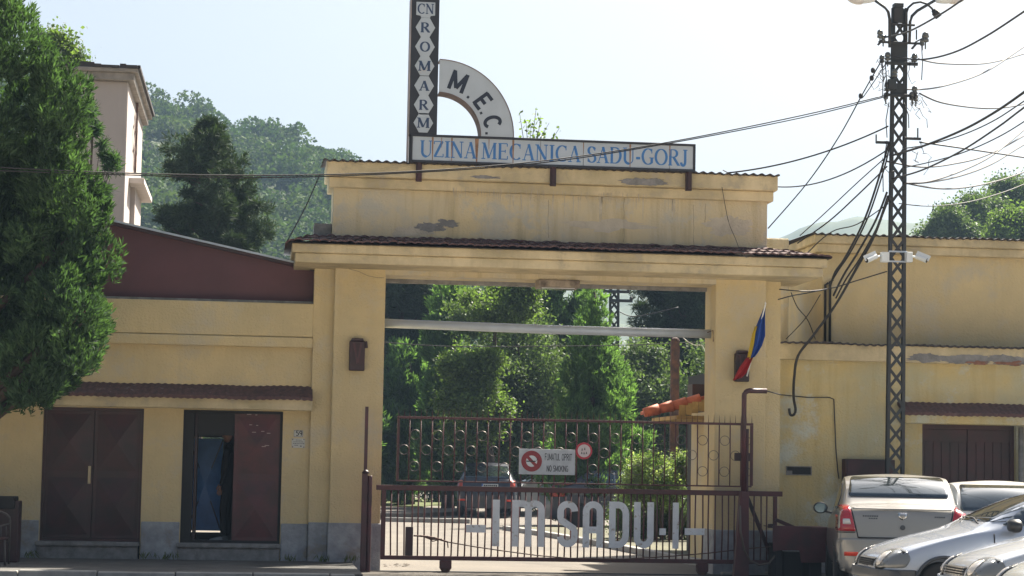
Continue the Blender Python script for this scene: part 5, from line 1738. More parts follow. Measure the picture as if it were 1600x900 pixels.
def pbox(nm, px0, px1, py0, py1, y0=-.04, y1=.25, mt=None, bev=.004):
    a, b = W(px0, py0, YP), W(px1, py1, YP)
    mb = MB(); mb.box(a.x, b.x, YP + y0, YP + y1, min(a.z, b.z), max(a.z, b.z)); return mb.build(nm, mt or M_STEEL, t, bevel=bev)
pbox('mast_plate', 1396, 1411, 12, 36, -.03, .02)
pbox('mast_plate', 1392, 1416, 66, 102, -.03, .0)
pbox('mast_plate', 1391, 1412, 130, 152, -.035, .0)
pbox('crossarm', 1388, 1428, 37, 42, -.06, -.031)
pbox('crossarm', 1371, 1437, 65, 71, -.08, -.042)
pbox('crossarm', 1382, 1432, 97, 104, -.08, -.042)
pbox('crossarm', 1380, 1430, 147, 153, -.08, -.042)
pbox('crossarm', 1367, 1391, 221, 226, -.08, -.042)
pbox('crossarm', 1411, 1437, 215, 220, -.08, -.042)
pbox('junction_box', 1384, 1396, 126, 142, -.16, -.082)
pbox('junction_box', 1387, 1395, 268, 286, -.10, -.05); pbox('junction_box', 1385, 1392, 306, 314, -.10, -.05)
mb = MB(); p = W(1369, 224, YP); mb.tube([p, (p.x, p.y, p.z + .14)], .012, 6); p = W(1434, 216, YP); mb.tube([p, (p.x, p.y, p.z + .16)], .012, 6); p = W(1432, 62, YP); mb.tube([p, (p.x, p.y, p.z + .16)], .012, 6); mb.build('pin', M_STEEL, t)
def insul(px, py, k=1.0, tilt=0):
    p = W(px, py, YP - .06)
    mb = MB(); mb.lathe(p + Vector((0, 0, -.07 * k)), [(.02, 0), (.045 * k, .01), (.045 * k, .045 * k), (.028 * k, .055 * k), (.05 * k, .07 * k), (.04 * k, .12 * k), (.015, .14 * k)], 'z', 12)
    mb.tube([p + Vector((0, 0, -.16 * k)), p + Vector((0, 0, -.06 * k))], .012, 6)
    mb.build('insulator', M_INSUL, t, smooth=True)
for px, py, k in ((1375, 53, 1), (1380, 60, .8), (1446, 58, 1.2), (1441, 66, .8), (1387, 88, 1), (1378, 92, .9), (1429, 90, 1), (1398, 114, 1), (1387, 135, 1.1), (1429, 141, 1), (1425, 150, 1), (1431, 153, .8), (1384, 150, .8)): insul(px, py, k)
mb = MB(); mb.bar(W(1430, 66, YP - .06), W(1447, 57, YP - .06), .03, .02); mb.bar(W(1425, 76, YP - .06), W(1432, 68, YP - .06), .06, .03); mb.bar(W(1372, 70, YP - .06), W(1384, 56, YP - .06), .05, .03); mb.build('bracket', M_STEEL, t)
# top curved pipe with a hanging fitting
mb = MB(); mb.tube([W(a, b, YP - .05) for a, b in ((1416, 66), (1416, 22), (1419, 12), (1427, 5), (1438, 3), (1448, 6), (1456, 13), (1459, 18))], .018, 8)
mb.build('swan_neck', M_STEEL, t, smooth=True)
mb = MB(); a, b = W(1458, 15, YP - .05), W(1467, 27, YP - .05); mb.tube([a, a.lerp(b, .3), a.lerp(b, .32), b], [.035, .05, .062, .055], 14); mb.build('lamp_fitting', M_STEEL, t, smooth=True)
pbox('mast_cap', 1397, 1411, 5, 12, -.04, .1)
# street lamps
def lampx(nm, lab, pts, head0, head1, side):
    t_ = thing(nm, lab, 'street lamp', W(pts[0][0], pts[0][1], YP), group='street lamps on the lattice pole')
    mb = MB(); mb.tube([W(a, b, YP - .09) for a, b in pts], .024, 10); mb.build('arm', M_STEEL, t_, smooth=True)
    a, b = W(*head0, YP - .3), W(*head1, YP - .3)
    mb = MB(); n = 9; pp = [a.lerp(b, i / (n - 1)) for i in range(n)]; rs = [.03, .07, .10, .12, .13, .13, .12, .09, .03]
    mb.tube(pp, rs, 14); 
    d_ = (b - a).normalized()
    mb.v = [tuple(Vector(q)) for q in mb.v]
    mb.build('lamp_head', M_CAMW, t_, smooth=True)
    mb = MB(); off_ = Vector((0, 0, -.05)); mb.tube([q + off_ for q in pp[2:8]], [.02, .09, .11, .11, .09, .02], 12); mb.build('lamp_glass', M_CLEARL, t_, smooth=True)
lampx('street_lamp', 'left street lamp head reaching out of the picture from the lattice pole', ((1390, 74), (1390, 30), (1388, 19), (1382, 11), (1365, -1)), (1367, 0), (1315, -16), -1)
lampx('street_lamp', 'right street lamp head reaching up and out from the lattice pole', ((1421, 66), (1422, 34), (1425, 25), (1433, 17), (1445, 10), (1460, 1), (1470, -5)), (1463, 2), (1520, -20), 1)
# CCTV cameras
def cctv(px_box0, px_box1, px_arm, px_tip, lab):
    s_ = 1 if px_tip > px_arm else -1
    a, b = W(px_box0, 394, YP - .09), W(px_box1, 410, YP - .09)
    t_ = thing('security_camera', lab, 'security camera', ((a.x + b.x) / 2, YP - .09, b.z), group='security cameras on the lattice pole')
    mb = MB(); mb.box(min(a.x, b.x), max(a.x, b.x), YP - .15, YP - .03, b.z, a.z); mb.build('junction_box', M_CAMW, t_, bevel=.006)
    e = (b if s_ > 0 else a)
    p0_, p1_ = Vector((e.x if s_ < 0 else b.x, YP - .09, (a.z + b.z) / 2 + .02)), W(px_arm, 402, YP - .14)
    mb = MB(); mb.tube([p0_, p1_], .016, 8); mb.build('arm', M_CAMW, t_, smooth=True)
    q0, q1 = W(px_arm - s_ * 1, 400.5, YP - .15), W(px_tip, 407, YP - .24)
    mb = MB(); mb.tube([q0, q1], .042, 14); o = mb.build('housing', M_CAMW, t_, smooth=False)
    mb = MB(); d_ = (q1 - q0).normalized(); u_ = Vector((0, 0, 1)); mb.bar(q0 + u_ * .045, q1 + d_ * .05 + u_ * .045, .09, .012, up=(0, 1, 0)); mb.build('sun_shield', M_CAMW, t_)
    mb = MB(); mb.tube([q1 - d_ * .002, q1 + d_ * .006], .036, 14); mb.build('lens', M_BLACK, t_)
cctv(1376.5, 1388, 1368, 1354, 'white security camera on the left side of the lattice pole')
cctv(1415, 1424.5, 1433, 1448, 'white security camera on the right side of the lattice pole')
mb = MB()
for py in (393, 408.5):
    a, b = W(1388, py, YP), W(1416, py, YP); mb.box(a.x, b.x, YP - .045, YP - .02, a.z - .012, a.z + .012)
o = mb.build('camera_strap', M_GALV, t)

# ================================================================== WIRES
def wire(lab, p, q, sag=.2, r=.012, mt=None, n=26, name='overhead_cable', cat='cable', group=None, wob=0.0):
    p, q = Vector(p), Vector(q)
    pts = []
    for i in range(n + 1):
        u = i / n
        c = p.lerp(q, u); c.z -= 4 * sag * u * (1 - u)
        c += Vector((0, 0, wob * noise.noise(c * 2.0)))
        pts.append(c)
    mb = MB(); mb.tube(pts, r, 5)
    return tag(mb.build(name, mt or M_CABLE, None, smooth=True), lab, cat, group)
def pathw(lab, pts, r=.012, mt=None, name='overhead_cable', cat='cable', group=None):
    P_ = [Vector(p) for p in pts]
    out = []
    for i in range(len(P_) - 1):
        p0_ = P_[max(i - 1, 0)]; p1_ = P_[i]; p2_ = P_[i + 1]; p3_ = P_[min(i + 2, len(P_) - 1)]
        for k in range(6):
            t_ = k / 6
            out.append(.5 * ((2 * p1_) + (p2_ - p0_) * t_ + (2 * p0_ - 5 * p1_ + 4 * p2_ - p3_) * t_ ** 2 + (3 * p1_ - p0_ - 3 * p2_ + p3_) * t_ ** 3))
    out.append(P_[-1])
    mb = MB(); mb.tube(out, r, 6)
    return tag(mb.build(name, mt or M_CABLE, None, smooth=True), lab, cat, group)
yp = YP - .1
g_ = 'cables slung across the front of the gateway'
pathw('upper of two twisted cables crossing in front of the blue lettered sign', [W(1384, 149, yp), W(1250, 181, -.2), W(1045, 222, -.7), W(850, 251, -1.3), W(640, 268, -2), W(400, 274, -2.6), W(155, 269, -3.2), W(-120, 255, -4)], .010, group=g_)
pathw('lower of two twisted cables crossing in front of the blue lettered sign', [W(1384, 151, yp), W(1250, 184.5, -.2), W(1045, 224, -.7), W(850, 254, -1.3), W(640, 270, -2), W(400, 277.5, -2.6), W(155, 272, -3.2), W(-120, 262, -4)], .009, group=g_)
wire('cable from the lattice pole down to the right end of the parapet roof', W(1388, 197, yp), W(1137, 270, .5), .12, .013)
wire('thin cable behind the parapet meeting the lattice pole', W(1388, 233, yp), W(1130, 266, 8), .45, .012, M_CABLEG)
pathw('double drop wire from the upper crossarm to the right corner of the canopy', [W(1379, 92, yp), W(1364, 118, yp), W(1346, 150, yp), W(1310, 215, 0.2), W(1262, 285, .4), W(1200, 357, .4)], .010)
for (a, b, l_) in ((1364, 110, 'upper'), (1362, 122, 'middle'), (1345, 150, 'lowest')):
    mb = MB(); mb.lathe(W(a, b, yp - .02), [(.02, -.04), (.035, -.02), (.035, .02), (.02, .04)], 'z', 8)
    tag(mb.build('wire_clamp', M_CABLE), l_ + ' black clamp strung on the drop wire left of the lattice pole', 'wire clamp', 'clamps on the drop wire')
pathw('second strand of the double drop wire left of the lattice pole', [W(1386, 96, yp), W(1372, 118, yp), W(1350, 150, yp), W(1346, 152, yp)], .008)
# right side wires
def rw_(lab, a, pts, r, mt=M_CABLEG): pathw(lab, [W(a[0], a[1], yp)] + [W(x, y, yy) for (x, y, yy) in pts], r, mt)
rw_('topmost wire rising from the pole crossarm to the upper right', (1384, 58), [(1420, 49, -1), (1470, 22, -3), (1503, 0, -4.5), (1530, -20, -6)], .014)
rw_('wire leaving the right insulator and climbing to the upper right', (1396, 88), [(1440, 93, -.5), (1490, 82, -2), (1540, 57, -4), (1600, 18, -6), (1700, -50, -9)], .014)
rw_('sagging wire leaving the right insulator level to the right edge', (1435, 92), [(1470, 99, 2), (1530, 100, 5), (1570, 93, 8), (1600, 84, 10), (1700, 55, 16)], .014)
rw_('curving wire from the third crossarm up to the right', (1392, 137), [(1435, 140, 1), (1480, 133, 3), (1540, 112, 6), (1600, 73, 9), (1700, 5, 14)], .014)
rw_('wire dropping below the third crossarm then level to the right', (1437, 146), [(1470, 160, 1), (1520, 168, 3), (1560, 169, 4), (1600, 163, 6), (1700, 145, 9)], .014)
rw_('thickest black cable climbing steeply from the pole to the right edge', (1393, 243), [(1440, 229, -1), (1500, 205, -3), (1550, 178, -5), (1600, 144, -7), (1700, 70, -10)], .017, M_CABLE)
rw_('straight dark cable sloping down from the short crossarm to the right', (1437, 222), [(1500, 231, 1), (1600, 246, 4), (1700, 262, 8)], .014, M_CABLE)
rw_('thin cable rising straight from the pole middle to the right', (1395, 279), [(1440, 266, -1), (1500, 237, -3), (1560, 198, -5), (1600, 168, -6), (1700, 95, -9)], .013)
rw_('first of the long sagging twisted wires low on the right', (1385, 252), [(1440, 261, 1), (1490, 256, 3), (1540, 243, 5), (1600, 212, 8), (1700, 150, 13)], .014)
rw_('second of the long sagging twisted wires low on the right', (1413, 286), [(1450, 284, 1), (1500, 268, 3), (1550, 243, 5), (1600, 203, 8), (1700, 120, 13)], .014)
rw_('third of the long sagging twisted wires low on the right', (1413, 287), [(1450, 285, 1), (1500, 275, 3), (1550, 256, 5), (1600, 226, 8), (1700, 170, 13)], .014)
rw_('lowest sagging twisted wire on the right above the far trees', (1415, 286), [(1460, 294, 2), (1500, 294, 4), (1550, 285, 7), (1600, 269, 10), (1700, 230, 15)], .015)
rw_('fine wire fanning out just above the straight dark cable', (1412, 232), [(1450, 226, -1), (1500, 212, -2), (1550, 190, -4), (1600, 158, -6), (1700, 90, -9)], .009)
rw_('fine wire fanning out below the fine straight cable', (1412, 262), [(1450, 254, 0), (1500, 240, -1), (1550, 219, -2), (1600, 190, -3), (1700, 120, -5)], .009)
rw_('long fine wire low over the taller block', (1405, 318), [(1450, 322, 1), (1500, 318, 2), (1550, 306, 4), (1600, 288, 6), (1700, 245, 9)], .009)
# bundle falling to the right wing corner
yw_ = YU - .06
bl = [((1388, 225), (1378, 262), (1352, 340), (1322, 400), (1305, 425), (1298, 445)), ((1391, 222), (1382, 262), (1358, 335), (1330, 392), (1310, 422), (1298, 442)),
      ((1386, 300), (1368, 345), (1340, 395), (1318, 430), (1302, 462)), ((1389, 310), (1372, 352), (1346, 400), (1322, 436), (1306, 466))]
nm_ = ('leftmost thick black cable of the bundle', 'second black cable of the bundle', 'third black cable of the bundle', 'rightmost black cable of the bundle')
for k, pl in enumerate(bl):
    nP = len(pl)
    pathw(nm_[k] + ' falling from the pole to the right wall', [W(a, b, yp + (YR - .1 - yp) * i / (nP - 1)) for i, (a, b) in enumerate(pl)], .017 if k % 2 == 0 else .013)
pathw('black cable ending in an upturned hook in front of the right wall', [W(1388, 306, yp), W(1366, 368, .4), W(1335, 425, .7), W(1305, 477, .8), W(1270, 525, .85), W(1247, 556, .85), W(1241, 590, .9), W(1240, 620, .95), W(1243, 640, .95), W(1240, 648, .95), W(1235, 648, .95), W(1233, 638, .95)], .022)
pathw('thin cable from the pole to the chimney corner behind the canopy', [W(1388, 242, yp), W(1340, 285, 1), W(1290, 332, 2), W(1250, 368, 3)], .009, M_CABLEG)
pathw('thicker cable from the pole to the roof edge behind the canopy', [W(1386, 260, yp), W(1345, 300, 1), W(1296, 345, 2), W(1246, 380, 2.6)], .012)
pathw('loose wire looping past the upper roof to the pole', [W(1388, 318, yp), W(1340, 350, .4), W(1300, 362, .6), W(1262, 395, .8), W(1228, 437, 0)], .009)
pathw('wire running from the pole to the side of the canopy', [W(1386, 424, yp), W(1340, 438, .5), W(1300, 450, .6), W(1260, 455, .4), W(1218, 452, -.05)], .010)
pathw('grey wire tied along the canopy underside', [W(1292, 452, .6), W(1260, 458, .4), W(1238, 462, .2), W(1216, 468, -.02)], .010, M_CABLEG)
pathw('thin wire curving down the taller block side wall', [W(1236, 457, .9), W(1246, 480, 1.2), W(1262, 500, 1.6), W(1274, 530, 2.0)], .008)
pathw('thin wire crossing the taller block side wall', [W(1282, 460, 1.2), W(1258, 498, 1.5), W(1228, 530, 1.7)], .007)
mb = MB()
for (x_, y0_, y1_) in ((1289.5, 445, 531), (1297, 440, 531)):
    a, b = W(x_, y0_, YU - .04), W(x_, y1_, YU - .04); b.z = r_top + .05; b.x = a.x
    mb.tube([b, a, a + Vector((.05, 0, .03))], .022, 7)
tag(mb.build('wall_cables', M_CABLE, smooth=True), 'pair of thick black cables clipped to the corner of the taller block', 'cable')
pathw('thin guy wire from the parapet end down to the left canopy corner', [W(500, 272, -.2), W(478, 322, -.5), W(447, 380, -.9)], .010)
pathw('thin hanging wire down the right end of the parapet', [W(1128, 292, -.21), W(1138, 345, -.05), W(1150, 375, -.5), W(1160, 404, -.9)], .005, M_CABLEG)
rr_ = random.Random(3)
mb = MB()
for k in range(26):
    cx_, cy_ = rr_.choice(((1385, 150), (1430, 155), (1435, 235), (1382, 250), (1380, 120), (1424, 95), (1427, 170)))
    p = W(cx_ + rr_.uniform(-8, 8), cy_ + rr_.uniform(-8, 8), yp)
    pts = [p]
    for j in range(5): pts.append(pts[-1] + Vector((rr_.uniform(-.09, .09), rr_.uniform(-.03, .03), rr_.uniform(-.13, .08))))
    mb.tube(pts, .005, 4)
for (a, b) in (((1378, 90), (1379, 150)), ((1383, 95), (1385, 150)), ((1389, 160), (1386, 215)), ((1412, 160), (1420, 200)), ((1440, 70), (1440, 125)), ((1386, 220), (1380, 300))):
    p, q = W(*a, yp), W(*b, yp); mb.tube([p, p.lerp(q, .5) + Vector((rr_.uniform(-.05, .05), 0, 0)), q], .008, 5)
mb.build('jumper_wires', M_CABLE, t, smooth=True)

# inside: rusty pole and far pylon
p = G(1050, 838); Yq = 13.0
a_ = W(1055, 528, Yq)
t9 = thing('rusty_pole', 'tall rusty square steel pole behind the bush inside the gateway', 'pole', (a_.x, Yq, 0))
mb = MB(); mb.box(a_.x - .09, a_.x + .09, Yq - .06, Yq + .06, 0, a_.z - .05); mb.build('shaft', M_RUST, t9, bevel=.01)
mb = MB(); mb.lathe((a_.x, Yq, a_.z - .05), [(.09, 0), (.08, .04), (.03, .06)], 'z', 10); mb.build('cap', M_RUST, t9)
t8, cx8, hw8, H8 = pylon('lattice_pole', 'distant dark lattice pole seen between the trees inside the gateway', 40.0, 961, 958, 405, 800, .36, .32, 0)
for (py, l, r) in ((456, -.45, .5), (470, -.2, .6)):
    z_ = W(961, py, 40).z
    mb = MB(); mb.box(cx8(z_) + l, cx8(z_) + r, 39.85, 39.92, z_ - .05, z_ + .05)
    for q in (l + .05, r - .05): mb.lathe((cx8(z_) + q, 39.88, z_ + .05), [(.05, 0), (.06, .06), (.02, .12)], 'z', 8)
    mb.build('crossarm', M_STEEL, t8)
pathw('wire hanging from the distant pole inside the gateway', [W(966, 486, 39.9), W(985, 494, 39.9), W(1010, 492, 39.9), W(1060, 480, 39.9)], .018)
pathw('thin wire below the overhead pipe inside the gateway', [W(590, 534, 14), W(700, 541, 14), W(850, 541, 14), W(980, 539, 14), W(1130, 533, 14)], .010, M_CABLEG)
pathw('pale wire drooping near the right pillar inside the gateway', [W(1058, 516, 1.2), W(1070, 530, 1.2), W(1085, 539, 1.2), W(1097, 540, 1.2), W(1104, 556, 1.0)], .008, M_CAMW)

# ================================================================== TREES
def LB(px, py, rx, rz, Y, ry=None, dy=0.0):
    c = W(px, py, Y + dy); s_ = ((Y + dy) - CAM.y) / FPX
    return (c.x, c.y, c.z, rx * s_, (ry * s_ if ry else rx * s_), rz * s_)
rt = random.Random(11)
# big cypress on the left
Yc = -2.4
bnd = [(-120, 10), (-60, 25), (0, 38), (40, 62), (90, 92), (130, 122), (170, 146), (210, 140), (245, 148), (290, 168), (340, 183), (400, 184), (440, 160), (475, 165), (500, 178), (530, 172), (560, 148), (590, 122)]
lob = []
for i, (y, xr_) in enumerate(bnd):
    r = rt.uniform(26, 38)
    lob.append(LB(xr_ - r - 2, y + 8, r, r * 1.25, Yc, None, rt.uniform(-.3, .3)))
    lob.append(LB(xr_ - r * 2.0, y - 4, r, r * 1.3, Yc, None, -.7))
y = -380
while y < 600:
    hwid = 50 + (y + 380) * .2
    for k in range(5):
        px = rt.uniform(-250, max(-40, np.interp(y, [b[0] for b in bnd], [b[1] for b in bnd]) - 60))
        if y < -100: px = -80 + rt.uniform(-1, 1) * hwid * .6
        r = rt.uniform(34, 52)
        lob.append(LB(px, y + rt.uniform(-14, 14), r, r * 1.2, Yc, None, rt.uniform(-1.25, 1.1)))
    y += 34
for (a, b, r) in ((90, 380, 44), (60, 400, 50), (110, 420, 40), (80, 300, 44), (100, 570, 34), (60, 596, 34), (20, 614, 32), (-10, 622, 34), (50, 606, 28), (-50, 620, 40), (120, 500, 40), (140, 525, 30), (-90, 590, 50), (0, 560, 50)): lob.append(LB(a, b, r, r, Yc, None, rt.uniform(-.8, .3)))
bx = X(-115, Yc, 700)
tree('cypress', 'huge dense green cypress with feathery foliage filling the left edge', (bx, Yc, 0.12), lob, 80000, 7, 'flame', .098, 21, M_THUJA, .30, (bx, Yc, W(0, -300, Yc).z), nlimb=26)

def pine_tree(name, lab, px, Y, prof, seed, group=None, tuft=.18, dens=1.0, mt=None, base_z=0.0):
    """prof: (row, half width in pixels) from the top down; branches in tiers with needle clusters"""
    r_ = random.Random(seed)
    s_ = (Y - CAM.y) / FPX
    x0_ = X(px, Y, 500); base = Vector((x0_, Y, base_z))
    top = Vector((x0_, Y, W(px, prof[0][0], Y).z))
    t_ = thing(name, lab, 'tree', base, 0, group)
    lobs_, limbs_ = [], []
    y_ = prof[0][0] + 6
    rows, hws = [p[0] for p in prof], [p[1] for p in prof]
    Hh = top.z - base.z
    while y_ < prof[-1][0]:
        hwm = np.interp(y_, rows, hws) * s_
        z_ = W(px, y_, Y).z
        nb = max(4, int(4 + hwm * 1.5))
        for k in range(nb):
            az = 2 * math.pi * (k + r_.random()) / nb
            ln = hwm * r_.uniform(.62, 1.12)
            tip = Vector((x0_ + math.cos(az) * ln, Y + math.sin(az) * ln, z_ + r_.uniform(-.25, .3) * min(1, hwm)))
            tt = min(.97, max(.1, (tip.z - base.z) / Hh - .02 - .03 * ln))
            limbs_.append((tt, tip))
            a = base.lerp(top, tt)
            for q in ((.45, .7, .92) if ln > 1 else (.6, .9)):
                c_ = a.lerp(tip, q)
                rr_ = (.14 + .12 * ln) * r_.uniform(.75, 1.25)
                lobs_.append((c_.x, c_.y, c_.z + .05, rr_, rr_, rr_ * .55))
        y_ += r_.uniform(.8, 1.2) * max(10, (.50 / s_) * min(1.0, .35 + hwm * .3))
    trunk(t_, base, top, max(.12, Hh * .014), limbs_)
    crown('crown', mt or M_PINE, lobs_, int(len(lobs_) * 34 * dens), 12, 'needle', tuft, seed, t_, base)
    return t_
# pine behind the left building
Yn_ = 24.0
lp_ = [(312, 200, 13, 22), (306, 228, 24, 14), (330, 232, 18, 10), (296, 248, 30, 13), (335, 262, 26, 14), (268, 290, 30, 12), (312, 284, 40, 16), (345, 296, 26, 12), (285, 316, 46, 16), (335, 325, 34, 18), (262, 345, 30, 14), (310, 350, 50, 20), (372, 340, 38, 15), (395, 352, 22, 10),
       (350, 372, 50, 18), (390, 382, 38, 18), (415, 402, 24, 14), (285, 385, 55, 22), (240, 375, 36, 18), (330, 410, 80, 26), (400, 425, 40, 20), (230, 410, 50, 24)]
bp = X(315, Yn_, 500)
pine_tree('pine', 'dark layered pine rising behind the maroon shed', 318, Yn_, [(186, 1), (205, 16), (225, 32), (250, 54), (285, 72), (300, 66), (330, 84), (365, 100), (400, 118), (440, 128), (520, 130)], 31, None, .17, 1.9)
# twiggy pine beside the tower
Y_ = 3.5
tree('pine', 'small young pine top between the cypress and the tower', (X(140, Y_, 500), Y_, 0), [LB(a, b, c, d, Y_) for a, b, c, d in ((168, 246, 13, 8), (172, 262, 10, 6), (150, 205, 10, 10), (158, 228, 8, 6), (140, 300, 30, 12), (135, 180, 14, 18), (185, 385, 12, 6))], 500, 12, 'needle', .14, 32, M_THUJA, .06, (X(142, Y_, 300), Y_, W(140, 150, Y_).z), nlimb=12)
Y_ = 24
tree('broadleaf_tree', 'light green treetop showing above the roof of the tower', (X(95, Y_, 500), Y_, 0), [LB(a, b, c, d, Y_) for a, b, c, d in ((92, 72, 20, 16), (75, 92, 20, 14), (112, 92, 16, 12), (98, 108, 30, 14), (88, 58, 8, 8))], 900, 12, 'leaf', .15, 33, M_LEAF, .14, (X(94, Y_, 200), Y_, W(94, 80, Y_).z), nlimb=14)

# trees inside the gateway
gI = 'trees inside the factory yard'
def col(px, tops, bot, w0, w1, Y, seed, step=26, squash=1.2):
    """cone of lobes from the top row to the bottom row"""
    out = []; y = tops; r2 = random.Random(seed)
    while y < bot:
        u = (y - tops) / max(1, bot - tops)
        hw_ = w0 + (w1 - w0) * u ** .75
        for k in range(2 + int(hw_ / 14)):
            r = max(9, hw_ * r2.uniform(.35, .5))
            out.append(LB(px + r2.uniform(-1, 1) * (hw_ - r * .7), y + r2.uniform(-8, 8), r, r * squash, Y, None, r2.uniform(-.5, .5) * hw_ / 30))
        y += step
    return out
def T(name, lab, px, Y, lobs, n, bl, mode, sz, seed, mt, tr=.18, topy=400):
    b = G(px, 800); tree(name, lab, (X(px, Y, 700), Y, 0), lobs, n, bl, mode, sz, seed, mt, tr, (X(px, Y, 600), Y, W(px, topy, Y).z), gI, 12)
pine_tree('pine', 'dark blue green pine at the left side inside the gateway', 626, 46, [(330, 4), (400, 30), (460, 50), (560, 66), (660, 74)], 41, gI, .24, 1.0)
T('thuja', 'narrow dark thuja just right of the dark pine inside the gateway', 702, 40, col(702, 425, 745, 18, 56, 40, 2, 24), 12000, 7, 'flame', .22, 42, M_THUJA2, .2, 420)
T('thuja', 'low dark thuja behind the left part of the gate', 640, 44, col(636, 560, 770, 34, 60, 44, 3, 24), 8000, 7, 'flame', .21, 43, M_THUJA2, .2, 560)
T('broadleaf_tree', 'tree with bright sunlit leaves in the middle of the gateway', 770, 34,
  [LB(a, b, c, d, 34, None, rt.uniform(-1, 1)) for a, b, c, d in ((745, 470, 22, 10), (780, 458, 26, 11), (820, 448, 22, 10), (765, 492, 30, 9), (812, 480, 30, 11), (725, 552, 24, 10), (752, 545, 22, 9), (700, 572, 18, 9), (738, 575, 26, 10), (770, 568, 22, 12), (720, 600, 20, 9), (752, 605, 26, 11), (700, 628, 15, 8), (735, 634, 22, 10), (775, 640, 26, 14), (715, 665, 20, 10), (755, 670, 24, 11))],
  5200, 14, 'leaf', .17, 44, M_LEAF, .16, 460)
T('broadleaf_tree', 'shaded dark leafy tree right behind the bright leaved tree', 805, 37, [LB(a, b, c, d, 37, None, rt.uniform(-1, 1)) for a, b, c, d in ((800, 540, 60, 50), (840, 600, 56, 50), (770, 600, 50, 50), (800, 660, 70, 50), (740, 500, 40, 30), (850, 700, 60, 40), (730, 680, 50, 40))], 5000, 12, 'leaf', .20, 144, M_LEAFD, .18, 520)
T('thuja', 'tall dark thuja standing behind the bright conical thuja', 872, 42, col(872, 420, 760, 44, 74, 42, 5, 26), 18000, 7, 'flame', .22, 45, M_THUJA2, .22, 415)
T('thuja', 'bright green conical thuja right of the gateway centre', 925, 25, col(930, 462, 770, 8, 84, 25, 6, 20), 20000, 7, 'flame', .15, 46, M_THUJA2, .2, 455)
pine_tree('pine', 'dark pine on the right side inside the gateway', 1072, 44, [(300, 4), (380, 44), (440, 76), (520, 88), (600, 96), (700, 98)], 47, gI, .24, 1.1)
T('broadleaf_tree', 'shaded dark leafy tree low on the right behind the guard hut', 1030, 38, [LB(a, b, c, d, 38, None, rt.uniform(-1, 1)) for a, b, c, d in ((1000, 620, 50, 40), (1060, 650, 60, 50), (1110, 620, 50, 60), (990, 700, 60, 40), (1080, 720, 60, 40), (1010, 560, 30, 30))], 6500, 12, 'leaf', .20, 48, M_LEAFD, .16, 600)
T('broadleaf_tree', 'shaded dark leafy tree behind the parked cars inside the gateway', 800, 62, [LB(a, b, c, d, 62, None, rt.uniform(-1, 1)) for a, b, c, d in ((640, 700, 40, 40), (690, 720, 44, 40), (740, 690, 50, 50), (800, 700, 60, 50), (860, 720, 60, 40), (920, 700, 60, 50), (980, 720, 50, 40), (610, 660, 40, 50), (590, 610, 40, 60), (650, 640, 50, 40), (760, 640, 60, 40), (560, 700, 50, 50))], 10000, 12, 'leaf', .30, 49, M_LEAFD, .2, 640)
T('thuja', 'green thuja inside the yard hidden behind the left pillar', 545, 42, col(545, 480, 770, 14, 58, 42, 12, 26), 8000, 7, 'flame', .24, 71, M_THUJA2, .2, 475)
T('broadleaf_tree', 'leafy tree inside the yard behind the left building', 430, 48, [LB(a, b, c, d, 48, None, rt.uniform(-1, 1)) for a, b, c, d in ((430, 640, 60, 50), (480, 680, 50, 50), (380, 680, 50, 50), (440, 590, 40, 30))], 4200, 12, 'leaf', .28, 72, M_LEAFD, .2, 600)
# bushes
def bush(name, lab, Y, pts, n, sz, mt, seed, grp=None, cat='bush'):
    l_ = [LB(a, b, c, d, Y, None, rt.uniform(-.3, .3)) for a, b, c, d in pts]
    cx_ = sum(q[0] for q in l_) / len(l_)
    t_ = thing(name, lab, cat, (cx_, Y, 0), 0, grp)
    mb = MB()
    for q in l_:
        mb.tube([(cx_ + (q[0] - cx_) * .3, Y, 0), ((cx_ + q[0]) / 2, Y, q[2] * .5), (q[0], q[1], q[2])], [.03, .02, .008], 5)
    mb.build('stem', M_BARK, t_)
    crown('foliage', mt, l_, n, 12, 'leaf', sz, seed, t_, (cx_, Y, 0))
bush('bush', 'sunlit variegated bush beside the right pillar inside the gateway', 12.5, [(985, 748, 16, 14), (1005, 735, 22, 22), (1030, 742, 24, 26), (1060, 738, 26, 28), (1090, 745, 22, 26), (1025, 715, 12, 16), (1070, 722, 14, 16), (1000, 765, 24, 18), (1060, 768, 36, 20), (1100, 765, 24, 22), (990, 775, 22, 14)], 2600, .08, M_BUSH, 51)
bush('hedge', 'dark shaded hedge at the base of the variegated bush', 13.2, [(975, 802, 30, 32), (1020, 805, 30, 34), (1060, 808, 30, 34), (1100, 808, 26, 34), (1000, 826, 30, 20), (1070, 828, 30, 20)], 3600, .09, M_LEAFD, 52, cat='hedge')
bush('bush', 'small bright bush beside the left pillar far inside', 52, [(606, 725, 12, 8), (625, 735, 14, 10), (645, 735, 12, 10), (615, 745, 18, 12), (590, 735, 14, 14)], 420, .26, M_BUSH, 53)
bush('bush', 'round dark shrub behind the lawn left of the dark car', 50, [(660, 760, 22, 18), (700, 762, 24, 22), (690, 740, 18, 12), (625, 765, 26, 16), (740, 765, 24, 20)], 1200, .26, M_LEAFD, 54)
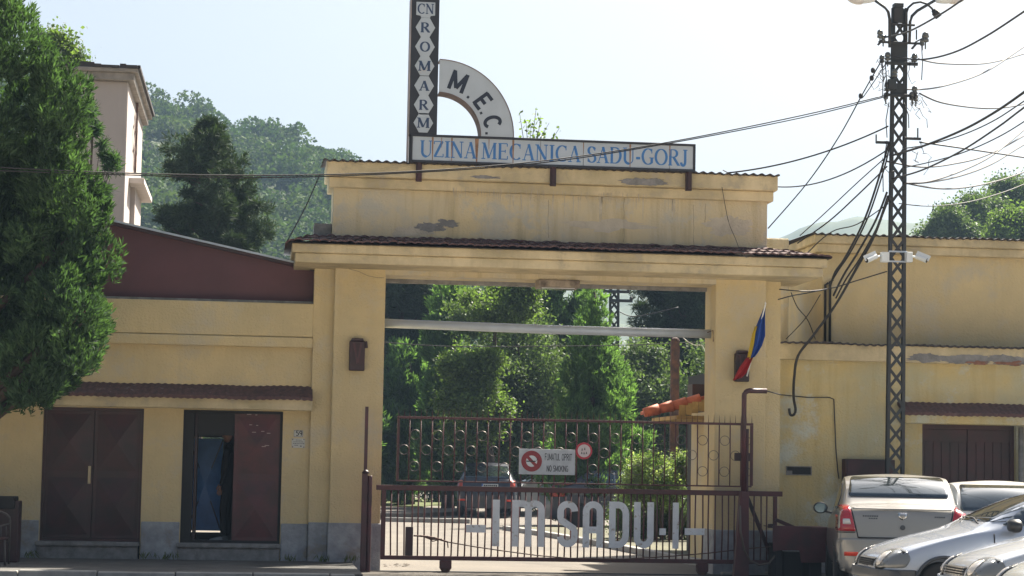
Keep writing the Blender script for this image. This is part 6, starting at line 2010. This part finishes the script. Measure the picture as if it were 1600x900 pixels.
# far trees on the right
gR = 'trees on the hill right of the pole'
for k, (px, Y, lobs, mt_, lab, tx) in enumerate((
    (1470, 92, ((1462, 362, 22, 14), (1485, 350, 24, 22), (1500, 372, 26, 20), (1450, 378, 20, 12)), M_LEAFD, 'lowest rounded tree nearest the pole on the right hill', 345),
    (1528, 98, ((1520, 322, 22, 14), (1540, 335, 32, 24), (1512, 350, 28, 24), (1545, 368, 36, 26)), M_LEAFD, 'middle rounded tree on the right hill', 320),
    (1580, 106, ((1575, 292, 26, 14), (1600, 300, 32, 22), (1565, 318, 28, 20), (1600, 330, 40, 28), (1640, 300, 30, 24), (1640, 340, 40, 30)), M_LEAFD, 'tallest tree at the right edge of the hill', 285),
    (1590, 86, ((1585, 350, 28, 18), (1610, 362, 34, 24), (1560, 372, 28, 16), (1640, 380, 30, 20)), M_LEAF, 'lighter green tree in front at the right edge', 345))):
    Bz = 6.0
    tree('broadleaf_tree', lab, (X(px, Y, 400), Y, Bz), [LB(a, b, c, d, Y, None, rt.uniform(-1, 1)) for a, b, c, d in lobs], 3600, 14, 'leaf', .30, 60 + k, mt_, .22, (X(px, Y, 350), Y, W(px, tx + 20, Y).z), gR, 10)

# ================================================================== CARS
LOGAN = dict(L=4.25, W=1.76, H=1.56, wr=.30, wx=(.82, 3.42), clear=.19, beltcrease=.5,
    st=[(0, .58, .50, .80, .60), (.08, .70, .62, .93, .72), (.45, .84, .76, .98, .80), (1.05, .97, .90, 1, .82), (1.25, 1.02, .93, 1, .80), (1.95, 1.51, .96, 1, .78), (2.5, 1.60, .97, 1, .80), (3.22, 1.575, 1.0, 1, .80), (3.64, 1.20, 1.03, .995, .82), (3.80, 1.17, 1.05, .99, .82), (4.12, 1.15, 1.06, .975, .84), (4.21, 1.08, .99, .95, .82), (4.25, .58, .5, .88, .7)],
    xcrease=((10, .5), (11, .3)))
def mir(poly): return [(-a, b) for a, b in poly][::-1]
hw = .88
RW = [(-.62, 1.515), (.62, 1.515), (.68, 1.25), (-.68, 1.25)]
tl = [(-.83, 1.12), (-.69, 1.13), (-.61, .80), (-.85, .80)]
tlw = [(-.78, .96), (-.69, .96), (-.675, .89), (-.78, .89)]
LOGAN['patches'] = [
    ('rear_window', M_GLASS, RW, 180, .004, .05),
    ('rear_bumper', M_BEIGE, [(-.84, .705), (.84, .705), (.82, .28), (-.82, .28)], 180, .022, .05),
    ('bumper_seam', M_BLACK, [(-.83, .79), (-.62, .79), (-.62, .778), (-.83, .778)], 180, .024, 0),
    ('boot_seam', M_BLACK, [(-.675, 1.1), (-.662, 1.1), (-.575, .725), (-.585, .712)], 180, .005, 0),
    ('boot_seam', M_BLACK, mir([(-.675, 1.1), (-.662, 1.1), (-.575, .725), (-.585, .712)]), 180, .005, 0),
    ('boot_seam', M_BLACK, [(-.585, .725), (.585, .725), (.58, .710), (-.58, .710)], 180, .026, 0),
    ('boot_crease', M_BEIGE, [(-.66, 1.10), (.66, 1.10), (.65, 1.08), (-.65, 1.08)], 180, .014, 0),
    ('tail_lamp', M_REDL, tl, 180, .012, .02), ('tail_lamp', M_REDL, mir(tl), 180, .012, .02),
    ('lamp_lens', M_CLEARL, tlw, 180, .017, .01), ('lamp_lens', M_CLEARL, mir(tlw), 180, .017, .01),
    ('reflector', M_REDR, [(-.76, .53), (-.58, .53), (-.58, .475), (-.76, .475)], 180, .028, .01), ('reflector', M_REDR, mir([(-.76, .53), (-.58, .53), (-.58, .475), (-.76, .475)]), 180, .028, .01),
    ('badge', M_CHROME, [(-.065, 1.05), (.065, 1.05), (.05, .985), (.0, .955), (-.05, .985)], 180, .010, .008),
    ('badge_inset', M_BEIGE, [(-.038, 1.027), (.038, 1.027), (.028, .995), (.0, .98), (-.028, .995)], 180, .0135, .005),
    ('number_plate', M_ENAM, [(-.26, .50), (.26, .50), (.26, .39), (-.26, .39)], 180, .028, .005),
    ('side_window', M_GLASS, [(1.55, 1.06), (2.02, 1.43), (2.42, 1.46), (2.42, 1.06)], 90, .004, .03), ('side_window', M_GLASS, [(1.55, 1.06), (2.02, 1.43), (2.42, 1.46), (2.42, 1.06)], -90, .004, .03),
    ('side_window', M_GLASS, [(2.5, 1.06), (2.5, 1.46), (3.0, 1.44), (3.30, 1.25), (3.36, 1.08)], 90, .004, .03), ('side_window', M_GLASS, [(2.5, 1.06), (2.5, 1.46), (3.0, 1.44), (3.30, 1.25), (3.36, 1.08)], -90, .004, .03),
    ('windscreen', M_GLASS, [(-.62, 1.44), (.62, 1.44), (.70, 1.05), (-.70, 1.05)], 0, .004, .05),
    ('headlight', M_LAMPGL, [(.45, .66), (.80, .72), (.80, .56), (.45, .54)], 0, .008, .02), ('headlight', M_LAMPGL, [(-.80, .72), (-.45, .66), (-.45, .54), (-.80, .56)], 0, .008, .02),
]
def put(x_px, y_px, Yp):
    return W(x_px, y_px, Yp).x
# beige sedan: rear towards the camera, its nose against the right building
Yrear = -4.25
xc_ = W(1411, 860, Yrear).x
car1, bv, _ = car('parked_car', 'beige metallic saloon car seen from behind in front of the lattice pole', 'car', (xc_ + .95, Yrear + 4.14, 0), -90 - 13, M_BEIGE, LOGAN, 'parked cars')
mirrors(car1, 1.72, .98, 1.06, M_PLAS)
mb = MB(); mb.lathe((4.262, 0, .86), [(.034, -.01), (.034, .002), (.022, .003)], 'x', 14); mb.build('boot_lock', M_PLASG, car1, local=True)
# model badges: thin strips of small marks left and right on the boot
hit = bv.ray_cast(Vector((8, -.5, 1.0)), Vector((-1, 0, 0)))[0]
mb = MB()
for k in range(7): mb.box(hit.x + .003, hit.x + .008, -.52 + k * .03, -.52 + k * .03 + .022, .995, 1.012)
for k in range(4): mb.box(hit.x + .003, hit.x + .008, -.44 + k * .03, -.44 + k * .03 + .022, .965, .98)
for k in range(5): mb.box(hit.x + .003, hit.x + .008, .42 + k * .028, .42 + k * .028 + .020, .995, 1.012)
mb.build('badge_lettering', M_PLASG, car1, local=True)

CORSA = dict(L=3.75, W=1.62, H=1.43, wr=.285, wx=(.72, 3.15), clear=.18, beltcrease=.35, arch=.345,
    st=[(0, .55, .45, .72, .55), (.05, .66, .56, .88, .66), (.25, .76, .66, .95, .74), (.65, .87, .80, .985, .80), (1.05, .965, .90, 1, .82), (1.15, 1.00, .92, 1, .80), (1.85, 1.39, .94, 1, .64), (2.4, 1.43, .95, 1, .65), (3.1, 1.40, .97, 1, .65), (3.6, 1.02, .97, .97, .70), (3.72, .95, .90, .93, .72), (3.75, .55, .5, .84, .66)])
sw1 = [(1.42, 1.0), (1.93, 1.33), (2.50, 1.36), (2.50, 1.0)]
sw2 = [(2.58, 1.0), (2.58, 1.36), (3.0, 1.33), (3.25, 1.05)]
hl = [(.40, .685), (.58, .70), (.70, .67), (.695, .52), (.60, .485), (.43, .49)]
CORSA['patches'] = [
    ('windscreen', M_GLASS, [(-.58, 1.345), (.58, 1.345), (.69, 1.035), (-.69, 1.035)], 0, .005, .05),
    ('side_window', M_GLASS, sw1, 90, .005, .03), ('side_window', M_GLASS, sw1, -90, .005, .03), ('side_window', M_GLASS, sw2, 90, .005, .03), ('side_window', M_GLASS, sw2, -90, .005, .03),
    ('rear_window', M_GLASS, [(-.52, 1.32), (.52, 1.32), (.6, 1.06), (-.6, 1.06)], 180, .004, .05),
    ('headlight_rim', M_BLACK, [(.38, .70), (.58, .715), (.715, .685), (.71, .50), (.60, .47), (.41, .475)], 0, .006, .05), ('headlight_rim', M_BLACK, mir([(.38, .70), (.58, .715), (.715, .685), (.71, .50), (.60, .47), (.41, .475)]), 0, .006, .05),
    ('headlight', M_LAMPGL, hl, 0, .012, .05), ('headlight', M_LAMPGL, mir(hl), 0, .010, .05),
    ('headlight_side', M_LAMPGL, [(.06, .66), (.30, .70), (.34, .60), (.28, .50), (.05, .49)], 90, .008, .04), ('headlight_side', M_LAMPGL, [(.06, .66), (.30, .70), (.34, .60), (.28, .50), (.05, .49)], -90, .008, .04),
    ('reflector_bowl', M_CLEARL, [(.45, .665), (.56, .675), (.59, .62), (.58, .54), (.52, .515), (.45, .53)], 0, .016, .05), ('reflector_bowl', M_CLEARL, mir([(.45, .665), (.56, .675), (.59, .62), (.58, .54), (.52, .515), (.45, .53)]), 0, .016, .05),
    ('grille', M_BLACK, [(-.36, .60), (.36, .60), (.33, .50), (-.33, .50)], 0, .006, .02),
    ('bumper', M_PLASG, [(-.74, .475), (.74, .475), (.74, .36), (-.74, .36)], 0, .035, .03),
    ('bumper_side', M_PLASG, [(.03, .475), (.40, .475), (.37, .36), (.03, .36)], 90, .022, .02), ('bumper_side', M_PLASG, [(.03, .475), (.40, .475), (.37, .36), (.03, .36)], -90, .022, .02),
    ('bumper_skirt', M_SILVER, [(-.72, .355), (.72, .355), (.70, .22), (-.70, .22)], 0, .028, .03),
    ('door_seam', M_BLACK, [(1.30, .90), (1.312, .90), (1.312, .28), (1.30, .28)], 90, .003, 0), ('door_seam', M_BLACK, [(1.30, .90), (1.312, .90), (1.312, .28), (1.30, .28)], -90, .003, 0),
    ('rubbing_strip', M_PLASG, [(1.10, .52), (2.9, .54), (2.9, .47), (1.10, .46)], -90, .012, .01), ('rubbing_strip', M_PLASG, [(1.10, .52), (2.9, .54), (2.9, .47), (1.10, .46)], 90, .012, .01),
    ('tail_lamp', M_REDL, [(.55, .95), (.75, .95), (.76, .70), (.60, .70)], 180, .008, .02), ('tail_lamp', M_REDL, mir([(.55, .95), (.75, .95), (.76, .70), (.60, .70)]), 180, .008, .02),
]
def arch_trim(t_, sp, mt_, r0=None):
    for wx in sp['wx']:
        for s in (-1, 1):
            mb = MB(); r_ = sp.get('arch', sp['wr'] * 1.16)
            n = 20; y_ = s * (sp['W'] / 2 - .012)
            pts = [(wx - r_ * math.cos(R(-8 + 196 * i / n)), y_, sp['wr'] + r_ * math.sin(R(-8 + 196 * i / n))) for i in range(n + 1)]
            mb.tube(pts, .020, 6); mb.build('arch_trim', mt_, t_, local=True, smooth=True)
def place_front(px, py, d_y, yaw, off_x=0.0):
    """world location so that the car's front left corner region stands at that pixel column and depth"""
    p = W(px, py, d_y); return (p.x, p.y, 0)
c2, bv2, _ = car('parked_car', 'silver blue hatchback seen from its front left corner, second row', 'car', place_front(1352, 865, -7.15, 0), -2, M_SILVER, CORSA, 'parked cars')
arch_trim(c2, CORSA, M_PLASG)
def bmirror(t_, x, y, z, mt_):
    for s in (-1, 1):
        mb = MB(); c = Vector((x, s * y, z))
        mb.lathe(c, [(.03, -.09), (.075, -.08), (.095, -.02), (.095, .03), (.085, .045)], 'x', 16)
        mb.v = [(q[0], c.y + (q[1] - c.y) * 1.2, c.z + (q[2] - c.z) * .8) for q in mb.v]
        mb.bar(c + Vector((.02, -s * .06, -.03)), c + Vector((.05, -s * .20, -.04)), .07, .06)
        o = mb.build('mirror', mt_, t_, local=True, smooth=True)
bmirror(c2, 1.52, .90, 1.0, M_PLAS)
def wiper(t_, bv_, y0, y1):
    a = bv_.ray_cast(Vector((-5, y0, 1.03)), Vector((1, 0, 0)))[0]; b = bv_.ray_cast(Vector((-5, y1, 1.07)), Vector((1, 0, 0)))[0]
    if a and b:
        mb = MB(); mb.tube([a + Vector((-.04, 0, -.02)), a.lerp(b, .5) + Vector((-.03, 0, .02)), b + Vector((-.012, 0, .005))], .009, 5); mb.bar(a.lerp(b, .25) + Vector((-.018, 0, 0)), b + Vector((-.012, (b.y - a.y) * .3, .0)), .012, .02); mb.build('wiper', M_BLACK, t_, local=True)
wiper(c2, bv2, -.45, .10); wiper(c2, bv2, .15, .62)
mb = MB()
for k in range(4):
    z_ = .515 + k * .023; h_ = bv2.ray_cast(Vector((-5, 0, z_)), Vector((1, 0, 0)))[0]; mb.box(h_.x - .012, h_.x + .0, -.32, .32, z_ - .004, z_ + .004)
mb.build('grille_bars', M_PLASG, c2, local=True)
POLO = dict(CORSA); POLO['patches'] = [q if q[0] != 'bumper_skirt' else ('bumper_skirt', M_SILVER2, q[2], q[3], q[4], q[5]) for q in CORSA['patches'] if 'bumper' not in q[0] or 'skirt' in q[0]]
POLO['patches'] += [('bumper', M_SILVER2, [(-.74, .475), (.74, .475), (.74, .24), (-.74, .24)], 0, .03, .04)]
c3, bv3, _ = car('parked_car', 'silver hatchback with slatted grille, third row near the bottom right corner', 'car', place_front(1490, 893, -9.35, 0), -2, M_SILVER2, POLO, 'parked cars')
mb = MB()
for k in range(4):
    z_ = .51 + k * .026
    for y_ in np.linspace(-.33, .27, 7):
        h_ = bv3.ray_cast(Vector((-5, y_ + .05, z_)), Vector((1, 0, 0)))[0]; mb.box(h_.x - .02, h_.x + .01, y_, y_ + .0999, z_ - .006, z_ + .006)
mb.build('grille_bars', M_CHROME, c3, local=True)
bmirror(c3, 1.52, .90, 1.0, M_SILVER2)
c4, bv4, _ = car('parked_car', 'pale grey car of which only the hood corner shows at the bottom right', 'car', place_front(1578, 905, -11.9, 0), -2, M_PALEC, POLO, 'parked cars')
bmirror(c4, 1.52, .90, 1.0, M_PALEC)
# white hatchback between the beige car and the garage
WAG = dict(L=3.9, W=1.68, H=1.50, wr=.29, wx=(.75, 3.2), clear=.18, beltcrease=.4,
    st=[(0, .58, .50, .78, .6), (.08, .70, .62, .92, .7), (.5, .85, .78, .98, .8), (1.0, .97, .91, 1, .82), (1.15, 1.02, .94, 1, .80), (1.8, 1.45, .96, 1, .76), (2.4, 1.53, .97, 1, .79), (3.38, 1.51, .98, 1, .79), (3.76, 1.06, .98, .985, .80), (3.86, .96, .92, .95, .76), (3.9, .55, .5, .88, .7)])
WAG['patches'] = [
    ('rear_window', M_GLASS, [(-.60, 1.43), (.60, 1.43), (.68, 1.08), (-.68, 1.08)], 180, .004, .05),
    ('side_window', M_GLASS, [(1.5, 1.03), (1.98, 1.37), (2.38, 1.40), (2.38, 1.03)], 90, .004, .03), ('side_window', M_GLASS, [(1.5, 1.03), (1.98, 1.37), (2.38, 1.40), (2.38, 1.03)], -90, .004, .03),
    ('side_window', M_GLASS, [(2.46, 1.03), (2.46, 1.40), (3.0, 1.38), (3.3, 1.06)], 90, .004, .04), ('side_window', M_GLASS, [(2.46, 1.03), (2.46, 1.40), (3.0, 1.38), (3.3, 1.06)], -90, .004, .04),
    ('windscreen', M_GLASS, [(-.6, 1.39), (.6, 1.39), (.7, 1.05), (-.7, 1.05)], 0, .004, .05),
    ('tail_lamp', M_REDL, [(.66, 1.0), (.80, 1.0), (.80, .72), (.70, .72)], 180, .008, .02), ('tail_lamp', M_REDL, mir([(.66, 1.0), (.80, 1.0), (.80, .72), (.70, .72)]), 180, .008, .02),
    ('bumper', M_PLASG, [(-.8, .55), (.8, .55), (.8, .3), (-.8, .3)], 180, .02, .03)]
pw = W(1600, 745, -3.6)
c5, bv5, _ = car('parked_car', 'white hatchback seen from its rear left corner beside the beige car', 'car', (pw.x + .35, pw.y + 3.55, 0), -90 - 9, M_WHITEC, WAG, 'parked cars')
mirrors(c5, 1.65, .98, 1.02, M_WHITEC)
mb = MB()
for s in (-1, 1):
    a = bv5.ray_cast(Vector((1.75, s * 3, 1.26)), Vector((0, -s, 0)))[0]; b = bv5.ray_cast(Vector((2.0, s * 3, 1.37)), Vector((0, -s, 0)))[0]; c = bv5.ray_cast(Vector((2.4, s * 3, 1.40)), Vector((0, -s, 0)))[0]
    if a and b and c: mb.tube([a + Vector((0, s * .02, 0)), b + Vector((0, s * .025, 0)), c + Vector((0, s * .02, 0))], .022, 6)
mb.build('wind_deflector', M_BLACK, c5, local=True)

# cars inside the yard
SUV = dict(L=4.5, W=1.85, H=1.72, wr=.36, wx=(.9, 3.6), clear=.26, beltcrease=.5, lv=2,
    st=[(0, .75, .62, .84, .64), (.1, .92, .8, .95, .75), (.9, 1.08, 1.0, 1, .82), (1.2, 1.14, 1.05, 1, .82), (1.9, 1.66, 1.07, 1, .70), (2.6, 1.72, 1.07, 1, .71), (3.8, 1.68, 1.08, 1, .70), (4.3, 1.25, 1.08, .985, .78), (4.45, 1.12, 1.02, .96, .80), (4.5, .65, .6, .9, .74)])
rl = [(-.86, 1.12), (-.72, 1.12), (-.72, .92), (-.86, .92)]
SUV['patches'] = [('rear_window', M_GLASS, [(-.62, 1.56), (.62, 1.56), (.72, 1.2), (-.72, 1.2)], 180, .004, .05),
    ('side_window', M_GLASS, [(1.5, 1.14), (2.05, 1.56), (3.9, 1.56), (4.1, 1.18)], -90, .005, .05), ('side_window', M_GLASS, [(1.5, 1.14), (2.05, 1.56), (3.9, 1.56), (4.1, 1.18)], 90, .005, .05),
    ('windscreen', M_GLASS, [(-.62, 1.58), (.62, 1.58), (.72, 1.18), (-.72, 1.18)], 0, .004, .05),
    ('tail_lamp', M_AMBER, rl, 180, .01, .02), ('tail_lamp', M_AMBER, mir(rl), 180, .01, .02),
    ('number_plate', M_ENAM, [(-.14, 1.02), (.36, 1.02), (.36, .90), (-.14, .90)], 180, .012, .005),
    ('reflector', M_REDR, [(-.84, .56), (-.62, .56), (-.62, .50), (-.84, .50)], 180, .012, .005), ('reflector', M_REDR, mir([(-.84, .56), (-.62, .56), (-.62, .50), (-.84, .50)]), 180, .012, .005)]
ps = W(768, 790, 32.5)
c6, bv6, _ = car('parked_car', 'dark navy off road car seen from behind inside the gateway', 'car', (ps.x + .45, ps.y + 4.4, 0), -90 - 8, M_NAVY, SUV, 'cars parked inside the factory yard')
mb = MB(); mb.lathe((4.62, .0, 1.0), [(.0, -.0), (.0, .0)], 'x', 4)
h_ = bv6.ray_cast(Vector((9, .1, .96)), Vector((-1, 0, 0)))[0]
if h_:
    mb = MB(); mb.box(h_.x + .014, h_.x + .018, -.14, -.10, .90, 1.02); mb.build('plate_band', mat('plate_blue', (.03, .10, .4), .5), c6, local=True)
    mb = MB()
    x_ = -.08
    for c in 'GJ 10 MEC'[:0] or 'J 150': pass
    for wd in (.05, .05, .03, .05, .05, .05, .05):
        mb.box(h_.x + .014, h_.x + .019, x_, x_ + wd, .925, .995); x_ += wd + .013
    mb.build('plate_marks', M_SIGNK, c6, local=True)
SED = dict(LOGAN); SED['lv'] = 2
SED['patches'] = [q for q in LOGAN['patches'] if 'window' in q[0] or 'wind' in q[0]] + [('tail_lamp', M_AMBER, tl, 180, .012, .02), ('tail_lamp', M_AMBER, mir(tl), 180, .012, .02)]
p7 = W(858, 800, 23.5)
c7, bv7, _ = car('parked_car', 'dark blue grey saloon seen from the side behind the letters of the gate', 'car', (p7.x + 4.15, p7.y + .9, 0), 180 + 5, M_DGREY, SED, 'cars parked inside the factory yard')
p8 = W(845, 775, 38)
WAG2 = dict(WAG); WAG2['lv'] = 2
c8, bv8, _ = car('parked_car', 'small white car half hidden behind the no smoking sign inside the gateway', 'car', (p8.x - 1.9, p8.y, 0), 8, M_WHITEC, WAG2, 'cars parked inside the factory yard')

# ================================================================== PERSON in the doorway
def skin(name, mt_, verts, edges, parent, lv=2, root=0):
    me = bpy.data.meshes.new(name)
    me.from_pydata([v[:3] for v in verts], edges, [])
    o = bpy.data.objects.new(name, me); COL.objects.link(o)
    md = o.modifiers.new('sk', 'SKIN'); md.use_smooth_shade = True
    for i, v in enumerate(verts):
        rr = v[3] if hasattr(v[3], '__len__') else (v[3], v[3])
        me.skin_vertices[0].data[i].radius = rr
        me.skin_vertices[0].data[i].use_root = (i == root)
    s = o.modifiers.new('ss', 'SUBSURF'); s.levels = lv; s.render_levels = lv
    dg = bpy.context.evaluated_depsgraph_get()
    m2 = bpy.data.meshes.new_from_object(o.evaluated_get(dg))
    o.modifiers.clear(); o.data = m2; m2.materials.clear(); m2.materials.append(mt_)
    o.parent = parent
    return o
yP = YW + .95
ppx = X(356, yP, 760)
fz = z_sill - .02
pr_ = thing('person', 'person in dark clothes standing half hidden behind the open maroon door leaf', 'person', (ppx, yP, fz), 0)
V = [(0, 0, .92, (.13, .10)), (0, 0, 1.08, (.125, .09)), (.01, 0, 1.28, (.15, .10)), (.0, 0, 1.42, (.07, .06)), (-.02, 0, 1.50, (.05, .05)),
     (-.02, .17, 1.38, (.055, .055)), (-.02, .22, 1.12, (.045, .045)), (-.06, .22, .90, (.035, .035)), (-.075, .22, .85, (.03, .022)),
     (-.02, -.17, 1.38, (.055, .055)), (-.03, -.22, 1.12, (.045, .045)), (-.09, -.21, .91, (.035, .035)), (-.11, -.20, .86, (.03, .022)),
     (.0, .09, .86, (.09, .09)), (-.01, .10, .48, (.062, .062)), (.02, .10, .10, (.045, .045)), (-.01, -.09, .86, (.09, .09)), (-.06, -.10, .48, (.062, .062)), (-.05, -.10, .10, (.045, .045))]
E = [(0, 1), (1, 2), (2, 3), (3, 4), (2, 5), (5, 6), (6, 7), (7, 8), (2, 9), (9, 10), (10, 11), (11, 12), (0, 13), (13, 14), (14, 15), (0, 16), (16, 17), (17, 18)]
skin('body', M_CLOTHK, V, E, pr_)
hd = skin('head', M_SKIN, [(-.02, 0, 1.50, (.05, .05)), (-.025, 0, 1.57, (.07, .085)), (-.02, 0, 1.66, (.085, .10)), (-.01, 0, 1.73, (.07, .08)), (-.095, 0, 1.61, (.012, .012)), (-.112, 0, 1.595, (.012, .012))], [(0, 1), (1, 2), (2, 3), (1, 4), (4, 5)], pr_)
mb = MB(); mb.lathe((.01, 0, 1.66), [(.088, -.02), (.10, .03), (.09, .09), (.05, .125), (.0, .13)], 'z', 16); o = mb.build('hair', M_HAIR, hd, local=True, smooth=True)
for s in (-1, 1):
    mb = MB(); mb.lathe((-.088, s * .034, 1.655), [(.0, -.012), (.011, 0), (.0, .011)], 'x', 8); mb.build('eye', M_BLACK, hd, local=True)
for s, (hx_, hy_, hz2) in ((1, (-.075, .22, .85)), (-1, (-.11, -.20, .86))):
    V2 = [(hx_, hy_, hz2 + .02, (.03, .02)), (hx_ - .01, hy_, hz2 - .05, (.036, .018))]
    E2 = [(0, 1)]
    for k in range(4):
        b = len(V2); xx_ = hx_ - .01 - (k - 1.5) * .02; ln = (.03, .038, .036, .028)[k]
        V2 += [(xx_, hy_, hz2 - .085, (.0095, .0095)), (xx_ - .004, hy_ - s * .006, hz2 - .09 - ln, (.0085, .0085)), (xx_ - .002, hy_ - s * .02, hz2 - .10 - ln * 1.5, (.007, .007))]
        E2 += [(1, b), (b, b + 1), (b + 1, b + 2)]
    b = len(V2); V2 += [(hx_ - .045, hy_ - s * .01, hz2 - .03, (.011, .011)), (hx_ - .055, hy_ - s * .015, hz2 - .07, (.009, .009))]; E2 += [(0, b), (b, b + 1)]
    skin('hand', M_SKIN, V2, E2, pr_, 1)
for (x_, y_) in ((.0, .10), (-.07, -.10)):
    skin('shoe', M_SHOE, [(x_ + .03, y_, .05, (.045, .05)), (x_ - .05, y_, .045, (.045, .042)), (x_ - .15, y_, .03, (.042, .028)), (x_ - .19, y_, .025, (.03, .02))], [(0, 1), (1, 2), (2, 3)], pr_)

# ================================================================== left edge: kiosk box and bent metal chair
a_, b_ = W(30, 783, -1.3), W(30, 873, -1.3)
t = thing('vending_cabinet', 'dark maroon cabinet with black top standing on the pavement at the left edge', 'cabinet', (a_.x - .4, -1.3, .12))
mb = MB(); mb.box(a_.x - .95, a_.x - .0, -1.3, -.9, .121, a_.z); mb.build('cabinet_body', M_MAROOND, t, bevel=.01)
zt2 = W(20, 776, -1.35).z
mb = MB(); mb.box(a_.x - .95, a_.x - .055, -1.36, -.88, zt2 - .17, zt2); mb.build('cabinet_top', M_BLACK, t, bevel=.008)
t = thing('metal_chair', 'old chair with a rounded tube back in front of the maroon cabinet', 'chair', (a_.x - .45, -1.75, .12))
xc2 = W(-6, 800, -1.8).x
M_OLDT = mat('worn_grey_tube', (.085, .075, .07), .5, var=.3, vscale=8)
zA, zB2 = W(5, 799, -1.8).z, W(5, 818, -1.8).z
mb = MB()
hwc = W(16, 810, -1.8).x - xc2
arc = [(xc2 - hwc, -1.80, .12), (xc2 - hwc, -1.80, zA - .12)] + [(xc2 - hwc * math.cos(R(q)), -1.80, zA - .12 + .12 * math.sin(R(q))) for q in (20, 45, 70, 90, 110, 135, 160)] + [(xc2 + hwc, -1.80, zA - .12), (xc2 + hwc, -1.80, .12)]
mb.tube(arc, .014, 8); mb.build('back_frame', M_OLDT, t, smooth=True)
mb = MB(); mb.tube([(xc2 - hwc, -1.80, zB2), (xc2, -1.79, zB2 - .05), (xc2 + hwc, -1.80, zB2)], .012, 6); mb.build('cross_rail', M_OLDT, t, smooth=True)
for k in range(5):
    x_ = xc2 - hwc + 2 * hwc * (k + .7) / 5.4
    mb = MB(); mb.tube([(x_, -1.80, zB2 - .04), (x_ + .01, -1.79, .42)], .009, 6); mb.build('spindle', M_OLDT, t, smooth=True)
mb = MB(); mb.box(xc2 - hwc, xc2 + hwc, -2.2, -1.78, .46, .49); mb.build('seat', M_MAROOND, t, bevel=.008)
for s in (-1, 1):
    mb = MB(); mb.tube([(xc2 + s * (hwc - .02), -2.18, .46), (xc2 + s * hwc, -2.22, .12)], .013, 6); mb.build('leg', M_OLDT, t, smooth=True)

# ================================================================== HAZE
bm_ = MB(); bm_.box(-1400, 1700, -70, 2300, -1.2, 215)
hz = bm_.build('haze', None, None, local=True)
tag(hz, 'pale humid summer haze filling the valley', 'haze', kind='stuff')
mh = bpy.data.materials.new('haze_air'); mh.use_nodes = True
nt = mh.node_tree
nt.nodes.remove(nt.nodes['Principled BSDF'])
pv = nt.nodes.new('ShaderNodeVolumePrincipled')
pv.inputs['Color'].default_value = (0.47, 0.68, 0.96, 1)
pv.inputs['Density'].default_value = 0.00036
pv.inputs['Anisotropy'].default_value = 0.0
nt.links.new(pv.outputs[0], nt.nodes['Material Output'].inputs['Volume'])
hz.data.materials.append(mh)
